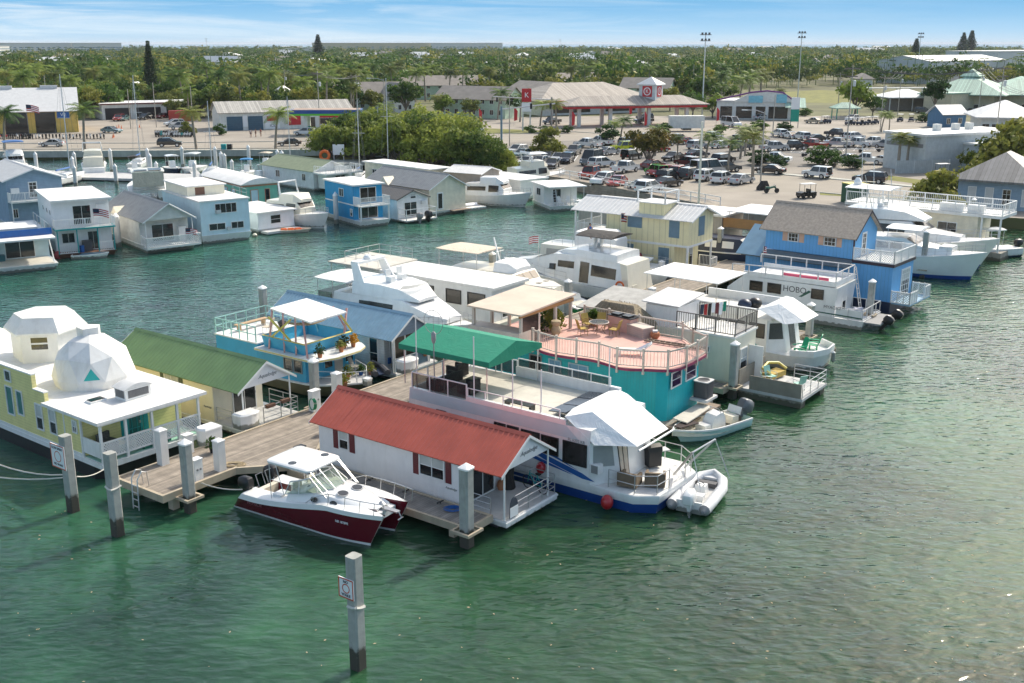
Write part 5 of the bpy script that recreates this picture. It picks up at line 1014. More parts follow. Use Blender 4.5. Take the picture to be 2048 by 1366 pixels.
# ---- sailing boat with green hull
t=brt('sailboat','small white sailboat with bright green hull behind the terrace pavilion',70.0,44.0,R(120),'sailboat');hf,sh=hullput(t,8.0,2.5,.9,1.15,top=mat('hull_green',(.01,.2,.05),.3),boot='white_trim',full=1.8)
house(t,[(2.4,.8,.9,1.45),(4.5,.75,1.,1.5),(6.0,.35,1.05,1.25)],band=[(2.8,4.2,.4,.75)]);MB().box(.5,2.2,-.6,.6,.8,.95).put('cockpit','gel_cream',t);bowrail(8,hf,sh,4,.5,par=t)
t=one(MB().tube([(0,0,0),(0,0,12)],.13,10,r2=.12),'flagpole_mast','gel_cream','tall cream mast rising behind the two-storey pale yellow house','mast',G(1395,455,.5))
# ---- white motor yacht with black bimini
t=brt('motor_yacht','white motor yacht with black bimini and curved stern steps',77.2,43.6,HP)
hf,sh=hullput(t,14.2,4.6,1.25,2.2,full=2.1,boot='boot_blue',sw=.94)
house(t,[(.3,1.9,1.2,2.2),(.9,2.1,1.3,3.5),(5.0,2.2,1.4,3.75),(7.4,2.1,1.5,3.6),(10.2,1.6,1.9,2.75),(12.3,.7,2.1,2.4)],band=[(1.2,3.6,.35,.75),(3.8,4.7,.05,.8),(5.3,7.0,.5,.75),(7.2,10.0,.35,.6)],screen=3)
house(t,[(1.2,1.9,3.5,4.1),(4.6,2.0,3.6,4.2),(6.6,1.5,3.6,4.0),(8.0,.8,3.4,3.5)],name='flybridge',tum=.95)
canopy(t,1.8,5.4,1.75,5.4,'canvas_black',[(2.,-1.6),(2.,1.6),(5.2,-1.6),(5.2,1.6)],4.1,'bimini',camber=.2)
for k in range(5): MB().box(-.05+.12*k,.35+.12*k,.55,1.35,1.2+.42*k,1.62+.42*k).put('stern_step','gel_cream',t)
MB().loft([[(-.1,-2.,.9),(-.1,2.,.9),(.4,2.,1.),(.4,-2,1.)],[(.25,-1.85,3.4),(.25,1.85,3.4),(.9,1.85,3.5),(.9,-1.85,3.5)]]).put('stern_wall','gel_cream',t)
bowrail(14.2,hf,sh,6,.7,par=t);rp=one(MB().tube([(.36*math.cos(a),0,.36*math.sin(a)) for a in [6.2832*i/20 for i in range(21)]],.08,8),'life_ring','orange','orange life ring hung on the stern of the motor yacht','life ring',at(t,.6,2.3,1.7),HP)
for y in (-.5,.5): seatbox(t,4.4,y,4.1)
def flag(par,p0,h,w,fh,label=None,droop=.25):
 """striped flag on a staff"""
 x,y,z=p0;st=MB().tube([(x,y,z),(x,y,z+h)],.02,5).put('flag_staff','alu',par);n=7
 for k in range(n):
  z1=z+h-.03-fh*k/n;z0=z1-fh/n;mb=MB();pts=[]
  for i in range(7): q=i/6;pts+=[(x+w*q,y+.08*math.sin(q*7),zz-droop*w*q*q) for zz in (z0,z1)]
  mb.add(pts,[(2*i,2*i+2,2*i+3,2*i+1) for i in range(6)]);mb.put('stripe','red_paint' if k % 2==0 else 'sign_white',st,0)
 mb=MB();mb.add([(x,y-.012,z+h-.03-fh*.55),(x+w*.4,y+.0,z+h-.03-fh*.55-droop*w*.16),(x+w*.4,y+.0,z+h-.03-droop*w*.16),(x,y-.012,z+h-.03)],[(0,1,2,3)]);mb.put('canton','navy',st,0)
flag(t,(9.0,2.0,2.2),2.8,1.0,.6)
# ---- second trawler with covered foredeck
t=brt('trawler','white flybridge trawler with red covered bundle on its foredeck',82.8,58.0,HM)
hf,sh=hullput(t,14.5,4.6,1.4,2.1,boot='hull_maroon',full=2.1)
house(t,[(1.5,1.9,1.4,3.0),(6.5,2.0,1.5,3.1),(8.4,1.9,1.6,3.1),(9.3,1.6,1.6,2.3)],m='gel_cream',band=[(2.2,6.0,.45,.8),(6.5,8.0,.4,.85)],screen=2,gl=mat('canvas_grey',(.4,.38,.34),.8))
house(t,[(5.2,1.6,3.1,4.5),(8.0,1.6,3.1,4.6),(9.2,1.1,3.1,4.0)],m='canvas_white',name='flybridge_cover',tum=.9);MB().ball((10.2,.6,2.5),.75,.45).put('red_cover',mat('red_canvas',(.2,.02,.03),.8),t)
MB().slab([(11.2,-.9,2.3),(12.2,-.3,2.35),(12.2,.6,2.6),(11.2,.5,2.6)],.1).put('stowed_dinghy','gel_white',t);MB().lathe([(.45,2.1),(.5,2.2),(.2,2.3)],(10.6,-.6,0),12).put('hose_coil','stripe_blue',t);bowrail(14.5,hf,sh,8,.7,par=t);mb=MB();mb.rail([(1.6,-1.6,3.1),(5,-1.6,3.1)],.8,1,(1,.5),.02);mb.put('side_rail','steel',t)
t2=T('person','person in a blue shirt sitting on the trawler flybridge','person',at(t,6.6,-1.2,4.5),R(200))
def person(t,sit=False,shirt='stripe_blue',pants='navy',skin=None,s=1.):
 """small figure: one continuous body skinned over a joint chain, with hair and clothes"""
 skin=skin or mat('skin',(.36,.2,.13),.6)
 J=dict(pel=(0,0,.95),che=(0,0,1.3),nek=(0,0,1.48),hd=(0,.02,1.62),top=(0,.02,1.74),hl=(-.1,0,.9),kl=(-.11,.02,.5),fl=(-.12,0,.06),tl=(-.12,.16,.04),hr=(.1,0,.9),kr=(.11,.06,.5),fr=(.12,.02,.06),tr=(.12,.18,.04),sl=(-.19,0,1.4),el=(-.25,0,1.12),wl=(-.24,.14,.9),sr=(.19,0,1.4),er=(.25,0,1.12),wr=(.24,.14,.9))
 if sit: J.update(kl=(-.13,.42,.92),fl=(-.13,.44,.5),tl=(-.13,.6,.46),kr=(.13,.42,.92),fr=(.13,.44,.5),tr=(.13,.6,.46),wl=(-.18,.32,1.0),wr=(.18,.32,1.0))
 rad=dict(pel=.15,che=.16,nek=.065,hd=.1,top=.07,hl=.1,kl=.065,fl=.045,tl=.04,hr=.1,kr=.065,fr=.045,tr=.04,sl=.07,el=.045,wl=.035,sr=.07,er=.045,wr=.035)
 E_=[('pel','che'),('che','nek'),('nek','hd'),('hd','top'),('pel','hl'),('hl','kl'),('kl','fl'),('fl','tl'),('pel','hr'),('hr','kr'),('kr','fr'),('fr','tr'),('che','sl'),('sl','el'),('el','wl'),('che','sr'),('sr','er'),('er','wr')]
 ks=list(J);dz=-.9 if sit else 0
 for sd in 'lr':   # five fingers
  w=Vector(J['w'+sd]);
  for i in range(5): nm=f'{sd}f{i}';J[nm]=tuple(w+Vector(((-.03+.015*i)*(1 if sd=='r' else -1),.06-.012*abs(i-2),-.07+.015*(i==4))));rad[nm]=.009;E_.append(('w'+sd,nm))
 ks=list(J);me=bpy.data.meshes.new('body');me.from_pydata([(J[k][0]*s,J[k][1]*s,(J[k][2]+dz)*s) for k in ks],[(ks.index(a),ks.index(b)) for a,b in E_],[]);o=bpy.data.objects.new('body',me);COL.objects.link(o);o.parent=t
 sm=o.modifiers.new('skin','SKIN');o.modifiers.new('sub','SUBSURF').levels=1
 for i,k in enumerate(ks): me.skin_vertices[0].data[i].radius=(rad[k]*s,rad[k]*s);me.skin_vertices[0].data[i].use_root=(k=='pel')
 me.materials.append(skin)
 def cloth(nm,prof,m): MB().loft([[(cx*s+r*s*math.cos(6.283*k/10),cy*s+r2*s*math.sin(6.283*k/10),(z+dz)*s) for k in range(10)] for cx,cy,z,r,r2 in prof]).put(nm,m,t)
 cloth('shirt',[(0,0,.93,.17,.13),(0,0,1.15,.17,.13),(0,0,1.36,.22,.13),(0,0,1.47,.1,.09)],shirt);cloth('shorts',[(0,.0,.98,.17,.13),(0,.02 if not sit else .1,.8,.2,.15 if not sit else .22)],pants)
 MB().ball((0,-.01*s,(1.69+dz)*s),.115*s,.1*s,10,6).put('hair','black',t)
person(t2,True)
# ---- two-storey pale yellow house on the water
YH=T('stilt_houseboat','two-storey pale yellow houseboat with blue grey shutters and white metal roof','houseboat',VU(85.7,43.6),R(90-V0))
MB().box(-.3,5.2,-.5,13.2,-.3,.8).put('float','float_grey',YH);MB().ext([(0,3.45),(4.75,3.45),(4.75,5.85),(2.35,6.75),(0,5.85)],1,0,8.6).put('upper_wall','pale_yellow',YH);MB().box(0,4.75,1.4,8.6,.8,3.3).put('lower_wall','pale_yellow',YH);mb=MB();mb.box(-.03,4.78,-.03,8.63,3.3,3.5);mb.put('belt_trim','white_trim',YH)
gable_roof(YH,0,4.75,-.5,12.3,5.85,6.75,'pale_metal',.45,.45,ribs=True)
mb=MB();mb.prism([(.1,2.6),(2.4,2.6),(2.4,5.2),(.1,5.2)],5.95,7.0);mb.put('roof_hutch','pale_yellow',YH);MB().box(-.1,2.6,2.4,5.4,7.0,7.1).put('lookout_deck','deck_white',YH);mb=MB();mb.rail([(0,2.5,7.1),(2.5,2.5,7.1),(2.5,5.3,7.1),(0,5.3,7.1)],1.0,2.6,(1,),.06,sq=True,closed=True);mb.put('lookout_frame','white_trim',YH)
for face,a,L_ in (('s',0,((.95,2.0,4.1,5.75),(4.8,6.3,4.65,5.8))),('f',0,((1.85,3.0,4.15,5.9),))):
 for u0,u1,z0,z1 in L_: shut(YH,face,a,u0,u1,z0,z1,'slate_shutter')
for u0,u1 in ((1.9,3.0),(5.6,6.5)): shut(YH,'s',0,u0,u1,1.2,3.1,'slate_shutter')
win(YH,'f',1.4,2.3,3.6,.9,3.1,1,2,name='screen_door');boxes(YH,'corner_post','white_trim',(0,.14,0,.14,.8,3.3),(4.6,4.74,0,.14,.8,3.3),(0,.14,12,12.14,.8,5.8),(4.6,4.74,12,12.14,.8,5.8),(0,.14,10.2,10.34,.8,5.8))
MB().box(0,4.75,8.63,12.2,3.4,3.55).put('balcony_floor','deck_white',YH);mb=MB();mb.rail([(.07,8.7,3.55),(.07,12.1,3.55),(4.7,12.1,3.55)],1.0,1.5,(1.,.1),.035,bal=.14,sq=True);mb.put('balcony_railing','white_trim',YH)
mb=MB();mb.rail([(3.8,-.4,.8),(5.1,-.4,.8),(5.1,1.4,.8)],1.0,1.2,(1.,.1),.035,bal=.14,sq=True);mb.put('porch_railing','white_trim',YH);flag(YH,(-.9,6.5,3.6),2.4,1.3,.8)
boxes(YH,'yellow_spindle','pastel_yellow',(.2,.3,.02,.08,1.2,2.9))
# ---- white shack with black roof railing
KS=T('floating_shack','white boxy floating shack with dark railed roof deck and laundry','houseboat',VU(59.1,26.65),R(90-V0))
MB().box(-.1,3.3,-.2,11.5,-.3,.6).put('float','float_grey',KS);MB().box(0,3.15,0,6,.6,3.55).put('wall','gel_cream',KS);MB().box(-.08,3.23,-.08,4.1,3.55,3.68).put('roof_deck','deck_white',KS)
mb=MB();mb.rail([(.0,4.,3.68),(.0,.0,3.68),(3.15,.0,3.68),(3.15,4.,3.68)],1.05,1.3,(1.,.12),.03,bal=.16,sq=True,br=.014);mb.put('roof_railing',mat('rail_grey',(.12,.11,.10),.5),KS)
MB().box(.3,3.3,4.1,6.4,3.55,4.85).put('roof_shed','white_wall',KS);MB().slab([(.05,3.9,5.0),(.05,6.6,5.05),(3.6,6.6,5.3),(3.6,3.9,5.25)],.07).put('shed_roof','pale_metal',KS)
MB().box(.1,4.2,6.45,11.0,.6,4.0).put('rear_house','cream_wall',KS);MB().slab([(-.3,6.42,4.05),(-.3,11.4,4.05),(4.6,11.4,4.6),(4.6,6.42,4.6)],.1).put('rear_roof',mat('worn_roof',(.42,.41,.38),.85,var=.15,scale=1.5,dirt=.35),KS)
win(KS,'f',0,.9,1.9,.7,2.7,1,3,name='glass_door');win(KS,'s',0,1.6,2.1,2.4,2.85,1,1);MB().box(2.1,2.16,-1.0,-.02,.7,2.75).put('open_door','white_trim',KS);MB().box(-.02,0.0,4.4,5.6,2.2,3.0).put('blind','tan_siding',KS)
ln=T('clothes_line','clothes line with colourful laundry on the dark railed roof deck','laundry',at(KS,0,0,3.68),rot(KS));MB().tube([(.6,2.9,1.5),(2.8,1.8,1.5)],.01,4).put('line','rope_white',ln);tubes(ln,'line_pole','alu',.025,[(.6,2.9,0),(.6,2.9,1.6)],[(2.8,1.8,0),(2.8,1.8,1.6)])
for k,m in enumerate(('navy','red_paint','black','sign_white','maroon','sign_white','canvas_green')):
 f=.1+.12*k;x,y=.6+2.2*f,2.9-1.1*f;MB().slab([(x,y,1.48),(x+.22,y-.11,1.48),(x+.22,y-.08,.85-.1*(k % 3)),(x,y+.03,.85-.1*(k % 3))],.02).put('garment',m,ln)
PF=T('floating_platform','old pontoon platform with bamboo fence and patio seats before the white shack','platform',VU(59.1,26.65),R(90-V0))
MB().box(-.2,3.8,-4.6,-.4,.45,.62).put('deck','deck_grey',PF);boxes(PF,'pontoon','float_grey',(-.1,.6,-4.5,-.5,-.3,.45),(3.0,3.7,-4.5,-.5,-.3,.45));MB().box(-.18,-.12,-4.5,-1.2,.62,1.5).put('bamboo_fence','bamboo',PF);MB().box(-.1,3.7,-.5,-.44,.62,1.7).put('bamboo_screen','bamboo',PF)
mb=MB();mb.rail([(-.1,-4.55,.62),(3.7,-4.55,.62),(3.7,-2.5,.62)],.9,1.3,(1.,.66,.33),.025);mb.put('railing','steel',PF)
for x,y,r_,lab in ((.7,-2.0,30,'pale green sling chair on the pontoon platform nearest the shack'),(1.9,-1.7,-20,'pale green sling chair in the middle of the pontoon platform'),(1.5,-3.7,150,'pale green sling chair by the platform railing')): chair(at(PF,x,y,.62),rot(PF,r_),lab,'alu','seafoam')
t=T('loveseat','rounded yellow wicker loveseat on the pontoon platform','sofa',at(PF,2.9,-1.5,.62),rot(PF,-10));MB().tube([(-.9,-.3,.5),(-.9,.3,.75),(0,.5,.9),(.9,.3,.75),(.9,-.3,.5)],.09,8).put('frame','pastel_yellow',t);MB().box(-.8,.8,-.35,.4,.1,.42).put('seat','wicker_gold',t)
pp=T('tiki_hut','small thatched hut with dry palm roof beside the pink terrace','hut',VU(58.3,34.4),R(90-V0));boxes(pp,'post','old_wood',*[(x-.06,x+.06,y-.06,y+.06,.6,4.0) for x in (-1,1) for y in (-1.6,1.6)])
mb=MB();mb.loft([[(a*1.5,b*2.3,3.5) for a,b in ((-1,-1),(1,-1),(1,1),(-1,1))],[(a*.25,b*1.2,4.9) for a,b in ((-1,-1),(1,-1),(1,1),(-1,1))]]);
for _ in range(500):
 a=RNG.uniform(0,6.283);q=RNG.random();x,y,z=math.cos(a)*(1.6-1.2*q),math.sin(a)*(2.4-1.3*q),3.5+1.35*q;d=Vector((math.cos(a)*.35,math.sin(a)*.35,-.3-RNG.random()*.4));mb.bar((x,y,z+.12),(x+d.x,y+d.y,z+.12+d.z),.05,.02)
mb.put('thatch','thatch',pp)
# ---- cruiser with white tarp, its bow to the open water
NB=T('houseboat','white houseboat with tarp covered bow and green plastic chair','houseboat',VU(65.8,24.8),R(90-V0));wn=4.2
def ob(z,i=0.): return [(0+i,11,z),(0+i,.9,z),(.6+i,-.5+i,z),(1.9,-1.+i,z),(3.3,-.9+i,z),(4.2-i,.3+i,z),(4.2-i,11,z)]
mb=MB();mb.loft([ob(-.3,.4),ob(.9,.05),ob(1.05,0)]);mb.put('hull','gel_white',NB);mb=MB();mb.loft([ob(1.05,0)[1:6],ob(1.45,-.02)[1:6],ob(1.45,.1)[1:6],ob(1.06,.1)[1:6]],cap=False,closed=False);mb.put('bulwark','gel_white',NB)
MB().box(0,wn,2.6,11,1.05,3.2).put('cabin','gel_white',NB);mb=MB();fx2=[(0,2.6,1.05),(.15,2.6,3.2),(.9,1.5,1.05),(.9,1.9,3.2),(3.3,1.5,1.05),(3.3,1.9,3.2),(4.2,2.6,1.05),(4.05,2.6,3.2)];mb.add(fx2,[(0,2,3,1),(2,4,5,3),(4,6,7,5),(1,3,5,7)]);mb.put('front_cabin','gel_white',NB)
onq('windscreen',fx2[0],fx2[2],fx2[3],fx2[1],'smoked',NB,.1,.9,.4,.9);onq('sliding_door',fx2[2],fx2[4],fx2[5],fx2[3],'tinted',NB,.3,.7,.02,.92)
for y0,y1 in ((2.75,3.9),(4.2,5.6),(6,7.2)): win(NB,'s',0,y0,y1,1.95,2.95,2,1,fr='black',gl='tinted',fw=.04)
mb=MB();mb.ext([(2.7,1.1),(7.5,1.1),(6.0,1.75),(4.0,1.9)],0,-.012,-.001);mb.put('teal_stripe','teal_paint',NB)
MB().box(-.05,wn+.05,2.3,11.1,3.2,3.32).put('top_deck','deck_white',NB)
tp=MB();tp.add([(.9,2.2,4.25),(3.2,2.2,4.25),(1.0,.4,3.25),(3.4,.4,3.25),(-.1,1.4,3.15),(4.3,1.4,3.15),(-.3,3.2,4.0),(4.4,3.2,4.)],[(0,2,3,1),(0,6,4,2),(1,3,5,7),(0,1,7,6)]);tp.put('bow_tarp','canvas_white',NB,0)
boxes(NB,'parapet','gel_white',(-.05,.1,3.4,9,3.32,3.9),(wn-.1,wn+.05,3.4,9,3.32,3.9));canopy_=MB().slab([(-.2,6.2,5.3),(-.2,12,5.35),(4.4,12,5.35),(4.4,6.2,5.3)],.06).put('deck_canopy','canvas_white',NB);tubes(NB,'canopy_pole','alu',.03,*[[(x,y,3.32),(x,y,5.3)] for x in (0,4.2) for y in (6.4,9.2,11.8)])
for k,(x,y) in enumerate(((1.6,5.0),(2.4,4.6))): one(MB().ball((0,0,.35),.5,.4),'covered_chair',['navy','black'][k],['navy cover over a seat on the white houseboat top deck','black covered bundle on the white houseboat top deck'][k],'cover',at(NB,x,y,3.32))
def adirondack(loc,rz,label,m='green_plastic'):
 t=T('plastic_chair',label,'chair',loc,rz);MB().slab([(-.28,-.3,.36),(.28,-.3,.36),(.28,.25,.28),(-.28,.25,.28)],.04).put('seat',m,t);MB().slab([(-.28,.25,.3),(.28,.25,.3),(.24,.5,1.0),(.1,.53,1.08),(-.1,.53,1.08),(-.24,.5,1.)],.04).put('backrest',m,t)
 boxes(t,'leg',m,*[(x-.04,x+.04,y-.05,y+.05,0,.34 if y<0 else .28) for x in (-.26,.26) for y in (-.25,.22)]);boxes(t,'armrest',m,*[(x-.07,x+.07,-.35,.35,.56,.6) for x in (-.33,.33)])
adirondack(at(NB,2.6,.3,1.06),rot(NB,-160),'bright green plastic armchair on the bow of the tarp covered houseboat');adirondack(at(NB,1.0,.6,1.06),rot(NB,-120),'green plastic armchair nearer the cabin on the tarp covered houseboat bow')
for k,(x,y) in enumerate(((3.6,-.75),(4.15,.1),(2.6,-1.1))): one(MB().lathe([(.02,-.4),(.14,-.3),(.14,.3),(.02,.4)],n=10),'boat_fender',['old_wood','gel_white','gel_white'][k],['worn brown fender at the bow of the tarp covered houseboat','white fender at the right bow corner of the tarp covered houseboat','white fender at the front of the tarp covered houseboat'][k],'fender',at(NB,x,y,.75))
# ---- white houseboat lettered HOBO
HB=T('houseboat','white houseboat lettered HOBO with ladder, flag and pink kayak on its roof','houseboat',VU(79.0,26.0),R(90-V0));wh=4.1
MB().loft([[(0.2,-.5,-.3),(3.9,-.5,-.3),(3.9,11,-.3),(.2,11,-.3)],[(0,-.7,.7),(4.1,-.7,.7),(4.1,12,.7),(0,12,.7)]]).put('hull','gel_white',HB)
MB().ext([(1.7,.7),(1.45,3.0),(9.2,3.05),(10.5,2.0),(10.8,.7)],0,0,wh).put('cabin','gel_white',HB)
for y0,y1,z0,z1 in ((2.5,3.5,1.95,2.75),(5.95,7.1,1.95,2.75),(7.5,8.6,1.95,2.75)): win(HB,'s',0,y0,y1,z0,z1,1,1,fr='black',gl='tinted',fw=.05)
text('lettering','HOBO',.66,HB,'dark_grey',face_M('s',4.85,2.45,-.008));text('lettering','MYACHT',.34,HB,'dark_grey',face_M('s',1.75,1.45,-.008))
mb=MB();mb.ext([(3.7,2.55),(4.5,1.95),(4.25,1.95),(3.5,2.45)],0,-.007,-.001);mb.put('green_stripe',mat('stripe_green',(.03,.12,.08),.5),HB);MB().ext([(-.6,.95),(1.5,1.0),(5.2,1.05),(5.2,.98),(1.5,.9),(-.6,.86)],0,-.006,-.001).put('teal_line','stripe_green',HB)
boxes(HB,'roof_parapet','gel_white',(.02,.1,1.6,9.2,3.06,3.45),(wh-.1,wh-.02,1.6,9.2,3.06,3.45),(.1,wh-.1,1.6,1.7,3.06,3.45));MB().box(.1,wh-.1,1.7,9.2,3.05,3.08).put('roof_deck','deck_white',HB)
mb=MB();mb.rail([(.06,10.2,3.2),(.06,1.65,3.45),(wh-.06,1.65,3.45),(wh-.06,9.5,3.45)],.7,1.4,(1.,),.04,sq=True);mb.put('roof_railing','pale_metal',HB)
win(HB,'f',1.62,1.6,2.5,.75,2.7,1,1,name='rear_door',gl='tinted');mb=MB()
for s in (3.2,3.65): mb.bar((s,.7,.8),(s,1.4,4.1),.06)
for k in range(9): f=k/9+.05;mb.bar((3.2,.7+.7*f,.8+3.3*f),(3.65,.7+.7*f,.8+3.3*f),.04)
mb.put('roof_ladder','alu',HB)
for pts in ([(.05,1.6,.7),(.05,-.6,.7),(wh-.05,-.6,.7)],[(wh-.05,-.6,.7),(wh-.05,1.6,.7)]):
 mb=MB();mb.rail(pts,.85,1.1,(1.,.1),.03,sq=True);o_=mb.put('stern_railing','pale_metal',HB)
MB().box(.06,.09,-.5,1.5,.8,1.45).put('rail_panel','gel_white',HB);MB().box(.3,3.8,-1.9,-.7,.5,.62).put('swim_platform','grey',HB)
for x,y in ((1.2,-1.9),(3.4,-1.9)): outboard(HB,x,y,.75,'black',R(90),.9,tilt=-35)
flag(HB,(-.1,7.6,3.3),2.3,.7,.5);ky=one(MB().loft([[(x,w*math.cos(a),.16+.14*math.sin(a)) for a in [6.2832*i/10 for i in range(10)]] for x,w in ((-1.9,.03),(-1.2,.26),(0,.36),(1.2,.26),(1.9,.03))]),'kayak',mat('kayak_pink',(.5,.06,.12),.4),'pink red kayak lying on the roof of the flag-flying houseboat','kayak',at(HB,1.4,4.6,3.1),rot(HB,90))
sofa(at(HB,1.2,.4,.72),rot(HB,160),.9,.8,mat('pale_quilt',(.5,.5,.58),.9),'armchair with pale quilt on the stern deck of the HOBO houseboat')
# ---- bright blue two-storey house
BH=T('blue_houseboat','bright sky blue two-storey houseboat with brown shingle roof and white lattice balcony','houseboat',(30.37,84.1,0),R(90-40));
MB().box(-.2,4.9,-.1,13.4,-.3,.9).put('float','navy',BH);MB().box(0,4.5,0,13,.9,3.75).put('lower_wall','sky_batten',BH);MB().box(-.12,4.62,-.12,3.4,3.75,4.0).put('balcony_fascia',mat('dark_plum',(.03,.018,.03),.5),BH);MB().box(-.1,4.6,-.1,3.3,4.0,4.03).put('balcony_floor','deck_white',BH)
gable(BH,0,4.6,3.35,11.2,4.0,6.05,7.7,'sky_batten','brown_shingle',.55,.35,.35,.25,trim='dark_plum',ribs=False)
mb=MB();mb.slab([(-.9,3.35,3.4),(-.9,13.0,3.4),(-.01,13.0,3.95),(-.01,3.35,3.95)],.08);mb.put('skirt_roof',mat('slate_roof',(.15,.17,.18),.6),BH);MB().slab([(-.9,11.25,3.45),(-.9,13.5,3.45),(2.3,13.5,5.6),(2.3,11.25,5.6)],.08).put('rear_roof','blue_metal',BH)
boxes(BH,'corner_trim','dark_plum',(-.04,.06,3.3,3.42,4.0,6.0))
for y0,y1,p in ((8.2,9.15,1),(4.9,5.95,1)): win(BH,'s',0,y0,y1,4.85,5.9,3,3,gl='tinted',mw=.03);shut(BH,'s',0,y0-.5,y0-.04,4.85,5.92,'peach');shut(BH,'s',0,y1+.04,y1+.5,4.85,5.92,'peach')
win(BH,'f',3.35,1.5,2.4,4.1,6.0,2,4,gl='tinted',name='balcony_door',fw=.14);win(BH,'f',0,1.9,3.8,1.0,3.3,4,5,name='french_door',fw=.14)
def latt(a,b,z0,z1,par,name='lattice_railing'):
 mb=MB();mb.lattice(a,b,z0+.08,z1-.06,.2,.05);mb.bar((*a,z1-.03),(*b,z1-.03),.08);mb.bar((*a,z0+.04),(*b,z0+.04),.07);n=3;A_,B_=Vector((*a,z0)),Vector((*b,z0))
 for k in range(n+1): p=A_.lerp(B_,k/n);mb.bar(p,p+Vector((0,0,z1-z0+.05)),.09)
 mb.put(name,'white_trim',par)
latt((-.05,3.3),(-.05,-.05),4.03,5.0,BH);latt((-.05,-.05),(4.55,-.05),4.03,5.0,BH);latt((4.55,-.05),(4.55,3.3),4.03,5.,BH)
MB().box(0,4.6,-1.6,-.05,.8,.9).put('front_deck',mat('deck_blue',(.25,.42,.55),.6),BH);latt((.05,-.05),(.05,-1.55),.9,1.85,BH);latt((.05,-1.55),(1.6,-1.55),.9,1.85,BH);latt((3.3,-1.55),(4.55,-1.55),.9,1.85,BH);latt((4.55,-1.55),(4.55,-.1),.9,1.85,BH)
# ---- yachts on the right
t=T('yacht','white motor yacht with flared bow and blue waterline nearest the bright blue house','yacht',(33.4,103.2,0),R(-36));
hf,sh=hullput(t,12.0,4.2,1.7,2.7,top=mat('hull_offwhite',(.80,.80,.75),.3,var=.04,coat=.3),boot='boot_blue',full=1.9,bh=.36,rake=.1)
house(t,[(.5,1.8,1.7,3.4),(5.0,1.85,1.8,3.5),(6.2,1.7,1.9,2.9),(9.2,.9,2.2,2.6)],band=[(1.5,5,.4,.8)],screen=1);canopy(t,3.2,6.4,1.6,4.3,'canvas_white',[(3.4,-1.4),(3.4,1.4),(6,-1.3),(6,1.3)],2.8,'awning');MB().box(8.0,9.2,-.9,.9,2.5,2.95).put('deck_locker','gel_white',t);bowrail(12,hf,sh,5,.75,par=t);mb=MB()
for x in (7.4,8.4): mb.box(x,x+.6,-2.0,-1.9,1.7,1.85)
o_=T('yacht','large white sportfishing yacht with tall flybridge canopy behind the blue house','yacht',(33.0,111.5,0),R(-38));t=o_
hf,sh=hullput(t,17.0,5.2,1.6,3.1,top='hull_offwhite',boot='boot_blue',full=1.9,bh=.4,rake=.1)
house(t,[(2.5,2.1,1.6,4.0),(7.5,2.2,1.9,4.1),(9.0,2.1,2.0,4.1),(10.6,1.8,2.1,3.2),(13.6,.9,2.6,3.0)],band=[(3.2,8.6,.5,.85)],screen=2);house(t,[(2.6,2.2,4.1,5.0),(6.8,2.2,4.2,5.2),(8.4,1.6,4.2,5.0),(10.2,1.1,4.15,4.3)],name='flybridge',tum=1.02)
canopy(t,2.2,6.8,1.9,7.0,'canvas_white',[(2.4,-1.8),(2.4,1.8),(4.5,-1.8),(4.5,1.8),(6.6,-1.7),(6.6,1.7)],5.0,'tower_canopy');
for y in (-.7,.7): seatbox(t,5.6,y,5.1)
for x,y,h in ((3.0,1.0,6.0),(5,-1,5.0)): MB().tube([(x,y,5.),(x-.4,y,5+h)],.025,5).put('antenna','gel_white',t)
for s in (-1,1): MB().tube([(6.2,s*2.2,2.2),(4.8,s*3.6,8.5)],.035,5).put('outrigger','alu',t)
MB().lathe([(.35,7.1),(.42,7.4),(.2,7.8)],(2.8,0,0),12).put('radar_dome','gel_white',t);bowrail(17,hf,sh,8,.8,par=t)
t=T('floating_deckhouse','cream floating deckhouse with large white railed roof deck','houseboat',(44.9,114.2,0),R(-41));MB().box(-8,8.6,-4.2,0,-.3,.8).put('float','float_grey',t);MB().box(-7,6.0,-4.0,0,.8,4.2).put('wall','cream_siding',t);MB().box(-8,8.4,-4.3,.1,4.2,4.5).put('roof_deck','roof_white',t)
mb=MB();mb.rail([(-7.9,-.05,4.5),(8.3,-.05,4.5),(8.3,-4.2,4.5),(-7.9,-4.2,4.5)],1.1,2.4,(1.,.12),.05,sq=True,bal=.2);mb.put('deck_railing','white_trim',t);boxes(t,'deck_box','gel_white',(2.0,4.4,-3.9,-3.2,4.5,5.3),(4.8,6.4,-3.9,-3.2,4.5,5.3));boxes(t,'porch_post','white_trim',*[(x-.08,x+.08,-4.15,-4.0,.8,4.2) for x in (6.4,8.2)])
win(t,'f',-4.0,2.0,4.0,1.6,3.4,2,1);win(t,'f',-4.0,-3,-.5,1.6,3.4,2,1)
t=T('fishing_boat','small open fishing boat with hardtop at the right edge','boat',tuple(G(2030,510,0)),R(200));hf,sh=hullput(t,7.0,2.4,.9,1.3,boot='navy');canopy(t,2.4,4.4,1.,2.9,'gel_white',[(2.6,-.8),(2.6,.8),(4.2,-.8),(4.2,.8)],.9,'hardtop');MB().box(3.0,3.8,-.4,.4,1.0,2.0).put('console','gel_white',t);outboard(t,0,0,1.0)
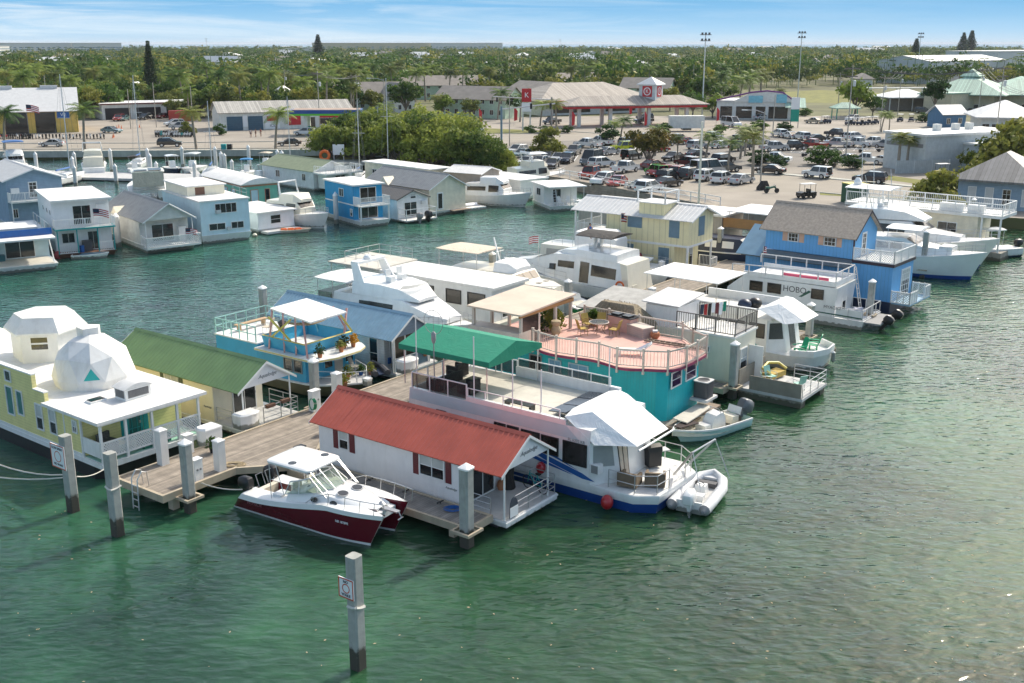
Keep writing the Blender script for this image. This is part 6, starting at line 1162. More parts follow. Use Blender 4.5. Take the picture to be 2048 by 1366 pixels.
# ---- greige house barge with orange wooden porch, dark blue boat
t=T('house_barge','greige flat roofed house barge with orange wooden porch rail','houseboat',VU(97.6,47.0),R(90-V0));MB().box(-.3,5.2,-6,16,-.3,.9).put('float','float_grey',t);MB().box(0,5,-.9,16,.9,4.4).put('wall','greige_batten',t);MB().box(-.3,5.3,-1.4,16.3,4.4,4.6).put('roof','roof_white',t);MB().box(.2,5.0,-5.6,-.9,3.3,3.42).put('porch_floor','old_wood',t);MB().box(-.2,5.6,-6.2,-1.42,5.0,5.1).put('porch_awning','canvas_white',t)
boxes(t,'porch_rail','orange_wood',(.2,.26,-5.6,-.92,3.42,4.35),(.27,5.0,-5.6,-5.54,3.42,4.35));tubes(t,'awning_pole','alu',.04,*[[(x,y,3.4),(x,y,5.)] for x in (.3,4.9) for y in (-5.5,-1.5)])
MB().box(-.02,0,2,4,2.2,3.8).put('blind','tan_siding',t)
t=brt('work_boat','dark blue hulled boat moored below the orange wooden porch',95.2,48.0,HM);hf,sh=hullput(t,9,3.2,1.6,2.0,top='navy',boot='black');house(t,[(1,1.4,1.6,2.9),(5.6,1.4,1.7,3.0),(6.4,1.1,1.8,2.4)],m='navy',band=[(2,3.2,.3,.8),(3.8,5,.3,.8)],gl='sign_white')
def HT(g,y):
 Y=(y-683)/FPX;return HC-(Y*CP+SP)/(CP-Y*SP)*g[1]
def AZ(a,b): d=b-a;return math.degrees(math.atan2(d.x,d.y))
def hb(label,A,az,W,L,zf=.7,eave=3.2,ridge=None,wall='white_siding',roof='roof_white',porch=0.,name='houseboat',oh=.3,wins=(),doors=(),hullm='gel_white',ribs=True,trim='white_trim',xr=None):
 t=T(name,label,'houseboat',(A[0],A[1],0),R(90-az));mb=MB();mb.loft([[(.25,.4,-.3),(W-.25,.4,-.3),(W-.25,L,-.3),(.25,L,-.3)],[(-.1,-.1,zf),(W+.1,-.1,zf),(W+.1,L+.2,zf),(-.1,L+.2,zf)]]);mb.put('float',hullm,t)
 if ridge:
  xm=xr or W/2;MB().ext([(0,zf),(W,zf),(W,eave),(xm,ridge),(0,eave)],1,porch,L).put('wall',wall,t);gable_roof(t,0,W,-.2 if porch else -oh,L+.3,eave,ridge,roof,oh,.4,xm,trim,ribs)
  if porch: MB().ext([(0,eave),(W,eave),(xm,ridge)],1,.1,.16).put('gable_panel',wall,t);tubes(t,'porch_post',trim,.05,[(.1,.15,zf),(.1,.15,eave)],[(W-.1,.15,zf),(W-.1,.15,eave)])
 else: MB().box(0,W,porch,L,zf,eave).put('wall',wall,t);MB().box(-oh,W+oh,-oh,L+oh,eave,eave+.15).put('roof',roof,t)
 for a in wins: win(t,*a[:6],**(a[6] if len(a)>6 else dict(c=2,r=1)))
 for a in doors: win(t,*a[:6],name='sliding_door',c=2,r=1,fw=.06)
 return t
def deckrail(t,pts,h=.95,m='white_trim',bal=.16,name='railing',lat=False):
 if lat:
  for a,b in zip(pts[:-1],pts[1:]):
   mb=MB();mb.lattice(a,b,a[2]+.1,a[2]+h-.06,.22,.05);mb.bar((*a[:2],a[2]+h),(*b[:2],b[2]+h),.09);mb.bar((*a[:2],a[2]+.08),(*b[:2],b[2]+.08),.07);mb.bar(a,(*a[:2],a[2]+h),.09);mb.bar(b,(*b[:2],b[2]+h),.09);mb.put('lattice_railing',m,t)
 else: mb=MB();mb.rail(pts,h,1.5,(1.,.1),.035,sq=True,bal=bal,br=.022);mb.put(name,m,t)
t=hb('white houseboat with a blue stripe under its roof and a bare front deck',(-49.9,98.0),58,7.2,12,.6,2.95,wall=mat('aqua_pale',(.5,.62,.64),.5),porch=4.0,wins=(),doors=(('f',4.0,3.2,5.9,.7,2.6),),oh=.1);MB().box(-.1,7.3,1.9,4.0,2.8,3.1).put('roof_lip','white_trim',t);MB().box(-.1,7.3,1.9,2.0,3.1,3.75).put('blue_band','stripe_blue',t);MB().box(0,7.0,.1,4,.6,.64).put('deck_boards','deck_cream',t);tubes(t,'brace','white_trim',.06,[(7.,.3,.7),(6.9,2.0,3.1)],[(.1,.3,.7),(.1,2.,3.1)]);mb=MB();mb.rail([(.1,2.2,3.1),(.1,11,3.1)],1.,2,(1.,),.03);mb.put('roof_rail','alu',t);MB().rail([(7.1,2.2,3.1),(7.1,11,3.1)],1.,2,(1.,),.03).put('roof_rail','alu',t);MB().box(2.5,6.3,3.5,7,3.1,3.7).put('roof_box','roof_white',t)
one(MB().box(-.45,.45,-.3,.3,0,.6),'deck_chest',mat('dark_teal',(.03,.12,.14),.5),'dark teal chest on the bare front deck of the blue striped white houseboat','chest',at(t,2.6,3.5,.64),rot(t))
t=hb('white two-storey houseboat with round portholes and turquoise trimmed porch',(-45.6,106.6),59,5.5,11,.45,2.85,wall='white_wall',porch=1.3,hullm='brown_wood',oh=.0,doors=(('f',1.3,3.1,4.2,.5,2.4),),wins=(('f',1.3,.6,1.9,1.3,2.4),));u=t
MB().box(0,5.5,1.4,11,3.0,5.6).put('upper_wall','white_wall',u);MB().box(-.2,5.7,.6,11.2,5.6,5.8).put('upper_roof','roof_white',u);win(u,'f',1.4,1.9,3.7,3.1,5.1,2,1,name='sliding_door');MB().box(4.2,5.2,1.0,1.39,4.5,5.1).put('air_conditioner','white_trim',u);deckrail(u,[(-.1,1.3,3.0),(-.1,-.2,3.0),(5.6,-.2,3.0),(5.6,1.3,3.)]);MB().box(-.15,5.65,-.25,1.4,2.86,2.99).put('balcony_floor','teal_paint',u)
boxes(u,'porch_post','teal_paint',*[(x-.05,x+.05,-.1,.0,.45,2.85) for x in (.05,1.9,3.9,5.45)]);deckrail(u,[(.05,-.05,.45),(1.9,-.05,.45)]);deckrail(u,[(3.9,-.05,.45),(5.45,-.05,.45)])
for y,z in ((2.6,4.4),(4.6,4.4),(7.0,4.4),(2.4,1.7)): MB().tube([(-.06,y,z),(-.0,y,z)],.3,16).m(1).tube([(-.07,y,z),(-.061,y,z)],.24,16).put('porthole',['white_trim','glass'],u)
flag(u,(3.6,-.3,3.9),1.0,1.5,.7);one(MB().lathe([(.22,0),(.24,.45),(.24,.7)],n=12),'water_drum','stripe_blue','blue drum on the porch of the white two-storey houseboat','drum',at(u,2.3,.4,.45));one(MB().box(-.45,.45,-.3,.3,0,1.1),'dark_cabinet','dark_grey','dark cabinet on the porch of the white two-storey houseboat','cabinet',at(u,2.9,.8,.45),rot(u));one(MB().ball((0,0,.3),.42,.48,14,8),'mooring_buoy',mat('faded_red',(.4,.06,.07),.5),'large faded red buoy beside the two-storey white houseboat','buoy',G(117,517,0))
t=T('rowing_dinghy','small grey and white dinghy tied before the two-storey white houseboat','dinghy',tuple(G(145,517,0)),R(8));hullput(t,3.6,1.3,.4,.6,top='gel_white',boot='grey',deck='slate_shutter',rub='gel_white',deck_drop=.15,bh=.05)
t=hb('slate blue two-storey gabled houseboat with white balcony',(-58.4,124.3),53,6.2,13,.6,5.75,6.85,'slate_blue_wall','pale_metal',oh=.5,wins=(('f',-.001,.4,1.0,1.3,2.4),));win(t,'f',0,2.4,3.4,3.5,5.4,2,4,name='balcony_door',fw=.12);MB().box(0,6.3,-1.5,0,3.2,3.4).put('balcony_floor','deck_white',t);deckrail(t,[(.05,0,3.4),(.05,-1.45,3.4),(6.2,-1.45,3.4),(6.2,0,3.4)]);boxes(t,'balcony_post','white_trim',(.05,.15,-1.45,-1.35,.6,3.2),(6.1,6.2,-1.45,-1.35,.6,3.2));MB().box(.4,1.3,-.4,-.02,4.2,4.8).put('air_conditioner','white_trim',t)
t=hb('grey gabled houseboat with lattice railed front deck',(-37.7,109.5),51.5,5.2,12.5,.75,3.35,4.95,'grey_siding','grey_metal',porch=1.6,doors=(('f',1.6,1.2,3.6,.85,2.7),),hullm='deck_white');deckrail(t,[(.0,1.4,.75),(-.3,-.9,.75),(5.5,-.9,.75),(5.2,1.4,.75)],lat=True);MB().box(-.3,5.5,-1.,.0,.55,.74).put('front_deck','deck_white',t);MB().ext([(0,4.0),(-.9,3.2),(.9,3.2)],0,-.3,.9).put('dormer','cream_siding',t).location=(0,8.2,0);flag(t,(3.9,-.9,.9),1.5,1.3,.6);MB().box(3.9,4.7,.9,1.5,.76,2.3).put('fridge','white_trim',t)
t=hb('pale blue boxy two-storey houseboat with sliding windows and white hull',(-33.4,114.7),54,5.5,12,.95,4.55,wall='pale_blue_wall',oh=.12,wins=(('f',0,1.6,4.1,3.2,4.3,dict(c=4,r=1)),('f',0,.8,2.7,1.4,2.2),('f',0,3.3,4.8,1.4,2.2)));MB().box(.3,4.6,4.5,11.5,4.7,5.7).put('roof_cabin','cream_wall',t);MB().box(.1,4.8,4.3,11.7,5.7,5.82).put('cabin_roof','roof_white',t);MB().box(1.2,2.3,4.49,4.5,4.75,5.6).put('roof_door','brown_wood',t);boxes(t,'window_unit','pale_metal',(1.7,2.2,-.3,-.07,3.25,3.6),(2.8,3.2,-.3,-.07,1.35,1.7));mb=MB();mb.rail([(5.4,4,4.7),(5.4,.2,4.7)],.9,2,(1.,.5),.02);mb.put('roof_rail','alu',t)
a=G(485,412,.6);t=hb('mint green houseboat with white barrel roof and coral trim',a,53,5.0,13,.7,3.2,wall='mint_wall',oh=.0);MB().ext([(-.3,3.36)]+[(-.3+5.6*i/10,3.36+.75*math.sin(math.pi*i/10)) for i in range(1,10)]+[(5.3,3.36)],1,-.6,13.3).put('barrel_roof','roof_white',t);boxes(t,'coral_trim','coral',(-.03,-.001,0,13,3.0,3.18),(-.03,.0,-.03,.05,.7,3.),(0,5,-.03,-.001,3.,3.18));win(t,'f',0,1.2,2.3,.8,2.6,1,1,fr='coral',gl='pale_blue_wall',name='coral_door');[win(t,'s',0,y,y+1.2,1.6,2.6,1,1,fr='coral',gl='pale_blue_wall') for y in (2,4.5,7)];win(t,'f',0,3.2,3.9,.8,2.6,1,1,fr='coral')
t=hb('small low white houseboat with black window and cluttered raft in front',(-28.9,121.5),46,4.8,8,.5,2.3,wall='white_wall',wins=(('f',0,1.6,3.0,.95,2.0,dict(c=1,r=2,gl='tinted',fr='white_trim')),),oh=.3);MB().box(.2,5,-1.6,-.1,.1,.35).put('raft','deck_grey',t)
t=T('flat_skiff','low beige flat skiff with orange life vests aboard','skiff',tuple(G(545,466,0)),R(12));hullput(t,4.4,1.5,.35,.45,top='canvas_tan',boot='tan_siding',deck='gel_cream',rub='canvas_tan',deck_drop=.15,bh=.05)
[one(MB().box(-.35,.35,-.4,.4,0,.2).box(-.3,.3,-.2,.2,.2,.28),'life_vest','orange',lb,'life vest',at(t,1.3+.8*k,0,.22),R(12+9*k),'life vests in the skiff') for k,lb in enumerate(('orange life vest nearest the stern of the beige flat skiff','orange life vest in the middle of the beige flat skiff','orange life vest nearest the bow of the beige flat skiff'))]
one(MB().ball((0,0,.15),.28,.28,12,8),'mooring_buoy','gel_cream','pale cream buoy at the corner of the pale blue houseboat','buoy',G(510,474,0))
def flytrawler(label,bow,az,L,B,m='gel_white',cm='gel_cream',top=False,arch=True):
 d=Vector((math.sin(R(az)),math.cos(R(az)),0));p=Vector((bow[0],bow[1],0))-d*L*.97;t=T('cabin_cruiser',label,'boat',p,R(90-az));hf,sh=hullput(t,L,B,1.3,1.95,top=m,boot='white_trim',full=2.0,rake=.1);h=B/2
 house(t,[(L*.12,h*.85,1.3,2.8),(L*.5,h*.87,1.4,3.0),(L*.6,h*.8,1.5,2.95),(L*.66,h*.7,1.6,2.2)],m=cm,band=[(L*.15,L*.42,.4,.75),(L*.46,L*.6,.3,.85)],screen=2);house(t,[(L*.33,h*.75,2.9,3.7),(L*.56,h*.75,2.95,3.8),(L*.64,h*.5,2.9,3.2)],m=cm,name='flybridge')
 if arch: tubes(t,'radar_arch',m,.12,[(L*.36,-h*.75,3.6),(L*.33,-h*.7,5.1),(L*.33,h*.7,5.1),(L*.36,h*.75,3.6)])
 if top: canopy(t,L*.3,L*.6,h*.85,4.9,'gel_white',[(L*.32,-h*.7),(L*.32,h*.7),(L*.58,-h*.7),(L*.58,h*.7)],3.6,'hardtop')
 bowrail(L,hf,sh,L*.6,.6,n=5,par=t);return t
flytrawler('cream and white flybridge trawler in the far row left of the blue cabin',G(656,458,0),127,10.5,3.8)
t=hb('bright blue two-storey cabin boat with white balcony in the far row',(-17.8,125.6),54,3.9,9,.75,2.4,wall='bright_blue_batten',oh=.0,porch=1.6,wins=(('s',0,1.9,2.5,1.1,2.0,dict(c=1,r=2)),),doors=(('f',1.6,.6,3.2,.8,2.2),));MB().box(0,3.9,1.7,9,2.55,4.75).put('upper_wall','bright_blue_batten',t);MB().box(-.2,4.1,1.2,9.2,4.75,4.92).put('upper_roof','roof_white',t);win(t,'f',1.7,.9,3.1,2.7,4.5,2,1,name='sliding_door',gl='tinted');win(t,'s',0,4.0,5.2,3.2,4.2,2,1);MB().box(-.05,3.95,-.2,1.6,2.41,2.54).put('balcony_floor','deck_white',t);deckrail(t,[(0,1.6,2.55),(0,-.15,2.55),(3.9,-.15,2.55),(3.9,1.6,2.55)]);boxes(t,'porch_post','white_trim',(.0,.15,-.1,.05,.75,2.4),(3.75,3.9,-.1,.05,.75,2.4));MB().box(-.02,0,1.7,9,2.42,2.55).put('belt_trim','white_trim',t)
t=hb('small white gabled houseboat with dark ribbed roof beside the bright blue cabin',(-13.9,129.9),49,4.6,10,.35,2.75,3.65,'white_siding',mat('dark_rib',(.12,.11,.10),.5),porch=0,oh=.25,wins=(('f',0,1.9,2.8,2.65,3.3,dict(c=1,r=2)),),doors=(('f',0,1.0,2.9,.5,2.3),),trim='dark_rib');MB().box(0,4.7,-1.8,0,.15,.35).put('front_deck','deck_white',t);mb=MB();mb.rail([(.1,-.05,.35),(.1,-1.7,.35),(4.6,-1.7,.35),(4.6,0,.35)],1.3,2.2,(1.,.5),.04,sq=True);mb.put('glass_rail','white_trim',t);outboard(t,1.6,-2.1,.6,'grey',R(90));outboard(t,2.9,-2.1,.6,'black',R(90),1.2);MB().box(3.5,4.1,-.25,0,1.9,2.3).put('window_unit','pale_metal',t)
t=hb('cream gabled houseboat with grey metal roof and narrow door',(-10.3,134.2),46,6.0,13,.55,3.45,5.0,'cream_siding','grey_metal',oh=.35);win(t,'f',0,1.2,2.2,.7,2.9,1,1,name='narrow_door',gl='tinted',fw=.16);MB().ext([(0,4.3),(-1.0,3.3),(1.0,3.3)],0,-.6,1.0).put('dormer','cream_siding',t).location=(0,8.6,0);win(t,'s',0,2.5,3.5,1.8,2.8,1,1,gl='glass_teal');MB().box(3.2,6.2,-.9,-.1,.4,.5).put('front_step','old_wood',t)
t=T('jet_ski_dock','white floating jet ski dock beside the cream gabled houseboat','dock',(-6.2,138.2,0),R(38));MB().box(0,3.6,0,3.2,-.2,.4).put('float','deck_white',t);MB().loft([[(x,1.6+w*math.cos(a),.5+.3*math.sin(a)) for a in [math.pi*i/8 for i in range(9)]] for x,w in ((.4,.2),(1.2,.5),(2.4,.5),(3.2,.2))]).put('jet_ski_cover','sign_white',t)
one(MB().tube([(-.8,0,.2),(.8,0,.2)],.5,16),'barrel_float','boot_blue','large blue plastic barrel floating before the white trawler','barrel',G(986,407,0),R(20));flytrawler('white pilothouse trawler beside the blue barrel in the far row',G(1059,414,0),117,10.5,3.9,cm='gel_white',arch=False,top=False)
def byroof(label,pa,pb,pback,z,eave_h,**k):
 A,B,C=G(*pa,z),G(*pb,z),G(*pback,z);return hb(label,A,AZ(A,B),(B-A).length,(C-A).length,eave=z-.15,**k)
t=byroof('white flat roofed houseboat with boarding ladder and white chairs on its stern',(1101,374),(1168,371),(1051,363),3.2,0,wall='white_trim',porch=2.4,wins=(('s',0,3.5,5,1.6,2.6),),doors=(('f',2.4,1.2,2.4,.8,2.6),));mb=MB()
for s in (.3,.75): mb.bar((s,-.5,.7),(s,.3,3.3),.06)
for k in range(8): mb.bar((.3,-.5+.1*k,.9+.33*k),(.75,-.5+.1*k,.9+.33*k),.04)
mb.put('boarding_ladder','alu',t);tubes(t,'roof_post','alu',.05,*[[(x,-.1,.7),(x,-.1,3.1)] for x in (2.8,4.6)]);[adirondack(at(t,x,1.0,.7),rot(t,r_),lb,'sign_white') for x,r_,lb in ((1.8,10,'white plastic chair on the stern of the flat roofed houseboat nearest its ladder'),(2.9,-15,'white plastic chair in the middle of the flat roofed houseboat stern'),(4.0,0,'white plastic chair at the far side of the flat roofed houseboat stern'))]
byroof('tan boarded boathouse box with pale gabled roof in the far row',(961,346),(998,339),(921,338),4.0,0,wall='tan_siding',roof='pale_metal',ridge=4.5)
t=byroof('long low white houseboat with railed flat roof beside the parking lot wall',(1041,360),(1092,354),(998,337),3.0,0,wall='white_trim');mb=MB();mb.rail([(.1,.1,3.0),(.1,10,3.)],.8,1.5,(1.,.5),.02);mb.put('roof_rail','alu',t)
t=byroof('cream long houseboat with flat white roof under the mangroves',(860,338),(899,334),(749,320),4.2,0,wall='cream_siding',wins=(('s',0,12,13.2,2,3.2),));deckrail(t,[(-.2,20,2.0),(-3.2,20,2.0),(-3.2,14,2.0)],1.6)
a=G(628,376,.5);t=hb('white houseboat with sage green roof and railed front roof deck',a,46,6.2,14,.5,2.9,4.2,'white_siding',mat('sage_roof',(.26,.30,.19),.7,var=.1),oh=.3,wins=(('s',0,2,3,1.3,2.4),('s',0,9,10.2,1.3,2.4)));MB().box(-.2,6.4,-3.5,-.35,2.6,2.8).put('roof_deck','deck_white',t);deckrail(t,[(-.1,-.4,2.8),(-.1,-3.4,2.8),(6.3,-3.4,2.8),(6.3,-.4,2.8)],bal=0.4);MB().box(.6,5.6,-2.5,-.32,.5,2.6).put('front_room','white_trim',t);win(t,'f',-2.5,2,4,.6,2.4,2,1)
flytrawler('white flybridge boat with cloth shades beside the parking lot sea wall',G(1128,366,0),60,11,4.0,top=True)
# ---- boats of the left marina
def cc(label,px,py,rz,L=7,B=2.4,m='gel_white',top='gel_white',zt=2.9,motor=True,boot='navy',name='centre_console_boat'):
 t=T(name,label,'boat',tuple(G(px,py,0)),R(rz));hullput(t,L,B,.85,1.2,top=m,boot=boot,bh=.08);MB().box(L*.38,L*.52,-.45,.45,.9,2.0).put('console','gel_white',t)
 if top: canopy(t,L*.28,L*.6,B*.42,zt,top,[(L*.3,-.8),(L*.3,.8),(L*.57,-.8),(L*.57,.8)],.9,'top')
 if motor: outboard(t,-.1,0,1.0)
 return t
cc('dark blue centre console boat tied at the grey floating dock',337,342,-60,m='navy');cc('white walkaround boat with domed cabin near the sea wall',402,340,-95,8,2.8,zt=3.2,motor=False);cc('white boat with blue bimini top beside the far dock',497,350,-80,6.5,top='canvas_blue');cc('white skiff with twin outboards pointing at the mint houseboat',500,372,75,7,top=None)
cc('small white boat beside the dock with dark bimini',270,345,-70,6,top='canvas_black');cc('little white boat with grey canvas at the end of the far dock',545,336,-100,6,top='canvas_tan')
t=flytrawler('blue canopied cruiser moored at the left edge by the sea wall',G(40,352,0),150,11,3.8,cm='gel_white',arch=False);canopy(t,3.5,7.0,1.6,5.2,'stripe_blue',[(3.7,-1.4),(3.7,1.4),(6.8,-1.4),(6.8,1.4)],3.6,'blue_canopy')
flytrawler('aft cabin cruiser with cluttered stern seen from behind near the sea wall',G(190,338,0),-20,11,4.0,arch=True)
t=T('catamaran','white catamaran with solar panels behind the grey gabled houseboat','catamaran',tuple(G(300,400,0)),R(110))
for s in (-1.9,1.9): mb,_,_=hull(11,1.8,1.3,1.5,full=1.8);place(mb,0,s,0).put('hull',['gel_white','navy','deck_white','gel_white'],t)
MB().box(.5,7,-1.5,1.5,.9,1.35).put('bridge_deck','gel_white',t);house(t,[(1.5,2.2,1.35,2.8),(5.5,2.1,1.4,2.9),(7.2,1.4,1.45,1.9)],band=[(2,5.5,.4,.8)],screen=1);canopy(t,-1.2,3.6,2.2,4.0,'gel_cream',[(-1,-2),(-1,2),(3.4,-2),(3.4,2)],1.4,'hardtop');boxes(t,'solar_panel','solar',(-.9,.5,-1.8,-.1,4.15,4.2),(-.9,.5,.1,1.8,4.15,4.2),(.7,2.1,-1.8,-.1,4.15,4.2));MB().box(-1,3.3,-2.05,-2.0,2.0,3.9).put('clear_curtain','canvas_tan',t);MB().box(-1.1,-1.05,-2,2,2.0,3.9).put('clear_curtain','canvas_tan',t)
def sail(label,px,py,ytop,rz=80,L=9,m='gel_white',x=0.):
 g=G(px,py,0);t=T('sailboat',label,'sailboat',(g.x,g.y,0),R(rz));hullput(t,L,2.8,1.0,1.3,top=m,boot='navy',full=1.8);house(t,[(2.6,.9,1.,1.5),(5.2,.85,1.1,1.55),(6.6,.4,1.15,1.3)],band=[(3,5,.4,.75)]);h=HT(g,ytop)
 MB().tube([(L*.55,0,1.2),(L*.55,0,h)],.1,8,r2=.06).put('mast','alu',t);MB().tube([(L*.55,0,2.3),(1.2,0,2.2)],.12,8).put('boom','stripe_blue',t);MB().tube([(L*.55,-1.0,h*.6),(L*.55,1.0,h*.6)],.03,5).put('spreader','alu',t);mb=MB()
 for p in ((L*.97,0,1.3),(0,0,1.),(L*.5,1.3,1.1),(L*.5,-1.3,1.1)): mb.tube([(L*.55,0,h),p],.015,4)
 mb.put('rigging','grey',t)
sail('sailboat with tall pale mast at the left of the marina',106,372,150);sail('sailboat with brown mast and blue sail cover in the left marina',268,340,152,95);sail('sailboat with tall white mast and crosstrees before the mangroves',706,372,203,85);sail('sailboat mast rising behind the long cream houseboat',776,352,158,95);sail('sailboat with slim mast near the sage roofed houseboat',560,352,196,80);sail('sailboat with slim mast behind the mint houseboat',420,360,205,100);sail('sailboat with short mast deep in the mangrove slip',757,332,216,95)
t=T('floating_dock','grey floating dock with finger piers in the left marina','dock',(0,0,0));n=0
for pts in ([(60,352),(60,340),(560,352),(545,365)],[(375,338),(392,338),(425,372),(405,374)]):
 P_=[G(x,y,.5) for x,y in pts];n+=1;MB().prism([(p.x,p.y) for p in P_],.15,.5+.004*n).put('deck_section','deck_grey',t)
t=T('fixed_pier','concrete pier with life ring and notice board along the mangroves','pier',(0,0,0));P_=[G(612,322,1.3),G(735,318,1.3),G(735,326,1.3),G(605,334,1.3)];MB().prism([(p.x,p.y) for p in P_],.95,1.3).put('deck','wall_concrete',t);boxes(t,'support_post','wall_concrete',*[(p.x-.3,p.x+.3,p.y-.3,p.y+.3,-1,.95) for p in (G(640,330,0),G(675,329,0),G(710,327,0))])
one(MB().tube([(.75*math.cos(a),0,.75*math.sin(a)) for a in [6.2832*i/20 for i in range(21)]],.25,8),'life_ring','orange','orange ring leaning by the mangroves on the concrete pier','life ring',G(650,322,1.3)+Vector((0,0,.95)),0)
one(MB().box(-1,1,-.08,.08,.9,2.7).box(-.9,-.8,-.06,.06,0,.9).box(.8,.9,-.06,.06,0,.9),'notice_board','sign_white','white notice board on the concrete pier before the mangroves','notice board',G(678,320,1.3),0)
PL=[(75,350,303),(148,357,312),(152,372,330),(151,340,303),(224,345,296),(233,368,327),(298,346,295),(303,360,306),(314,352,322),(366,334,292),(391,364,322),(433,343,292),(444,345,302),(451,345,306),(465,350,318),(499,338,289),(536,362,315),(557,350,298),(566,356,300),(237,494,425),(27,450,400),(478,410,362),(498,448,404),(673,447,383),(972,404,354),(994,348,318),(905,338,313),(635,350,328),(757,330,318)]
where={19: 'thick white round piling between the two-storey and grey gabled houseboats',20: 'white round piling behind the bare deck houseboat at the left edge',21: 'white round piling before the mint green houseboat',22: 'white round piling at the right corner of the pale blue houseboat',23: 'white round piling between the far row trawler and bright blue cabin',24: 'white round piling beside the blue barrel',25: 'white round piling before the mangroves near the parked cars',26: 'white round piling behind the long cream houseboat',27: 'white round piling behind the sage roofed houseboat'}
for k,(x,yb,yt) in enumerate(PL): g=G(x,yb,0);round_pile(g.x,g.y,HT(g,yt)-.5,.3 if k != 19 else .36,label=where.get(k,'white round piling with pointed cap in the left marina'),group='round white marina pilings' if k in where else 'identical white pilings of the left marina')
ZL=1.3;FOOT=[]
mat('pavement',(.30,.265,.22),.9,var=.2,scale=.12,dirt=.55,dcol=(.25,.22,.19));mat('road',(.30,.265,.215),.9,var=.1,scale=.15,dirt=.35,dcol=(.26,.23,.2));mat('lot',(.2,.182,.158),.92,var=.15,scale=.15,dirt=.35,dcol=(.17,.155,.14));mat('paint_white',(.62,.62,.6),.7);mat('paint_yellow',(.6,.4,.05),.7)
mat('lawn',(.17,.17,.035),.95,var=.3,scale=.4);mat('island_ground',(.12,.12,.05),.95,var=.5,scale=.05)
mat('condo_wall',(.48,.6,.46),.7,kind='siding',per=.3,bump=.3);mat('condo_roof',(.27,.24,.21),.9,var=.15,scale=.6,dirt=.2);mat('tan_roof',(.36,.32,.275),.7,kind='plankx',per=.6,bump=.5);mat('shop_yellow',(.62,.42,.10),.7,kind='batten',per=1.2,bump=.3);mat('shed_white',(.66,.66,.62),.7);mat('green_roof',(.36,.52,.42),.7,kind='plankx',per=.5,bump=.3);mat('cream_block',(.56,.5,.36),.8);mat('sign_red',(.5,.015,.02),.5);mat('bp_green',(.1,.5,.02),.5);mat('teal_sign',(.0,.28,.2),.5);mat('gym_wall',(.55,.58,.58),.8);mat('block_blue',(.08,.19,.32),.7,kind='siding',per=.2);mat('rose_wall',(.5,.38,.33),.8)
edge=[G(x,y,ZL) for x,y in ((-700,316),(0,306),(290,304),(640,302),(690,314),(1000,340),(1119,356),(1299,389),(1440,415),(1500,424),(1640,426),(1900,428),(2100,440),(2500,452))]
land=[(p.x,p.y) for p in edge]+[(900,120),(3500,300),(3500,2250),(1200,2180),(400,2250),(-300,2330),(-900,2280),(-1600,2200),(-3500,2250),(-3500,320),(-900,150)]
def sheet(name,pts,z,m): return struct(MB().add([(p[0],p[1],z) for p in pts],[tuple(range(len(pts)))]).put(name,m,None,0))
struct(MB().prism(land,-2,ZL).put('terrain','island_ground',None,0))
E_=[(p.x,p.y) for p in edge];PX=lambda z,*q: [tuple(G(x,y,z)[:2]) for x,y in q]
sheet('pavement',E_[:13]+PX(ZL,(2300,300),(2200,255),(1700,232),(1200,232),(900,236),(620,236),(300,236),(-300,240)),ZL+.004,'pavement')
sheet('parking_lot',E_[5:9]+PX(ZL,(1330,345),(1560,335),(1800,330),(1790,275),(1560,268),(1020,285)),ZL+.008,'lot')
sheet('road',PX(ZL,(-300,300),(640,296),(1000,282),(1500,272),(2100,272),(2100,250),(1500,256),(1000,270),(640,283),(300,287),(-300,289)),ZL+.012,'road')
sheet('street',PX(ZL,(1340,356),(1560,350),(1700,362),(2060,398),(2060,412),(1860,390),(1640,384),(1440,384),(1380,396)),ZL+.016,'road')
for nm,q in (('lawn',[(1560,205),(1800,208),(1830,190),(1640,180),(1570,184)]),('lawn',[(1700,350),(1760,358),(1880,374),(1900,368),(1770,350)]),('lawn',[(1640,386),(1880,400),(1880,404),(1640,390)]),('lawn',[(930,266),(1040,268),(1100,262),(960,256)])): sheet(nm,PX(ZL,*q),ZL+.02,'lawn')
mb=MB()
for q in ([(-300,294),(640,289.6)],[(640,289.4),(1000,276),(1500,264)]):
 a=[G(x,y,ZL+.016) for x,y in q]
 for p,r_ in zip(a[:-1],a[1:]):
  n=int((r_-p).length/9)
  for k in range(n): u_,v_=p.lerp(r_,k/n),p.lerp(r_,(k+.45)/n);d=(v_-u_).normalized();e=Vector((-d.y,d.x,0))*.09;mb.add([u_-e,v_-e,v_+e,u_+e],[(0,1,2,3)])
struct(mb.put('road_marking','paint_white',None,0))
mb=MB()
for (x0,y0,x1,y1,n,dx,dy) in ((1090,330,1320,300,12,9,12),(1180,372,1420,366,11,8,11),(1540,305,1770,300,11,9,10)):
 for k in range(n+1):
  f=k/n;a,b=G(x0+(x1-x0)*f,y0+(y1-y0)*f,ZL+.013),G(x0+(x1-x0)*f+dx,y0+(y1-y0)*f-dy,ZL+.013);d=(b-a).normalized();e=Vector((-d.y,d.x,0))*.07;mb.add([a-e,b-e,b+e,a+e],[(0,1,2,3)])
struct(mb.put('bay_marking','paint_white',None,0))
def kerb(q,w=.3,h=.13,m='wall_concrete',name='kerb'):
 a=[G(x,y,ZL) for x,y in q];mb=MB()
 for p,r_ in zip(a[:-1],a[1:]): mb.bar(p+Vector((0,0,h/2)),r_+Vector((0,0,h/2)),w,h)
 struct(mb.put(name,m,None,0))
kerb([(-300,300.5),(640,296.5)]);kerb([(-300,288.5),(300,286.5),(640,282.5),(900,273)]);kerb([(1440,349),(1560,348.5),(1700,361),(2060,397)],1.6);kerb([(1640,386),(1870,404)],.4);kerb([(1010,268),(1150,264),(1210,268)],.4)
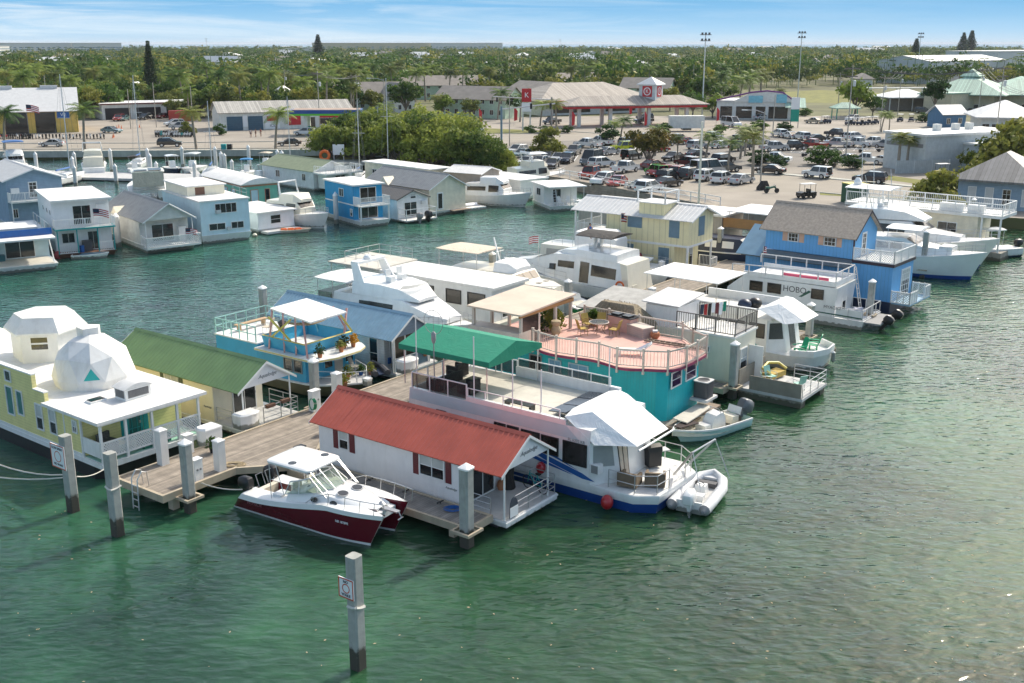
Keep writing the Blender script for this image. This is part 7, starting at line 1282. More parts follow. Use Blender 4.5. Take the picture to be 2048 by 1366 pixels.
sw=T('sea_wall','long grey concrete sea wall along the left marina road','sea wall',(0,0,0));mb=MB();W3=[Vector((p.x,p.y,0)) for p in edge[:4]]
mb=MB();mb.prism([(p.x,p.y-.25) for p in W3]+[(p.x,p.y+.9) for p in W3[::-1]],.45,1.62);mb.put('cap_beam','wall_concrete',sw);MB().prism([(p.x,p.y+.1) for p in W3]+[(p.x,p.y+.8) for p in W3[::-1]],-2,.45).put('wall_face',mat('wall_shade',(.04,.04,.035),.9),sw)  # recessed face coloured near black: painted shadow gap under the cap beam
sw=T('sea_wall','concrete sea wall with white railing along the parking lot','sea wall',(0,0,0));W4=[Vector((p.x,p.y,0)) for p in edge[5:11]];MB().prism([(p.x-.5,p.y-.6) for p in W4]+[(p.x+.6,p.y+.6) for p in W4[::-1]],-1,1.5).put('wall_face',mat('plank_wall',(.3,.26,.21),.9,var=.25,dirt=.4,kind='siding',per=.35,bump=.8),sw);mb=MB();mb.rail([(p.x,p.y,1.5) for p in W4[1:4]],1.1,2.6,(1.,.5),.05,sq=True);mb.put('railing','white_trim',sw)
# ---------------------------------------------------------------- buildings
def foot(t,W,D): c=at(t,W/2,D/2);FOOT.append((c.x,c.y,math.hypot(W,D)/2*.8+3,c.y))
def hip(par,x0,x1,y0,y1,ze,zr,roof,oh=.8,name='roof',th=.25):
 x0 -= oh;x1+=oh;y0 -= oh;y1+=oh;h=min(x1-x0,y1-y0)/2;
 r0,r1=((x0+h,(y0+y1)/2),(x1-h,(y0+y1)/2)) if x1-x0 >= y1-y0 else (((x0+x1)/2,y0+h),((x0+x1)/2,y1-h))
 v=[(x0,y0,ze),(x1,y0,ze),(x1,y1,ze),(x0,y1,ze),(*r0,zr),(*r1,zr)]+[(x0,y0,ze-th),(x1,y0,ze-th),(x1,y1,ze-th),(x0,y1,ze-th)]
 f=[(0,1,5,4),(1,2,5),(2,3,4,5),(3,0,4)] if x1-x0 >= y1-y0 else [(0,1,4),(1,2,5,4),(2,3,5),(3,0,4,5)]
 return MB().add(v,f+[(6,7,1,0),(7,8,2,1),(8,9,3,2),(9,6,0,3),(9,8,7,6)]).put(name,roof,par,0)
def bl(name,label,cat,pa,pb,D,ze,zr=None,wall='shed_white',roof='condo_roof',kind='hip',oh=.6,wins=None,gl='tinted',az=None,W=None,fr='white_trim'):
 A,B=G(*pa,ZL),G(*pb,ZL);az=AZ(A,B) if az is None else az;W=W or (B-A).length;t=T(name,label,cat,A,R(90-az));foot(t,W,D)
 if kind=='gx': MB().ext([(0,0),(D,0),(D,ze),(D/2,zr),(0,ze)],0,0,W).put('wall',wall,t);s=(zr-ze)/(D/2);[MB().slab([(-oh,y0,ze-oh*s+.05),(W+oh,y0,ze-oh*s+.05),(W+oh,D/2,zr+.1),(-oh,D/2,zr+.1)],.15).put('roof',roof,t) for y0 in (-oh,D+oh)]
 elif kind=='gy': MB().ext([(0,0),(W,0),(W,ze),(W/2,zr),(0,ze)],1,0,D).put('wall',wall,t);s=(zr-ze)/(W/2);[MB().slab([(x0,-oh,ze-oh*s+.05),(x0,D+oh,ze-oh*s+.05),(W/2,D+oh,zr+.1),(W/2,-oh,zr+.1)],.15).put('roof',roof,t) for x0 in (-oh,W+oh)]
 else:
  MB().box(0,W,0,D,0,ze).put('wall',wall,t)
  if kind=='hip': hip(t,0,W,0,D,ze+.2,zr,roof,oh)
  else: MB().box(-oh,W+oh,-oh,D+oh,ze,ze+.35).put('roof',roof,t)
 if wins:
  n,rows,w=wins[:3]
  for r_ in range(rows):
   z0=.9+r_*2.9
   for k in range(n): u0=W*(k+.5)/n-w/2;win(t,'f',0,u0,u0+w,z0,z0+1.4,2,1,fr=fr,gl=gl)
 return t,W
t,W=bl('motorcycle_shop','yellow motorcycle shop with white metal roof and dark open bays','building',(-210,274),(158,264),19,5.0,9.6,'shop_yellow','pale_metal','gx',.5)
for a,b in ((.05,.16),(.2,.38),(.41,.56),(.59,.72),(.76,.875)): MB().box(W*a,W*b,-.05,-.01,0,4.6).put('bay_opening','tinted',t)
boxes(t,'roof_vent','pale_metal',(W*.55,W*.64,9,10,9.5,10.2),(W*.8,W*.9,9,10,9.5,10.2));MB().box(W*.885,W*.955,-.06,-.02,3.2,4.7).put('wall_sign','stripe_blue',t);text('lettering','V2',1.1,t,'sign_white',face_M('f',W*.92,3.95,-.07));flag(t,(W*.72,-2,0),6.5,2.6,1.4)
t,W=bl('carport','long low carport with white and red trimmed flat roof and dark bays','carport',(206,240),(388,234),12,3.9,None,'shed_white','roof_white','flat',.4);MB().box(-.4,W+.4,-.45,-.41,3.9,4.2).put('red_trim','maroon',t)
for k in range(3): MB().box(W*(k/3+.03),W*(k/3+.30),-.05,-.01,0,3.0).put('bay_opening','black',t)  # black panels on the solid wall paint in the shade inside the bays
t,W=bl('fuel_shop','white service building with two slate blue garage doors and ICE sign','building',(441,262),(705,254),12,4.2,6.3,'shed_white',mat('pale_shingle',(.44,.42,.38),.85,kind='plankx',per=.5),'gx',.5)
for a,b in ((.05,.165),(.205,.315)): MB().box(W*a,W*b,-.06,-.01,0,3.2).put('garage_door',mat('door_slate',(.05,.11,.16),.6,kind='siding',per=.5),t)
MB().box(W*.168,W*.2,-.07,-.02,.8,3.4).put('poster','sign_white',t);MB().box(W*.33,W*.44,-.06,-.01,.2,1.6).put('ice_freezer','sign_white',t);text('lettering','ICE',.9,t,'ink',face_M('f',W*.385,.9,-.07));boxes(t,'red_poster','sign_red',(W*.345,W*.43,-.06,-.01,2.0,3.1),(W*.5,W*.6,-.06,-.01,.9,3.2),(W*.74,W*.9,-.06,-.02,2.4,3.2));boxes(t,'shop_window','tinted',(W*.74,W*.9,-.05,-.01,.9,2.3),(W*.66,W*.71,-.05,-.01,0,2.6))
t=T('fuel_canopy','fuel station canopy with green and navy fascia','canopy',G(590,272,ZL),R(3));MB().box(-1,14.5,0,7.5,4.4,5.5).put('fascia','boot_blue',t);MB().box(-1.05,14.55,-.05,7.55,4.35,4.75).put('green_band','bp_green',t);MB().box(-.5,14,.5,7,5.5,5.6).put('roof',mat('rust_roof',(.4,.3,.24),.9,var=.3,scale=.5,dirt=.4),t);boxes(t,'column','shed_white',*[(x,x+.7,y,y+.7,0,4.35) for x in (2,11) for y in (1,6)])
for k,(x,y) in enumerate(((2.0,3.2),(11,3.2))): p=T('fuel_pump',['white and green fuel pump at the near column of the fuel canopy','white and green fuel pump at the far column of the fuel canopy'][k],'fuel pump',at(t,x,y),rot(t));MB().box(0,1.0,0,.6,0,2.1).put('cabinet','shed_white',p);MB().box(-.01,1.01,-.01,.61,1.6,1.9).put('panel','teal_sign',p)
CON=[('pale green two-storey apartment block with grey roof behind the fuel shop',(645,222),(805,220),10,(9,2,1.2)),('white gabled apartment wing beside the pale green block',(790,226),(830,225),16,(2,2,1)),('pale green apartment block behind the mangroves with long grey roof',(870,233),(1010,238),11,(8,2,1.2)),('second row apartment block with long grey roof',(800,200),(980,197),11,(8,2,1.2)),('apartment block partly hidden behind the filling station roof',(1010,215),(1090,222),12,(4,2,1.2)),('pale green apartment block right of the filling station tower',(1240,205),(1335,207),11,(4,2,1.2)),('far apartment block with white gable end behind the station',(1120,190),(1200,188),12,(4,2,1.2)),('low grey roofed block at the back of the apartments',(905,178),(1010,176),11,(5,1,1.2))]
for lab,a,b,D,w_ in CON: bl('apartment_block',lab,'building',a,b,D,5.2,8.2,'shed_white' if 'white gabled' in lab else 'condo_wall','condo_roof','gy' if 'white gabled' in lab else 'gx',.6,w_)
# filling station
t,W=bl('filling_station_shop','filling station shop with large tan hipped roof','building',(1085,232),(1290,224),18,4.0,8.6,'shed_white','tan_roof','hip',2.5);boxes(t,'shop_window','tinted',(W*.1,W*.45,-.05,-.01,.6,2.9),(W*.6,W*.9,-.05,-.01,.6,2.9));MB().box(-2.4,W+2.4,-2.55,-2.51,3.6,4.2).put('red_fascia','sign_red',t)
t=T('filling_station_canopy','filling station canopy with tan hipped roof, red fascia and signed tower','canopy',G(1205,254,ZL),R(14));MB().box(-9,27,-.5,9.5,4.4,4.95).put('fascia','sign_red',t);hip(t,-9,27,-.5,9.5,5.2,7.2,'tan_roof',.5);boxes(t,'column','shed_white',*[(x,x+.8,y,y+.8,0,4.4) for x in (-6,2,12,22) for y in (1,7.4)]);FOOT.append((t.location.x+8,t.location.y+6,22))
c=T('sign_tower','square tower with red circle and K signs on the filling station canopy','tower',at(t,14,4.5,5.4),R(-32));MB().box(-2.2,2.2,-2.2,2.2,0,4.4).put('wall','gym_wall',c);hip(c,-2.2,2.2,-2.2,2.2,4.5,6.3,'pale_metal',.5)
for face,at_ in (('f',-2.2),('r',2.2)):
 mb=MB();panel(mb,face,at_,-1.3,1.3,1.5,4.1,.005,.06);sg=mb.put('sign_panel','sign_red',c);M_=face_M(face,0,2.8,at_+(-.07 if face=='f' else .07));o_=MB().loft([[(r_*math.cos(a),r_*math.sin(a),z) for a in [6.2832*i/24 for i in range(24)]] for r_,z in ((.98,0),(.98,.02),(.76,.02),(.76,0),(.98,0))],cap=False).put('sign_ring','sign_white',sg,0);o_.matrix_local=M_;text('lettering','K',1.25,sg,'sign_white',M_)
ps=T('price_sign','tall red and white filling station price sign on two white posts','sign',G(1053,262,ZL),R(5));boxes(ps,'post','shed_white',(-1,-.7,0,.3,0,9),(.7,1.,0,.3,0,9));MB().box(-1.1,1.1,-.1,.4,6.6,9.6).put('red_panel','sign_red',ps);MB().box(-1.1,1.1,-.1,.4,4.4,6.4).put('price_panel','sign_white',ps);text('lettering','K',1.6,ps,'sign_white',face_M('f',0,8.1,-.12))
for k,(x,y,lab) in enumerate(((1028,252,'red feather flag left of the price sign'),(1143,262,'red feather flag in front of the station forecourt'),(1288,262,'red feather flag beside the white box trailer'),(1432,252,'red feather flag by the white passenger van'),(958,255,'red feather flag at the left corner of the station'),(1258,238,'small red flag at the pumps of the station'))): f_=T('feather_flag',lab,'flag',G(x,y,ZL),RNG.random());MB().tube([(0,0,0),(0,0,4.4)],.04,5).put('pole','alu',f_);MB().slab([(.04,0,1.2),(.8,0,1.4),(.9,.02,3.6),(.3,.02,4.4),(.04,0,4.4)],.02).put('cloth','sign_red',f_)
t,W=bl('restaurant','white shop building with purple parapet and teal awning','building',(1432,238),(1590,240),14,4.6,None,'shed_white','roof_white','flat',.1);MB().ext([(0,4.6),(4,4.6),(9,7.0),(13,7.4),(17,7.0),(20,5.0),(W,5.0),(W,4.6)],1,-.3,.1).put('parapet','shed_white',t);mb=MB();mb.tube([(0,-.3,5.0),(9,-.3,7.1),(13,-.3,7.5),(17,-.3,7.1),(20,-.3,5.1),(W,-.3,5.1)],.22,6);mb.put('purple_trim',mat('purple',(.2,.05,.22),.6),t);boxes(t,'opening','tinted',*[(W*a,W*b,-.06,-.01,.3,3.4) for a,b in ((.05,.2),(.25,.45),(.5,.62),(.66,.9))]);boxes(t,'wall_sign','pastel_blue',(W*.4,W*.58,-.5,-.35,4.4,6.2),(W*.75,W*.88,-.5,-.35,4.4,6.6));MB().slab([(W*.86,-3,3.4),(W*1.12,-3,3.4),(W*1.12,3,5.6),(W*.86,3,5.6)],.15).put('teal_awning','green_roof',t)
t,W=bl('school_complex','cream pavilion building with pale green hipped roof and cupola','building',(1860,222),(1985,226),22,5.0,10.5,'cream_block','green_roof','hip',3.5,(5,1,2.4));hip(t,W*.4,W*.6,8,14,10.2,12.2,'green_roof',1.0,'cupola_roof');MB().box(W*.42,W*.58,8.5,13.5,9,10).put('cupola','tinted',t)
bl('school_complex','second pale green hipped roof building at the right edge','building',(1990,224),(2110,226),24,5.0,10,'cream_block','green_roof','hip',3.5,(5,1,2.4));bl('cream_hall','plain cream wall building left of the green roof','building',(1845,225),(1900,228),14,5.5,None,'cream_block','green_roof','flat',.3)
t=T('covered_walkway','long white roofed walkway across the sports field','walkway',G(1690,196,ZL),R(6));W=(G(1900,186,ZL)-G(1690,196,ZL)).length;MB().box(0,W,0,3,3.4,3.7).put('roof','roof_white',t);boxes(t,'post','shed_white',*[(W*k/14,W*k/14+.25,0,.25,0,3.4) for k in range(15)])
t=T('tent_pavilion','white canopy pavilion beside the round tree','pavilion',G(1778,222,ZL),R(4));hip(t,0,14,0,12,4.0,6.2,'canvas_white',.5);boxes(t,'post','shed_white',*[(x,x+.2,y,y+.2,0,3.8) for x in (0,7,13.8) for y in (0,11.8)]);MB().box(.3,13.7,4,11,0,3.6).put('enclosure','tan_siding',t)
t,W=bl('white_building','white flat roofed utility building with rooftop vents','building',(1846,346),(1870,346),9,5.6,None,'gym_wall','roof_white','flat',.3,az=66,W=21);boxes(t,'roof_vent','shed_white',*[(x,x+1,5,6,5.95,7.0) for x in (7,11,14)]);MB().box(8,21,-4,0,0,4.2).put('garage_wing','gym_wall',t);MB().box(7.7,21.3,-4.3,-.01,4.2,4.5).put('garage_roof','roof_white',t);MB().box(10,14,-4.05,-4.01,0,3.2).put('garage_door','door_slate',t);MB().box(-.05,-.01,.5,8.5,3.8,4.4).put('grey_band','grey',t)
fn=T('privacy_fence','pale grey plank fence in front of the white utility building','fence',G(1790,347,ZL),R(8));MB().box(0,9,0,.1,0,2.0).put('panel',mat('fence_grey',(.45,.48,.48),.8,kind='batten',per=.3),fn);boxes(fn,'post','gym_wall',*[(x,x+.15,-.05,.15,0,2.1) for x in (0,3,6,8.9)])
t,W=bl('grey_house','slate grey harbour house with ribbed grey hip roof at the right edge','building',(1912,412),(2062,424),11,3.3,6.6,'slate_blue_wall',mat('rib_grey',(.2,.2,.2),.5,.3,kind='plankx',per=.5,bump=.5),'hip',1.0);[win(t,'f',0,x,x+1.0,.5,2.6,1,2,gl='pale_metal') for x in (1.2,3.2,7.4)];win(t,'f',0,5.2,6.2,0,2.5,2,4,name='glass_door')
bl('blue_kiosk','small blue kiosk with white gabled roof','kiosk',(1884,256),(1930,255),6,3.4,5.2,'block_blue','roof_white','gx',.5,(2,1,1.1));t,W=bl('open_pavilion','open pavilion with white ribbed hip roof at the right edge','pavilion',(1960,268),(2075,270),14,3.6,7.2,'shed_white','pale_metal','hip',1.5,(6,1,1.6))
bl('gymnasium','long pale grey gymnasium with small high windows','building',(1855,168),(2010,162),30,11,13.5,'gym_wall','pale_metal','gx',.3);bl('gymnasium','higher pale hall rising at the right edge','building',(1990,158),(2130,150),30,15,None,'gym_wall','roof_white','flat',.3);bl('school_wing','rose coloured wing in front of the gymnasium','building',(1960,170),(2060,168),14,7,None,'rose_wall','roof_white','flat',.3)
for k,(lab,a,b,ze) in enumerate((('long pale condominium block on the left horizon',(-20,114),(160,113),19.6),('second long condominium block on the left horizon',(150,113.5),(245,113),19.6),('distant hotel block with long flat roof on the horizon',(625,111),(880,110.5),19.6),('distant low apartment slab right of the hotel on the horizon',(870,111),(1005,110.5),19.5),('small white tower block at the far left edge',(-10,122),(22,121),16))): bl('condominium',lab,'building',a,b,25,ze,None,'shed_white' if k != 2 else 'cream_block','roof_white','flat',.5,(16,5,4),gl='slate_shutter')
HS=[(265,205,'w'),(325,160,'w'),(305,148,'w'),(455,158,'g'),(395,180,'g'),(865,140,'w'),(845,150,'m'),(960,160,'g'),(970,142,'w'),(1420,130,'w'),(1385,160,'g'),(1460,160,'w'),(1590,158,'w'),(1765,152,'w'),(1700,148,'w'),(1770,140,'w'),(560,218,'w'),(90,185,'w'),(470,130,'g'),(1345,118,'w'),(1215,150,'w'),(1550,125,'w'),(200,128,'w'),(1280,138,'m'),(720,132,'g'),(600,140,'w'),(1730,178,'g'),(1810,130,'w')]
for k,(x,y,c) in enumerate(HS):
 A=G(x-14,y,ZL);W=max(9,28/FPX*A.y*1.1);t,W=bl('house',{'w': 'low white roofed house among the trees','g': 'low grey roofed house among the trees','m': 'small mint walled house among the trees'}[c],'house',(x-14,y),(x+14,y),10,4.2,6.8,'shed_white' if c != 'm' else 'mint_wall',{'w': 'roof_white','g': 'condo_roof','m': 'pale_metal'}[c],'hip',.8,(3,1,1.2));t['group']={'w': 'white roofed houses among the trees','g': 'grey roofed houses among the trees','m': 'mint houses among the trees'}[c]
for k in range(46):
 y=RNG.choice((104,107,110,114,118,122,126,131,136,142,148));x=RNG.uniform(60,2040);q=G(x,y,ZL)
 if all((q.x-a)**2+(q.y-b)**2>(c+14)**2 for a,b,c,*_ in FOOT): W=RNG.uniform(12,30)*(1 if y>115 else 1.7);t,_=bl('house','pale roofed house half hidden in the far wood','house',(x-8,y),(x+8,y),RNG.uniform(9,14),RNG.uniform(5,8) if y>115 else 10,RNG.uniform(9,11) if y>115 else 13,'shed_white',RNG.choice(('roof_white','pale_metal','condo_roof')),RNG.choice(('hip','gx','gy')),.7,az=90+RNG.uniform(-25,25),W=W);t['group']='houses half hidden in the far wood';FOOT.append((q.x+W/2,q.y-14,W*.7,q.y))
# ---------------------------------------------------------------- poles, signs, small street things
def pole(label,x,y,yt,kind='util',rz=0.,r=.12,m='concrete'):
 g=G(x,y,ZL);h=HT(g,yt)-ZL;t=T({'util': 'utility_pole','light': 'street_light','flood': 'floodlight_mast','mast': 'light_pole'}[kind],label,'pole',g,rz);MB().tube([(0,0,0),(0,0,h)],r,8,r2=r*.65).put('shaft',m,t)
 if kind=='util': boxes(t,'crossarm','bark',(-1.3,1.3,-.07,.07,h-.7,h-.5),(-.9,.9,-.07,.07,h-1.9,h-1.72));MB().lathe([(.25,0),(.27,.9),(.1,1.0)],(.45,0,h-3.4),10).put('transformer','gym_wall',t)
 elif kind=='light': MB().tube([(0,0,h-.3),(-1.2,0,h+.1),(-2.6,0,h+.15)],.06,6).put('arm','alu',t);MB().box(-3.3,-2.5,-.18,.18,h+.06,h+.22).put('lamp_head','pale_metal',t)
 elif kind=='flood':
  MB().box(-1.6,1.6,-.1,.1,h-.3,h-.1).put('crossarm','grey',t);MB().box(-1.4,1.4,-.1,.1,h-1.9,h-1.7).put('crossarm','grey',t)
  for z in (h-.1,h-1.7): boxes(t,'floodlight','dark_grey',*[(a-.25,a+.25,-.4,.1,z,z+.5) for a in (-.95,0,.95)])
 return t
WIR={}
for k,(x,y,yt) in enumerate(((1404,232,68),(1595,200,65),(1832,172,67))): pole('tall sports floodlight mast, '+['behind the filling station canopy','behind the teal awning restaurant','beside the long gymnasium'][k],x,y,yt,'flood',r=.2,m='gym_wall')
for k,(x,y,yt,kd,lab) in enumerate(((1521,365,222,'light','street light with long arm at the lot entrance before the motorbike'),(1690,330,130,'util','utility pole rising from the hedge by the white pickup'),(1985,330,130,'util','grey utility pole beside the white utility building'),(1760,262,150,'util','utility pole near the golf carts'),(1795,232,140,'util','utility pole before the tent pavilion'),(1955,240,135,'util','utility pole before the green roofed school'),(2040,340,185,'util','utility pole at the right edge behind the harbour house'),(640,262,142,'util','utility pole behind the fuel canopy'),(572,215,138,'util','utility pole among trees behind the fuel shop'),(715,232,148,'util','utility pole beside the big round tree'),(771,290,158,'light','street light rising from the mangroves'),(1019,292,195,'mast','wooden light pole at the left corner of the parking lot'),(98,240,150,'mast','light pole behind the motorcycle shop roof'),(313,255,165,'mast','light pole in front of the long carport'),(68,200,148,'util','pole with transformer above the motorcycle shop'),(10,190,132,'mast','grey pole at the left edge among trees'),(386,245,172,'mast','pale pole beside the red container'),(262,258,178,'mast','thin pole at the corner of the carport drive'),(1675,225,145,'util','utility pole in the hedge left of the park tree'),(1545,275,190,'mast','pale concrete pole between lot and restaurant'),(1385,200,128,'mast','grey pole behind the station tower'),(1450,160,118,'util','distant utility pole above the palms'),(416,130,76,'util','distant lattice mast on the left horizon'),(1120,118,78,'util','distant utility mast on the horizon'),(880,118,100,'util','distant pole near the hotel block'))): WIR[k]=pole(lab,x,y,yt,kd)
def wires(i,j,label): a,b=WIR[i],WIR[j];ha,hb_=[max(v[2] for c in t.children for v in c.bound_box) for t in (a,b)];pa,pb=a.location+Vector((0,0,ha-.3)),b.location+Vector((0,0,hb_-.3));t=T('power_line',label,'wire',(0,0,0));[rope([pa+Vector((o,0,0)),pb+Vector((o,0,0))],.035,1.2).put('strand','dark_grey',t) for o in (-1.1,0,1.1)]
wires(1,2,'power line from the hedge pole to the pole by the white building');wires(3,4,'power line from the golf cart pole to the tent pole');wires(7,9,'power line from the fuel canopy pole to the round tree pole');wires(8,7,'power line from the fuel shop pole to the fuel canopy pole');wires(4,5,'power line from the tent pole to the school pole');wires(5,6,'power line from the school pole to the right edge')
g=G(998,275,ZL);t=T('signal_mast','traffic signal mast with long horizontal arm and red signals','traffic signal',G(1103,258,ZL),R(188));MB().tube([(0,0,0),(0,0,7.4)],.2,8).put('shaft','grey',t);MB().tube([(0,0,6.8),(14,0,7.6)],.12,8).put('arm','alu',t);boxes(t,'signal_head','black',*[(x-.2,x+.2,-.3,-.05,6.4,7.5) for x in (6,9.5,13)])
t=T('signal_mast','grey traffic signal mast at the left corner of the lot','traffic signal',G(1003,290,ZL),R(12));MB().tube([(0,0,0),(0,0,7.6)],.22,8).put('shaft','slate_shutter',t);MB().tube([(0,0,7.0),(11,0,8.0)],.12,8).put('arm','alu',t);boxes(t,'signal_head','black',*[(x-.2,x+.2,-.3,-.05,7,8.1) for x in (6,10)])
for k,(x,y) in enumerate(((460,304),(448,304))): one(MB().prism([(-.4,-.4),(.4,-.4),(.4,.4),(-.4,.4)],0,1.3,inset=1.1),'litter_bin',['black','teal_paint'][k],['black litter bin on the sea wall pavement','teal litter bin on the sea wall pavement'][k],'bin',G(x,y-2,ZL))
one(MB().box(-1.2,1.2,-1.2,1.2,0,2.4).m(1).box(-1.25,1.25,-1.25,1.25,2.4,2.5),'dumpster',[mat('dumpster_green',(.015,.08,.04),.6),'pastel_yellow'],'dark green dumpster on the quay behind the sportfishing yacht','dumpster',G(1708,405,ZL),R(15));one(MB().box(-3,3,-1.25,1.25,.1,2.7),'shipping_container',mat('container_red',(.4,.05,.035),.6,kind='batten',per=.3),'red shipping container parked before the carport','container',G(363,242,ZL),R(10))
one(MB().box(-4,4,-1.2,1.2,.7,3.5).m(1).box(-1,1,-1.1,1.1,.3,.69),'box_trailer',['shed_white','black'],'long white box trailer beside the filling station hedge','trailer',G(1372,262,ZL),R(4))
t=T('bus_shelter','small open shelter with pale green roof beside the golf carts','shelter',G(1688,238,ZL),R(5));hip(t,-3,3,-2,2,3,4.4,'green_roof',.5);boxes(t,'post','teal_sign',*[(x,x+.2,y,y+.2,0,2.8) for x in (-2.9,2.7) for y in (-1.9,1.7)])
t=T('roadside_sign','tall green and white sign on two posts before the restaurant','sign',G(1588,256,ZL),R(3));boxes(t,'post','grey',(-1,-.85,0,.15,0,4),(.85,1.,0,.15,0,4));MB().box(-1,1,-.05,.2,1.5,4.4).put('green_panel','teal_sign',t);MB().box(-1,1,-.05,.2,4.41,7.2).put('white_panel','sign_white',t)
def cone(x,y,lab): t=T('traffic_cone',lab,'cone',G(x,y,ZL),0,'traffic cones before the carport');MB().box(-.22,.22,-.22,.22,0,.04).put('base','orange',t);MB().lathe([(.16,.04),(.03,.8)],n=8).put('cone','orange',t)
for x,y in ((234,257),(238,255),(243,257),(279,255),(226,276),(228,274)): cone(x,y,'orange traffic cone on the drive before the carport')
for x,y,k in ((502,275,0),(512,274,1),(522,273,2)): person(T('person',['person in a pale shirt on the pavement left of the fuel shop','person in a dark shirt beside the garage door','person in a red shirt standing right of the pair by the garage door'][k],'person',G(x,y,ZL),k*1.3),False,['sign_white','navy','red_paint'][k],['navy','black','tan_siding'][k])
# ---------------------------------------------------------------- vehicles: one of each kind, then copies
CARPAINT={}
for n,c in dict(white=(.74,.74,.73),silver=(.42,.43,.44),grey=(.1,.105,.11),black=(.012,.012,.014),navy=(.012,.018,.035),red=(.34,.012,.012),maroon=(.1,.01,.015),teal=(.13,.22,.22),beige=(.38,.33,.25),lime=(.5,.56,.01),green=(.05,.3,.03),blue=(.02,.06,.25)).items(): CARPAINT[n]=mat('car_'+n,c,.22,var=.03,coat=.8,spec=.5)
KIN=dict(  # length, width, lower profile (x, z), cabin sections (x, z, half width)
 sedan=(4.7,1.8,[(0,.35),(4.7,.35),(4.7,.62),(4.55,.75),(3.2,.92),(.95,1.0),(.1,.95),(0,.75)],[(.55,.98),(1.35,1.42),(2.5,1.44),(3.35,.92)]),
 suv=(4.7,1.9,[(0,.4),(4.7,.4),(4.7,.75),(4.6,.95),(3.4,1.1),(0,1.12),(-.03,.8)],[(.02,1.1),(.3,1.68),(2.5,1.72),(3.5,1.1)]),
 pickup=(5.6,1.95,[(0,.5),(5.6,.5),(5.6,.85),(5.5,1.1),(4.3,1.18),(0,1.15)],[(2.0,1.16),(2.15,1.78),(3.5,1.82),(4.35,1.17)]),
 jeep=(4.2,1.85,[(0,.5),(4.2,.5),(4.2,1.02),(2.9,1.1),(0,1.1)],[(.05,1.1),(.1,1.8),(2.4,1.8),(2.85,1.1)]),
 van=(5.8,2.05,[(0,.4),(5.8,.4),(5.8,.8),(5.6,1.1),(4.8,1.3),(0,1.35)],[(.0,1.33),(.05,2.45),(4.0,2.5),(4.95,1.3)]))
PROTO={}
def carproto(kind,x,y,rz,col,label,group):
 L,W,low,cab=KIN[kind];t=T('parked_car' if kind in ('sedan','suv') else {'pickup': 'pickup_truck','jeep': 'off_road_car','van': 'van'}[kind],label,{'pickup': 'pickup truck','van': 'van','jeep': 'car'}.get(kind,'car'),(x,y,ZL+.02),rz,group);h=W/2
 mb=MB();n=len(low);rg=[[(px-L/2,s*h*f,pz if pz>.6 else pz+.0) for px,pz in low] for s,f in ((-1,.93),(-1,1),(1,1),(1,.93))];
 for r_,f in ((rg[0],0),(rg[3],0)):
  for i,(px,py,pz) in enumerate(r_): r_[i]=(px*.985,py,.4+(pz-.4)*.96)
 mb.loft(rg);
 a,b,c,d=cab;top=[(b[0]-L/2,-h*.8,b[1]),(c[0]-L/2,-h*.8,c[1]),(c[0]-L/2,h*.8,c[1]),(b[0]-L/2,h*.8,b[1])]
 mb.loft([[(p[0]+(.03 if i in (0,3) else -.03),p[1],p[2]-.03) for i,p in enumerate(top)],top,[(p[0]*.97,p[1]*.93,p[2]+.05) for p in top]])
 if kind=='pickup': mb.m(1).box(.12-L/2,1.95-L/2,-h*.84,h*.84,1.151,1.16);mb.m(0)
 for s in (-1,1):
  for xx,zz in ((b[0]-L/2,b[1]),(c[0]-L/2,c[1])): xb=(a if xx==b[0]-L/2 else d);mb.bar((xb[0]-L/2,s*h*.952,xb[1]),(xx,s*h*.805,zz-.02),.09)
  mb.bar(((b[0]+c[0])/2-L/2,s*h*.955,a[1]),((b[0]+c[0])/2-L/2,s*h*.805,b[1]),.1,.05)
 body=mb.put('body',[CARPAINT[col],'black'],t);bot=[(a[0]-L/2,-h*.95,a[1]),(d[0]-L/2,-h*.95,d[1]),(d[0]-L/2,h*.95,d[1]),(a[0]-L/2,h*.95,a[1])]
 MB().loft([bot,[(p[0],p[1],p[2]-.02) for p in top]],cap=False).put('windows','glass',t,0)
 wr=.36 if kind in ('sedan',) else .4
 for xx in (L*.19,L*.81):
  for s in (-1,1): mb=MB();mb.tube([(xx-L/2,s*(h-.2),wr),(xx-L/2,s*(h+.01),wr)],wr,14);mb.m(1).tube([(xx-L/2,s*(h+.0),wr),(xx-L/2,s*(h+.025),wr)],wr*.6,10);mb.put('wheel',['rubber','alu'],t)
 for s in (-1,1): MB().box(L/2-.1,L/2+.012,s*h*.72-.18,s*h*.72+.18,.66,.82).put('headlight','sign_white',t);MB().box(-L/2-.035,-L/2+.1,s*h*.78-.12,s*h*.78+.12,.72,.95).put('taillight','red_paint',t)
 if kind=='jeep': MB().tube([(-L/2-.22,0,1.0),(-L/2-.01,0,1.0)],.38,14).put('spare_wheel','rubber',t)
 PROTO[kind]=t;return t
def car(kind,xr,yr,xf,yf,col,label,roof=None,group='cars parked at the waterfront'):
 a,b=G(xr,yr,ZL),G(xf,yf,ZL);rz=math.atan2(b.y-a.y,b.x-a.x);c=(a+b)/2+Vector((-math.sin(rz),math.cos(rz),0))*(.9 if (math.cos(rz)>0) else -.9);c.z=ZL+.022
 if kind not in PROTO: t=carproto(kind,c.x,c.y,rz,col,label,group)
 else:
  t=dup(PROTO[kind],c,rz,label,group)
  for ch in t.children:
   if ch.name.split('.')[0]=='body': ch.material_slots[0].link='OBJECT';ch.material_slots[0].material=CARPAINT[col]
 if roof: MB().box(-1.9,.4,-.7,.7,1.84,1.89).put('soft_top',roof,t)
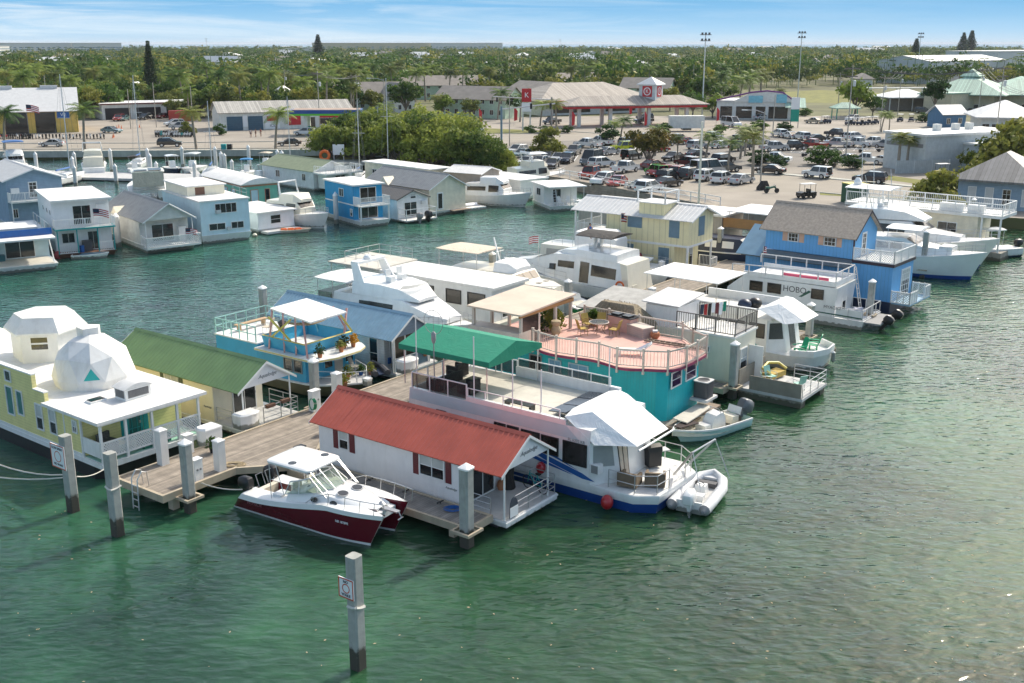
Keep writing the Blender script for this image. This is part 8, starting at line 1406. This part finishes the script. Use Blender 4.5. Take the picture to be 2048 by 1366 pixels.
CARS='''suv 1062 306 1022 312 white|white estate car at the left end of the lot
sedan 1074 312 1032 318 teal|boxy teal sedan in front of the white estate car
pickup 1198 298 1142 294 white|white pickup beside the round bush
pickup 1216 293 1176 289 white|white pickup with white cap behind the first white pickup
sedan 1112 316 1096 325 grey|grey car half hidden by boats near the bush
sedan 1142 318 1112 328 silver|pale silver hatchback left of the dark van
suv 1158 319 1128 334 navy|dark blue car left of the dark van
van 1222 322 1162 338 grey|large dark grey van in the middle of the lot
jeep 1272 302 1226 304 lime|bright yellow green off road car behind the trees
suv 1186 338 1236 333 white|white crossover seen from behind beside the dark van
pickup 1234 350 1284 342 white|white pickup with open cab in the middle of the lot
jeep 1212 352 1166 364 red|red off road car with black top near the quay rail
suv 1240 364 1192 376 white|white estate car beside the red off road car
sedan 1258 368 1234 378 red|red saloon between two white cars at the quay rail
sedan 1288 384 1254 378 white|white sedan seen from behind at the quay rail
suv 1288 390 1330 382 white|white crossover with dark rear window at the quay rail
sedan 1322 378 1368 372 black|black sedan behind the white quay box
jeep 1316 356 1288 350 green|bright green buggy beside the red pickup
pickup 1366 352 1308 357 red|bright red pickup in the middle of the lot
jeep 1376 353 1344 362 red|dark topped red off road car beside the red pickup
suv 1368 362 1416 354 grey|dark grey crossover right of the red cars
suv 1402 366 1446 358 white|white crossover behind the tall cream mast
suv 1436 372 1476 362 white|white estate car in the row by the boat stands
suv 1394 338 1338 330 maroon|dark maroon van shaped car under the palms
sedan 1378 318 1330 325 black|black convertible behind the maroon car
sedan 1380 318 1424 314 navy|dark blue sedan under the palms
van 1400 354 1446 350 silver|silver van in motion beside the lot entrance
suv 1432 346 1482 344 grey|grey crossover near the lot entrance hedge
sedan 1304 306 1338 304 red|red sedan right of the reddish tree
sedan 1316 294 1350 292 black|black sports car in the back row
suv 1280 284 1310 282 white|white car parked in the back row behind the trees
pickup 1340 288 1380 285 black|black pickup in the back row behind the palm
suv 1420 282 1450 278 white|bright white car glinting in the back row
pickup 1532 304 1574 302 silver|silver pickup at the left of the trailer row
pickup 1572 302 1612 300 black|black pickup beside the silver pickup
pickup 1640 299 1602 296 red|dark red pickup in the trailer row
suv 1608 282 1582 278 white|white crossover in the far row near the street
sedan 1584 279 1560 275 white|white sedan beside the far white crossover
suv 1562 276 1540 272 white|white jeep shaped car at the far left row
sedan 1626 284 1656 283 black|black sedan in the far row
pickup 1688 276 1650 273 navy|dark navy pickup at the end of the far row
pickup 1694 296 1652 294 silver|silver blue pickup right of the red pickup
pickup 1730 296 1694 293 white|white pickup with dark side windows
pickup 1762 294 1726 291 white|white pickup with ladder rack at the right of the trailer row
pickup 1756 330 1706 328 white|white pickup behind the rounded hedges
sedan 1676 324 1714 328 white|white sedan behind the hedge at the utility pole
sedan 1748 328 1776 332 silver|silver car at the end of the hedge row
pickup 1528 326 1564 328 white|white pickup behind the lot entrance hedge
sedan 1562 351 1508 347 black|black sedan driving on the street past the motorbike
jeep 1652 360 1602 355 white|white open off road car driving on the street
suv 1768 370 1704 366 navy|dark navy SUV driving on the street
sedan 1638 248 1608 246 beige|beige sedan on the far road by the restaurant
van 1438 252 1474 256 white|white passenger van by the red feather flag
suv 1718 242 1702 244 white|white minivan parked behind the golf carts
sedan 1518 240 1540 239 silver|pale car parked before the restaurant bays
pickup 1316 246 1268 249 black|black pickup at the filling station pumps
suv 1304 240 1276 240 grey|dark SUV behind the black pickup at the pumps
pickup 1120 248 1100 250 black|dark pickup at the left pump of the station
suv 930 262 960 267 white|white car turning beside the mangrove clump
suv 310 295 368 294 black|black SUV driving along the sea wall road
sedan 130 294 72 294 silver|silver sedan driving along the sea wall road
sedan 602 292 556 293 black|black sedan driving on the sea wall road before the fuel canopy
sedan 200 266 238 267 teal|dark teal sedan parked by the yellow shop
pickup 388 259 336 260 silver|silver pickup parked beside the scooter rows
suv 372 252 330 254 white|white SUV behind the silver pickup
suv 240 240 222 244 red|red car under the carport at its left bay
sedan 262 240 246 243 teal|pale teal car under the carport
suv 308 238 286 241 black|black car under the carport in its middle bay
sedan 338 236 322 238 maroon|maroon car beside the red container
suv 634 272 580 271 white|white SUV at the pumps under the fuel canopy
van 704 240 722 240 white|white van parked right of the fuel shop
suv 1830 226 1858 227 grey|dark car before the green roofed school
sedan 1960 226 1935 228 silver|silver sedan before the green roofed school
suv 2000 226 1968 230 black|black car before the school entrance
sedan 1076 328 1050 334 white|white car half hidden by the quay boats at the lot corner
suv 1100 330 1076 338 silver|silver car behind the cloth shaded flybridge boat
sedan 1126 330 1104 342 black|black car left of the dark van front
suv 1168 306 1146 314 grey|grey car just behind the dark van
sedan 1210 312 1240 309 silver|silver car between the dark van and the yellow car
jeep 1256 322 1286 318 black|black flat trailer truck behind the reddish tree
sedan 1300 340 1330 336 maroon|dark maroon car between the green buggy and the reddish tree
suv 1330 366 1362 358 black|black crossover in the gap behind the red pickups
sedan 1404 346 1372 341 grey|grey saloon behind the dark grey crossover
suv 1440 330 1470 326 black|black crossover under the leafy palm cluster
sedan 1476 372 1510 366 silver|silver car at the end of the quay row
suv 1388 300 1416 297 silver|silver crossover beside the palm in the back row
sedan 1434 298 1462 296 white|white sedan left of the hedge in the back row
pickup 1470 304 1508 300 grey|grey pickup behind the entrance palms
suv 1250 294 1280 292 black|black crossover beside the yellow car
sedan 1366 290 1392 288 red|small red car in the back row
suv 1476 288 1502 285 navy|navy crossover in the back row behind the street light
sedan 1508 290 1536 288 white|white sedan in the back row near the concrete pole
suv 1700 282 1730 280 white|white crossover behind the trailer row trucks
pickup 1786 300 1752 297 silver|silver pickup at the far right of the trailer row'''
for ln in CARS.split('\n'):
 a,lb=ln.split('|');k,x0,y0,x1,y1,c=a.split();car(k,*map(float,(x0,y0,x1,y1)),c,lb,'canvas_black' if 'black top' in lb else None)
def scooter(loc,rz,col,label,group):
 t=T('scooter',label,'scooter',loc,rz,group);MB().loft([[(x,w*math.cos(a),z+h*math.sin(a)) for a in [6.2832*i/8 for i in range(8)]] for x,z,w,h in ((-.85,.7,.05,.05),(-.6,.68,.18,.18),(-.1,.6,.17,.2),(.1,.38,.16,.08),(.4,.45,.14,.1),(.55,.85,.14,.12),(.5,1.05,.06,.05))]).put('body',col,t)
 for x in (-.62,.68): MB().tube([(x,-.06,.27),(x,.06,.27)],.27,12).put('wheel','rubber',t)
 MB().tube([(.42,-.35,1.08),(.52,0,1.02),(.42,.35,1.08)],.025,5).put('handlebar','black',t);MB().box(-.65,.0,-.15,.15,.82,.9).put('seat','black',t);return t
SCO={c: None for c in ('black','red_paint','gel_white','teal_paint')};LB={'black': 'black motor scooter in the rows before the yellow shop and carport','red_paint': 'red motor scooter in the rows before the yellow shop and carport','gel_white': 'white motor scooter in the rows before the yellow shop and carport','teal_paint': 'teal motor scooter in the rows before the yellow shop and carport'}
def scoot(x,y,rz,c):
 g=G(x,y,ZL);
 if SCO[c] is None: SCO[c]=scooter(g,rz,c,LB[c],LB[c].split(' in ')[0]+'s for rent')
 else: dup(SCO[c],g,rz)
for k in range(40): scoot((0 if k<15 else 45)+(k*4.4 if k<15 else (k-15)*6.8),278-.5*(k % 3),R(-70+RNG.uniform(-8,8)),RNG.choice(['black','black','black','red_paint','gel_white']))
for k in range(30): scoot(312+(k % 15)*5.2,270+4*(k//15),R(-60+RNG.uniform(-8,8)),RNG.choice(['black','gel_white','gel_white','teal_paint','black']))
t=T('motorcycle','dark green motorcycle with black covered bike beside it at the lot entrance','motorcycle',G(1543,386,ZL),R(10));[MB().tube([(x,-.07,.33),(x,.07,.33)],.33,14).put('wheel','rubber',t) for x in (-.75,.75)];MB().loft([[(x,w*math.cos(a),z+.16*math.sin(a)) for a in [6.2832*i/8 for i in range(8)]] for x,z,w in ((-.9,.75,.08),(-.3,.72,.2),(.3,.85,.2),(.6,.7,.1))]).put('body',mat('bike_green',(.03,.12,.08),.3),t);MB().bar((.75,0,.33),(.45,0,1.1),.08).put('fork','steel',t);MB().tube([(.3,-.4,1.15),(.45,0,1.1),(.3,.4,1.15)],.025,5).put('handlebar','steel',t)
one(MB().loft([[(x*1.2,y*.5,z) for x,y in ((-1,-1),(1,-1),(1,1),(-1,1))] for z in (0,.5)]+[[(.2+x*.5,y*.25,1.7) for x,y in ((-1,-1),(1,-1),(1,1),(-1,1))]]),'covered_motorcycle','canvas_black','motorcycle under a black cover at the lot entrance','motorcycle',G(1526,380,ZL),R(20)).scale=(.7,.8,.75)
def golfcart(x,y,rz,col,label,group='golf carts by the far road'):
 t=T('golf_cart',label,'golf cart',G(x,y,ZL),rz,group);MB().ext([(-1.2,.3),(1.2,.3),(1.2,.75),(.6,.9),(.4,.45),(-.2,.45),(-.3,.8),(-1.2,.85)],1,-.6,.6).put('body',col,t);MB().box(-1.1,.8,-.62,.62,1.85,1.92).put('roof','roof_white',t)
 tubes(t,'roof_post','black',.03,*[[(x_,y_,.8),(x_,y_,1.85)] for x_ in (-1,.7) for y_ in (-.55,.55)]);[MB().tube([(x_,y_-.1,.25),(x_,y_+.1,.25)],.25,10).put('wheel','rubber',t) for x_ in (-.8,.8) for y_ in (-.55,.55)];MB().box(-.3,.2,-.5,.5,.45,.75).m(0).box(-.35,-.25,-.5,.5,.75,1.2).put('seat','black',t);return t
gc=golfcart(1652,247,R(20),'navy','dark blue golf cart parked left of the small shelter');WH_=['orange buggy parked right of the small shelter','blue golf cart right of the orange buggy','blue golf cart in the middle of the cart row','blue golf cart nearest the palm on the far road','dark golf cart before the long hedge','dark golf cart beside the tent hedge']
for k,(x,y) in enumerate(((1700,250),(1722,250),(1736,249),(1750,248),(1800,243),(1822,243))): dup(gc,G(x,y,ZL),R(200+10*k),WH_[k])
golfcart(1885,352,R(15),'pastel_yellow','green and yellow utility cart before the white garage',None)
tr=T('boat_trailer','empty boat trailer behind the red pickup','trailer',G(1600,312,ZL),R(150),'empty boat trailers in the lot');[MB().bar((-2.2,s*.5,.55),(1.6,s*.35,.55),.09).put('frame_rail','alu',tr) for s in (-1,1)];MB().bar((1.6,0,.55),(3.4,0,.5),.09).put('tongue','alu',tr);boxes(tr,'crossbar','alu',(-2,-1.9,-.5,.5,.5,.6),(0,.1,-.5,.5,.5,.6));[MB().tube([(-.8,s*.75,.32),(-.8,s*.95,.32)],.32,12).put('wheel','rubber',tr) for s in (-1,1)]
for k,(x,y,lb) in enumerate(((1622,311,'empty boat trailer second from the left in the row'),(1654,306,'empty boat trailer right of the lamp post'),(1712,304,'empty boat trailer behind the white pickups'),(1748,303,'boat trailer at the right end of the row'),(1664,304,'empty boat trailer in the middle of the trailer row'))): dup(tr,G(x,y,ZL),R(140+9*k),lb)
golfcart(1612,396,R(200),'black','dark golf cart with pale roof parked on the quay by the street',None)
import numpy as np
def leafcloud(rng,clumps,n,leaf,flat=.75):
 """leaf-sized faces spread over and through a set of clumps (x, y, z, radius)"""
 w=np.array([c[3]**2 for c in clumps]);idx=rng.choice(len(clumps),n,p=w/w.sum());C=np.array(clumps)[idx]
 d=rng.normal(size=(n,3));d /= np.linalg.norm(d,axis=1)[:,None];d[:,2]=np.where(d[:,2]<-.35,-d[:,2]*.6,d[:,2]);q=rng.random(n)**.35
 lump=1+.22*np.sin(d[:,0]*5+idx)+.15*np.sin(d[:,1]*7+d[:,2]*6)
 P=C[:,:3]+d*(C[:,3]*q*lump)[:,None]*np.array([1,1,flat])
 nr=d+rng.normal(scale=.55,size=(n,3));nr /= np.linalg.norm(nr,axis=1)[:,None]
 u=np.cross(nr,rng.normal(size=(n,3)));u /= np.linalg.norm(u,axis=1)[:,None];v=np.cross(nr,u);l=(leaf*rng.uniform(.6,1.5,n))[:,None]
 return np.stack([P-u*l,P+v*l*.55,P+u*l,P-v*l*.55],1).reshape(-1,3)
def quadmesh(name,V,m):
 me=bpy.data.meshes.new(name);n=len(V)//4;me.vertices.add(len(V));me.vertices.foreach_set('co',V.astype(np.float32).ravel());me.loops.add(4*n);me.loops.foreach_set('vertex_index',np.arange(4*n,dtype=np.int32));me.polygons.add(n);me.polygons.foreach_set('loop_start',np.arange(0,4*n,4,dtype=np.int32));me.update(calc_edges=True);me.validate();me.materials.append(MATS[m]);return me
NR=np.random.default_rng(11)
def clumps(R_,H,n,base):
 out=[(0,0,base+(H-base)*.45,R_*.62)]
 for k in range(n): a=6.2832*k/n+NR.uniform(-.4,.4);r=R_*NR.uniform(.4,.72);out.append((r*math.cos(a),r*math.sin(a),base+(H-base)*NR.uniform(.2,.75),R_*NR.uniform(.3,.5)))
 out.append((NR.uniform(-.3,.3)*R_,NR.uniform(-.3,.3)*R_,H-R_*.32,R_*.42));return out
def treeproto(H,R_,n,leaf,m,base=.3,k=7,dense=False,name='broadleaf_tree'):
 t=bpy.data.objects.new(name,None);COL.objects.link(t);cl=clumps(R_,H,k,H*base);V=leafcloud(NR,cl,n,leaf);o=bpy.data.objects.new('crown',quadmesh('crown',V,m));COL.objects.link(o);o.parent=t
 mb=MB();mb.tube([(0,0,-.3),(.1,.05,H*base),(0,0,H*.6)],R_*.07,7,r2=R_*.03)
 for c in cl[1:-1]: mb.tube([(0,0,H*base*.8),(c[0]*.5,c[1]*.5,H*base+(c[2]-H*base)*.6),c[:3]],R_*.035,5,r2=R_*.012)
 mb.put('trunk','bark',t);return t
def palmproto(H,n=20,L=3.2,lean=.8,m='leaf_palm',droop=1.):
 t=bpy.data.objects.new('palm_tree',None);COL.objects.link(t);MB().tube([(0,0,-.2),(lean*.15,0,H*.3),(lean*.5,0,H*.7),(lean,0,H)],.22,8,r2=.13).put('trunk','palm_bark',t);vs=[]
 for k in range(n):
  a=6.2832*k/n*1.618*2;el=1.25-1.7*(k/n);l=L*NR.uniform(.85,1.1)
  p=np.array([lean,0,H]);prev=p;hd=np.array([math.cos(a),math.sin(a),0])
  for i in range(14):
   f=i/13;e=el-droop*1.45*f**1.4;d=hd*math.cos(e)+np.array([0,0,math.sin(e)]);q=prev+d*l/14;side=np.array([-math.sin(a),math.cos(a),0]);wl=l*.24*math.sin(math.pi*min(1,.12+f*.88))**.7
   for s in (-1,1): tip=prev+side*s*wl+d*wl*.5-np.array([0,0,wl*(.45+.2*NR.random())]);b2=prev+d*l/20;vs+=[prev,b2,tip+d*.05,tip]
   prev=q
 o=bpy.data.objects.new('crown',quadmesh('crown',np.array(vs),m));COL.objects.link(o);o.parent=t;return t
def plant(P,g,h0,h,label,cat,group=None,rz=None,wide=1.,name=None):
 first='label' not in P.keys();s=h/h0;z=RNG.uniform(0,6.28) if rz is None else rz;sc=(s*wide,s*wide,s)
 if first: P.location=g;P.rotation_euler=(0,0,z);P.scale=sc;tag(P,label,cat,group);t=P
 else:
  t=dup(P,g,z,label,None,sc);t['category']=cat
  if group: t['group']=group
  elif 'group' in t: del t['group']
 return t
# near trees
MG=[treeproto(7,5.4,9000,.24,'leaf_bush',-.02,13,name='mangrove') for _ in range(2)]
for k,(x,y,h,w) in enumerate(((668,318,6.5,1),(700,312,8,1),(738,320,8.5,1.1),(775,316,8.2,1),(800,328,8.2,1),(832,322,8.6,1.1),(862,334,7.8,1),(895,332,8.2,1.05),(928,340,7.2,1),(958,342,6.6,1),(985,344,5.2,.9),(745,300,8,1),(820,302,8.6,1.1),(880,312,8,1.1),(940,322,6.8,1),(1005,346,4.0,.8))): plant(MG[k % 2],G(x,y,.9),7,h,'dense rounded mangrove in the clump on the far shore','tree','mangroves of the far shore clump',wide=w)
BU=treeproto(4,2.6,3000,.2,'leaf_c',-.05,9,name='bush');BG=treeproto(4,2.4,2600,.18,'leaf_b',-.12,11,name='bush');RD=treeproto(5,3.2,3200,.22,'leaf_red',.02,9)
for P,x,y,h,lb in ((BU,1096,312,5.2,'round bright green bush with yellow leaves in the lot'),(BU,1868,432,5.5,'large yellow green bush before the slate grey harbour house'),(BU,1922,400,4.5,'yellow green bush behind the big bush at the harbour house'),(BG,1645,330,3.4,'round clipped hedge bush beside the utility pole'),(BG,1668,334,2.4,'low wide bush right of the clipped round bush'),(BG,1705,338,2.4,'long low hedge before the white pickup'),(BG,1215,290,4.2,'blue green bush at the back of the lot'),(BG,1520,330,2.6,'dark hedge at the lot entrance'),(BG,1555,334,2.0,'low light hedge at the lot entrance'),(BG,1060,266,1.8,'low clipped hedge at the station corner'),(BG,1090,267,1.8,'clipped hedge under the price sign'),(BG,1135,266,1.8,'small clipped hedge right of the price sign'),(BG,1330,264,2.2,'hedge before the white box trailer'),(BG,1440,268,2.2,'hedge at the right of the filling station'),(BG,1520,262,2.6,'long hedge before the restaurant'),(BG,1570,264,2.4,'hedge end beside the roadside sign'),(BG,1610,232,2.4,'dark hedge behind the beige sedan'),(BG,1850,244,2.6,'long dark hedge before the cream hall'),(BU,375,270,3,'yellow green bush beside the scooter rows'),(BG,440,270,2.6,'bush at the left corner of the fuel shop')): plant(P,G(x,y,ZL),4,h,lb,'bush',wide=1.5 if 'hedge' in lb else 1)
plant(RD,G(1298,330,ZL),5,6.2,'reddish green sea grape tree in the middle of the lot','tree');plant(BU,G(2025,360,ZL),4,9,'dark spreading tree behind the slate grey harbour house','tree');plant(BU,G(1990,350,ZL),4,7,'bushy tree between the utility building and the harbour house','tree');LP=treeproto(7,2.8,2400,.28,'leaf_b',.4,7);plant(LP,G(1867,236,ZL),7,10,'round topped street tree with bare trunk before the cream hall','tree',wide=.9)
PA=[palmproto(8,22,3.4,.9),palmproto(8,18,3.0,.4),palmproto(8,24,2.8,-.6,'leaf_olive',1.2)];PS=palmproto(6,26,1.7,.1,'leaf_olive',.9)
for k,(x,y,yt,lb) in enumerate(((10,303,212,'coconut palm at the left edge by the sea wall'),(170,303,205,'coconut palm by the sea wall before the yellow shop'),(393,301,212,'coconut palm by the sea wall before the scooter rows'),(551,300,215,'coconut palm by the sea wall before the fuel canopy'),(770,262,205,'palm behind the mangroves left of the apartments'),(876,236,188,'tall palm before the pale green apartments'),(995,240,176,'tall palm between apartments and price sign'),(1040,244,186,'palm right behind the price sign'),(1113,262,198,'fan palm on the station corner'),(1080,252,200,'palm left of the fan palm at the station'),(1310,312,250,'coconut palm in the middle of the lot'),(1355,322,268,'small bright palm in the lot'),(1408,335,262,'palm beside the tall cream mast in the lot'),(1455,345,275,'palm at the lot entrance left of the light pole'),(1505,355,255,'palm beside the street light at the entrance'),(1480,318,250,'leafy palm cluster behind the lot entrance'),(1495,222,140,'tall palm left of the restaurant'),(1520,218,138,'tall leaning palm before the restaurant'),(1475,225,150,'tall palm at the left end of the restaurant parapet'),(1440,220,165,'palm right of the station canopy'),(1560,215,175,'palm behind the restaurant parapet'),(1240,285,232,'tree like palm at the back of the lot by the hedge'),(1225,288,240,'short palm beside the blue green bush'),(1778,262,225,'small palm on the far road by the golf carts'),(1762,264,222,'small palm on the far road right of the utility pole'),(600,232,172,'palm behind the fuel shop roof'))):
 g=G(x,y,ZL);plant(PA[k % 3],g,9.3,HT(g,yt)-ZL,lb,'palm',rz=R(-20+40*(k % 3)),wide=max(1.4,6.4/max(4,(HT(g,yt)-ZL)*.55)))
for x,y,yt,lb in ((1795,345,262,'fan palm before the white utility building, nearer the fence'),(1812,343,270,'fan palm before the white utility building, nearer its wall'),(1490,312,262,'dense fan palm behind the lot entrance hedge')): g=G(x,y,ZL);plant(PS,g,7,HT(g,yt)-ZL,lb,'palm',wide=1.5)
CP_=bpy.data.objects.new('conifer_tree',None);COL.objects.link(CP_);V=[]
for i in range(26): z=2+14*i/25;r=3.4*(1-i/26)+.3;V.append(leafcloud(NR,[(r*.55*math.cos(a),r*.55*math.sin(a),z,r*.5) for a in (0,1.26,2.5,3.77,5.03)],130,.3,.45))
o=bpy.data.objects.new('crown',quadmesh('crown',np.concatenate(V),'leaf_dark'));COL.objects.link(o);o.parent=CP_;MB().tube([(0,0,0),(0,0,15)],.25,7,r2=.05).put('trunk','bark',CP_)
g=G(306,212,ZL);plant(CP_,g,16,HT(g,84)-ZL,'tall dark pointed pine towering over the left neighbourhood','tree',wide=.85)
for x,y,yt,lb in ((638,130,70,'feathery pine on the horizon left of the hotel'),(1938,125,62,'feathery pine on the right horizon'),(1922,126,66,'feathery leaning pine beside the tallest horizon pine'),(1828,140,78,'narrow dark pine beside the right floodlight mast')): g=G(x,y,ZL);plant(CP_,g,16,HT(g,yt)-ZL,lb,'tree',wide=1.5)
BT_=[treeproto(9,5.2,1500,.42,m,.22,8) for m in ('leaf_a','leaf_b','leaf_c','leaf_a','leaf_olive')]
BIG=((678,225,152,'big round tree before the white gabled apartment wing',1),(812,232,158,'big broad tree between apartment wing and mangroves',0),(340,220,158,'big broad tree right of the tall pine',1),(215,235,165,'big dark tree behind the yellow shop gable',1),(420,232,160,'big dark tree above the carport end',1),(1710,232,155,'leafy park tree before the sports field',0),(1070,185,128,'broad olive tree behind the apartments',4),(500,200,135,'pair of yellow green crowns left of the fuel shop',2),(260,228,175,'rounded green tree behind the carport roof',0),(1405,215,150,'leafy tree between station tower and palms',0))
BIG+=((885,236,186,'leafy tree at the corner of the pale green apartments',0),(940,238,196,'olive tree before the middle of the pale green apartments',4),(1015,236,186,'tree between apartments and station price sign',1),(1055,226,178,'tree behind the station price sign',3),(1340,222,172,'tree at the right corner of the station shop',2),(1385,232,180,'dense tree right of the sign tower',1),(1425,236,186,'tree left of the purple parapet restaurant',0),(745,226,178,'tree left of the white gabled wing',2),(600,226,180,'tree behind the fuel shop roof ridge',3),(545,222,176,'broad tree left behind the fuel shop',1),(1745,232,190,'tree left of the tent pavilion',1),(1920,300,262,'low leafy tree behind the white utility building',0),(20,246,190,'tree behind the yellow shop roof at the left edge',3),(125,238,178,'tree rising behind the yellow shop ridge',1),(1180,196,158,'tree behind the station hip roof',3),(1260,198,160,'tree left behind the sign tower',1))
for x,y,yt,lb,k in BIG: g=G(x,y,ZL);plant(BT_[k],g,9,HT(g,yt)-ZL,lb,'tree');FOOT.append((g.x,g.y,4))
# wooded neighbourhood: nearest trees as individuals, the far wood as one mass
FIELD=[G(x,y,ZL) for x,y in ((1540,208),(1840,212),(1850,178),(1640,170))]
def inside(p,poly):
 c=False;j=len(poly)-1
 for i in range(len(poly)):
  if (poly[i].y>p[1]) != (poly[j].y>p[1]) and p[0]<(poly[j].x-poly[i].x)*(p[1]-poly[i].y)/(poly[j].y-poly[i].y)+poly[i].x: c=not c
  j=i
 return c
r2=random.Random(5);nb=npalm=0;D0=lambda x: 292 if x<-32 else (380 if x<60 else 500)
pts=[]
for _ in range(60000):
 D=290+1960*r2.random()**1.0;X=r2.uniform(-1,1)*(.57*D+50);
 if D<D0(X/D*300)*1: continue
 pts.append((D,X))
grid={};sel=[]
for D,X in sorted(pts):
 s=6.3 if D<600 else (9. if D<1000 else 13.);c=(int(D/s),int(X/s))
 if c in grid or inside((X,D),FIELD) or any(abs(X-a)<r_ and abs(D-b)<r_ and (X-a)**2+(D-b)**2<r_*r_ for a,b,r_,*_ in FOOT): continue
 grid[c]=1;sel.append((D,X))
far=[];fpalm=[]
for D,X in sel:
 g=Vector((X,D,ZL));gap=noise.noise(Vector((X*.02,D*.02,3.)))
 if gap<-.3 and D<1000: continue
 if r2.random()<.26:
  if npalm<200: plant(PA[r2.randrange(3)],g,9.3,r2.uniform(8,13.5),'slender palm standing among the trees of the wooded neighbourhood','palm','palms of the wooded neighbourhood',wide=1.1);npalm+=1
  else: fpalm.append((X,D,r2.uniform(9,15)))
 elif nb<290: k=r2.randrange(5);plant(BT_[k],g,9,r2.uniform(4.5,9),'leafy broad crowned tree in the wooded neighbourhood','tree','broad trees of the wooded neighbourhood',wide=r2.uniform(.85,1.25));nb+=1
 else: far.append((X,D,(r2.uniform(5.5,11) if r2.random()<.85 else r2.uniform(11,16)) if D<1100 else r2.uniform(7,12)+max(0,r2.gauss(0,1))*2.6*(D>1500)))
print('TREES',nb,npalm,len(far),len(fpalm))
for m,part in (('leaf_a',far[0::4]),('leaf_b',far[1::4]),('leaf_olive',far[2::4]),('leaf_c',far[3::4])):
 V=[leafcloud(NR,[(X,D,ZL+h*.5,h*.42),(X+h*.3,D,ZL+h*.62,h*.3),(X-h*.3,D+1,ZL+h*.55,h*.3),(X+.1,D-h*.1,ZL+h*.8,h*.22)],110 if D<800 else 70,.055*h*(1+D/2500)) for X,D,h in part]
 o=bpy.data.objects.new('far_wood',quadmesh('far_wood',np.concatenate(V),m));COL.objects.link(o);o['kind']='stuff';tag(o,'mass of '+{'leaf_a': 'mid green','leaf_b': 'dark green','leaf_olive': 'olive','leaf_c': 'yellow green'}[m]+' tree crowns stretching to the horizon','wood')
V=[]
for X,D,h in fpalm:
 for k in range(9):
  a=.7*k;l=2.6;u=np.array([math.cos(a),math.sin(a),.25]);p=np.array([X,D,ZL+h]);s=np.array([-math.sin(a),math.cos(a),0])*.5;V+=[p,p+u*l*.5+s,p+u*l+np.array([0,0,-.9]),p+u*l*.5-s]
 p=np.array([X,D,ZL]);V+=[p+np.array([-.15,0,0]),p+np.array([.15,0,0]),p+np.array([.12,0,h]),p+np.array([-.12,0,h])]
o=bpy.data.objects.new('far_palms',quadmesh('far_palms',np.array(V),'leaf_palm'));COL.objects.link(o);o['kind']='stuff';tag(o,'scattered distant palms rising over the far wood','wood')
for P in MG+[BU,BG,RD,LP,CP_,PS]+PA+BT_:
 if 'label' not in P.keys():
  for c in list(P.children): bpy.data.objects.remove(c)
  bpy.data.objects.remove(P)

V=[]
for _ in range(150):
 p=G(r2.uniform(20,2030),r2.uniform(1000,1366),.015);a=r2.uniform(0,6.28);l=r2.uniform(.03,.075);u=np.array([math.cos(a),math.sin(a),0])*l;v=np.array([-math.sin(a),math.cos(a),0])*l*.5;p=np.array(p)
 if (p[0]+9)**2+(p[1]-45)**2>90: V+=[p-u,p+v,p+u,p-v]
o=bpy.data.objects.new('floating_leaves',quadmesh('floating_leaves',np.array(V),'rope_tan'));COL.objects.link(o);o['kind']='stuff';tag(o,'tiny tan leaves floating on the green water','leaves')
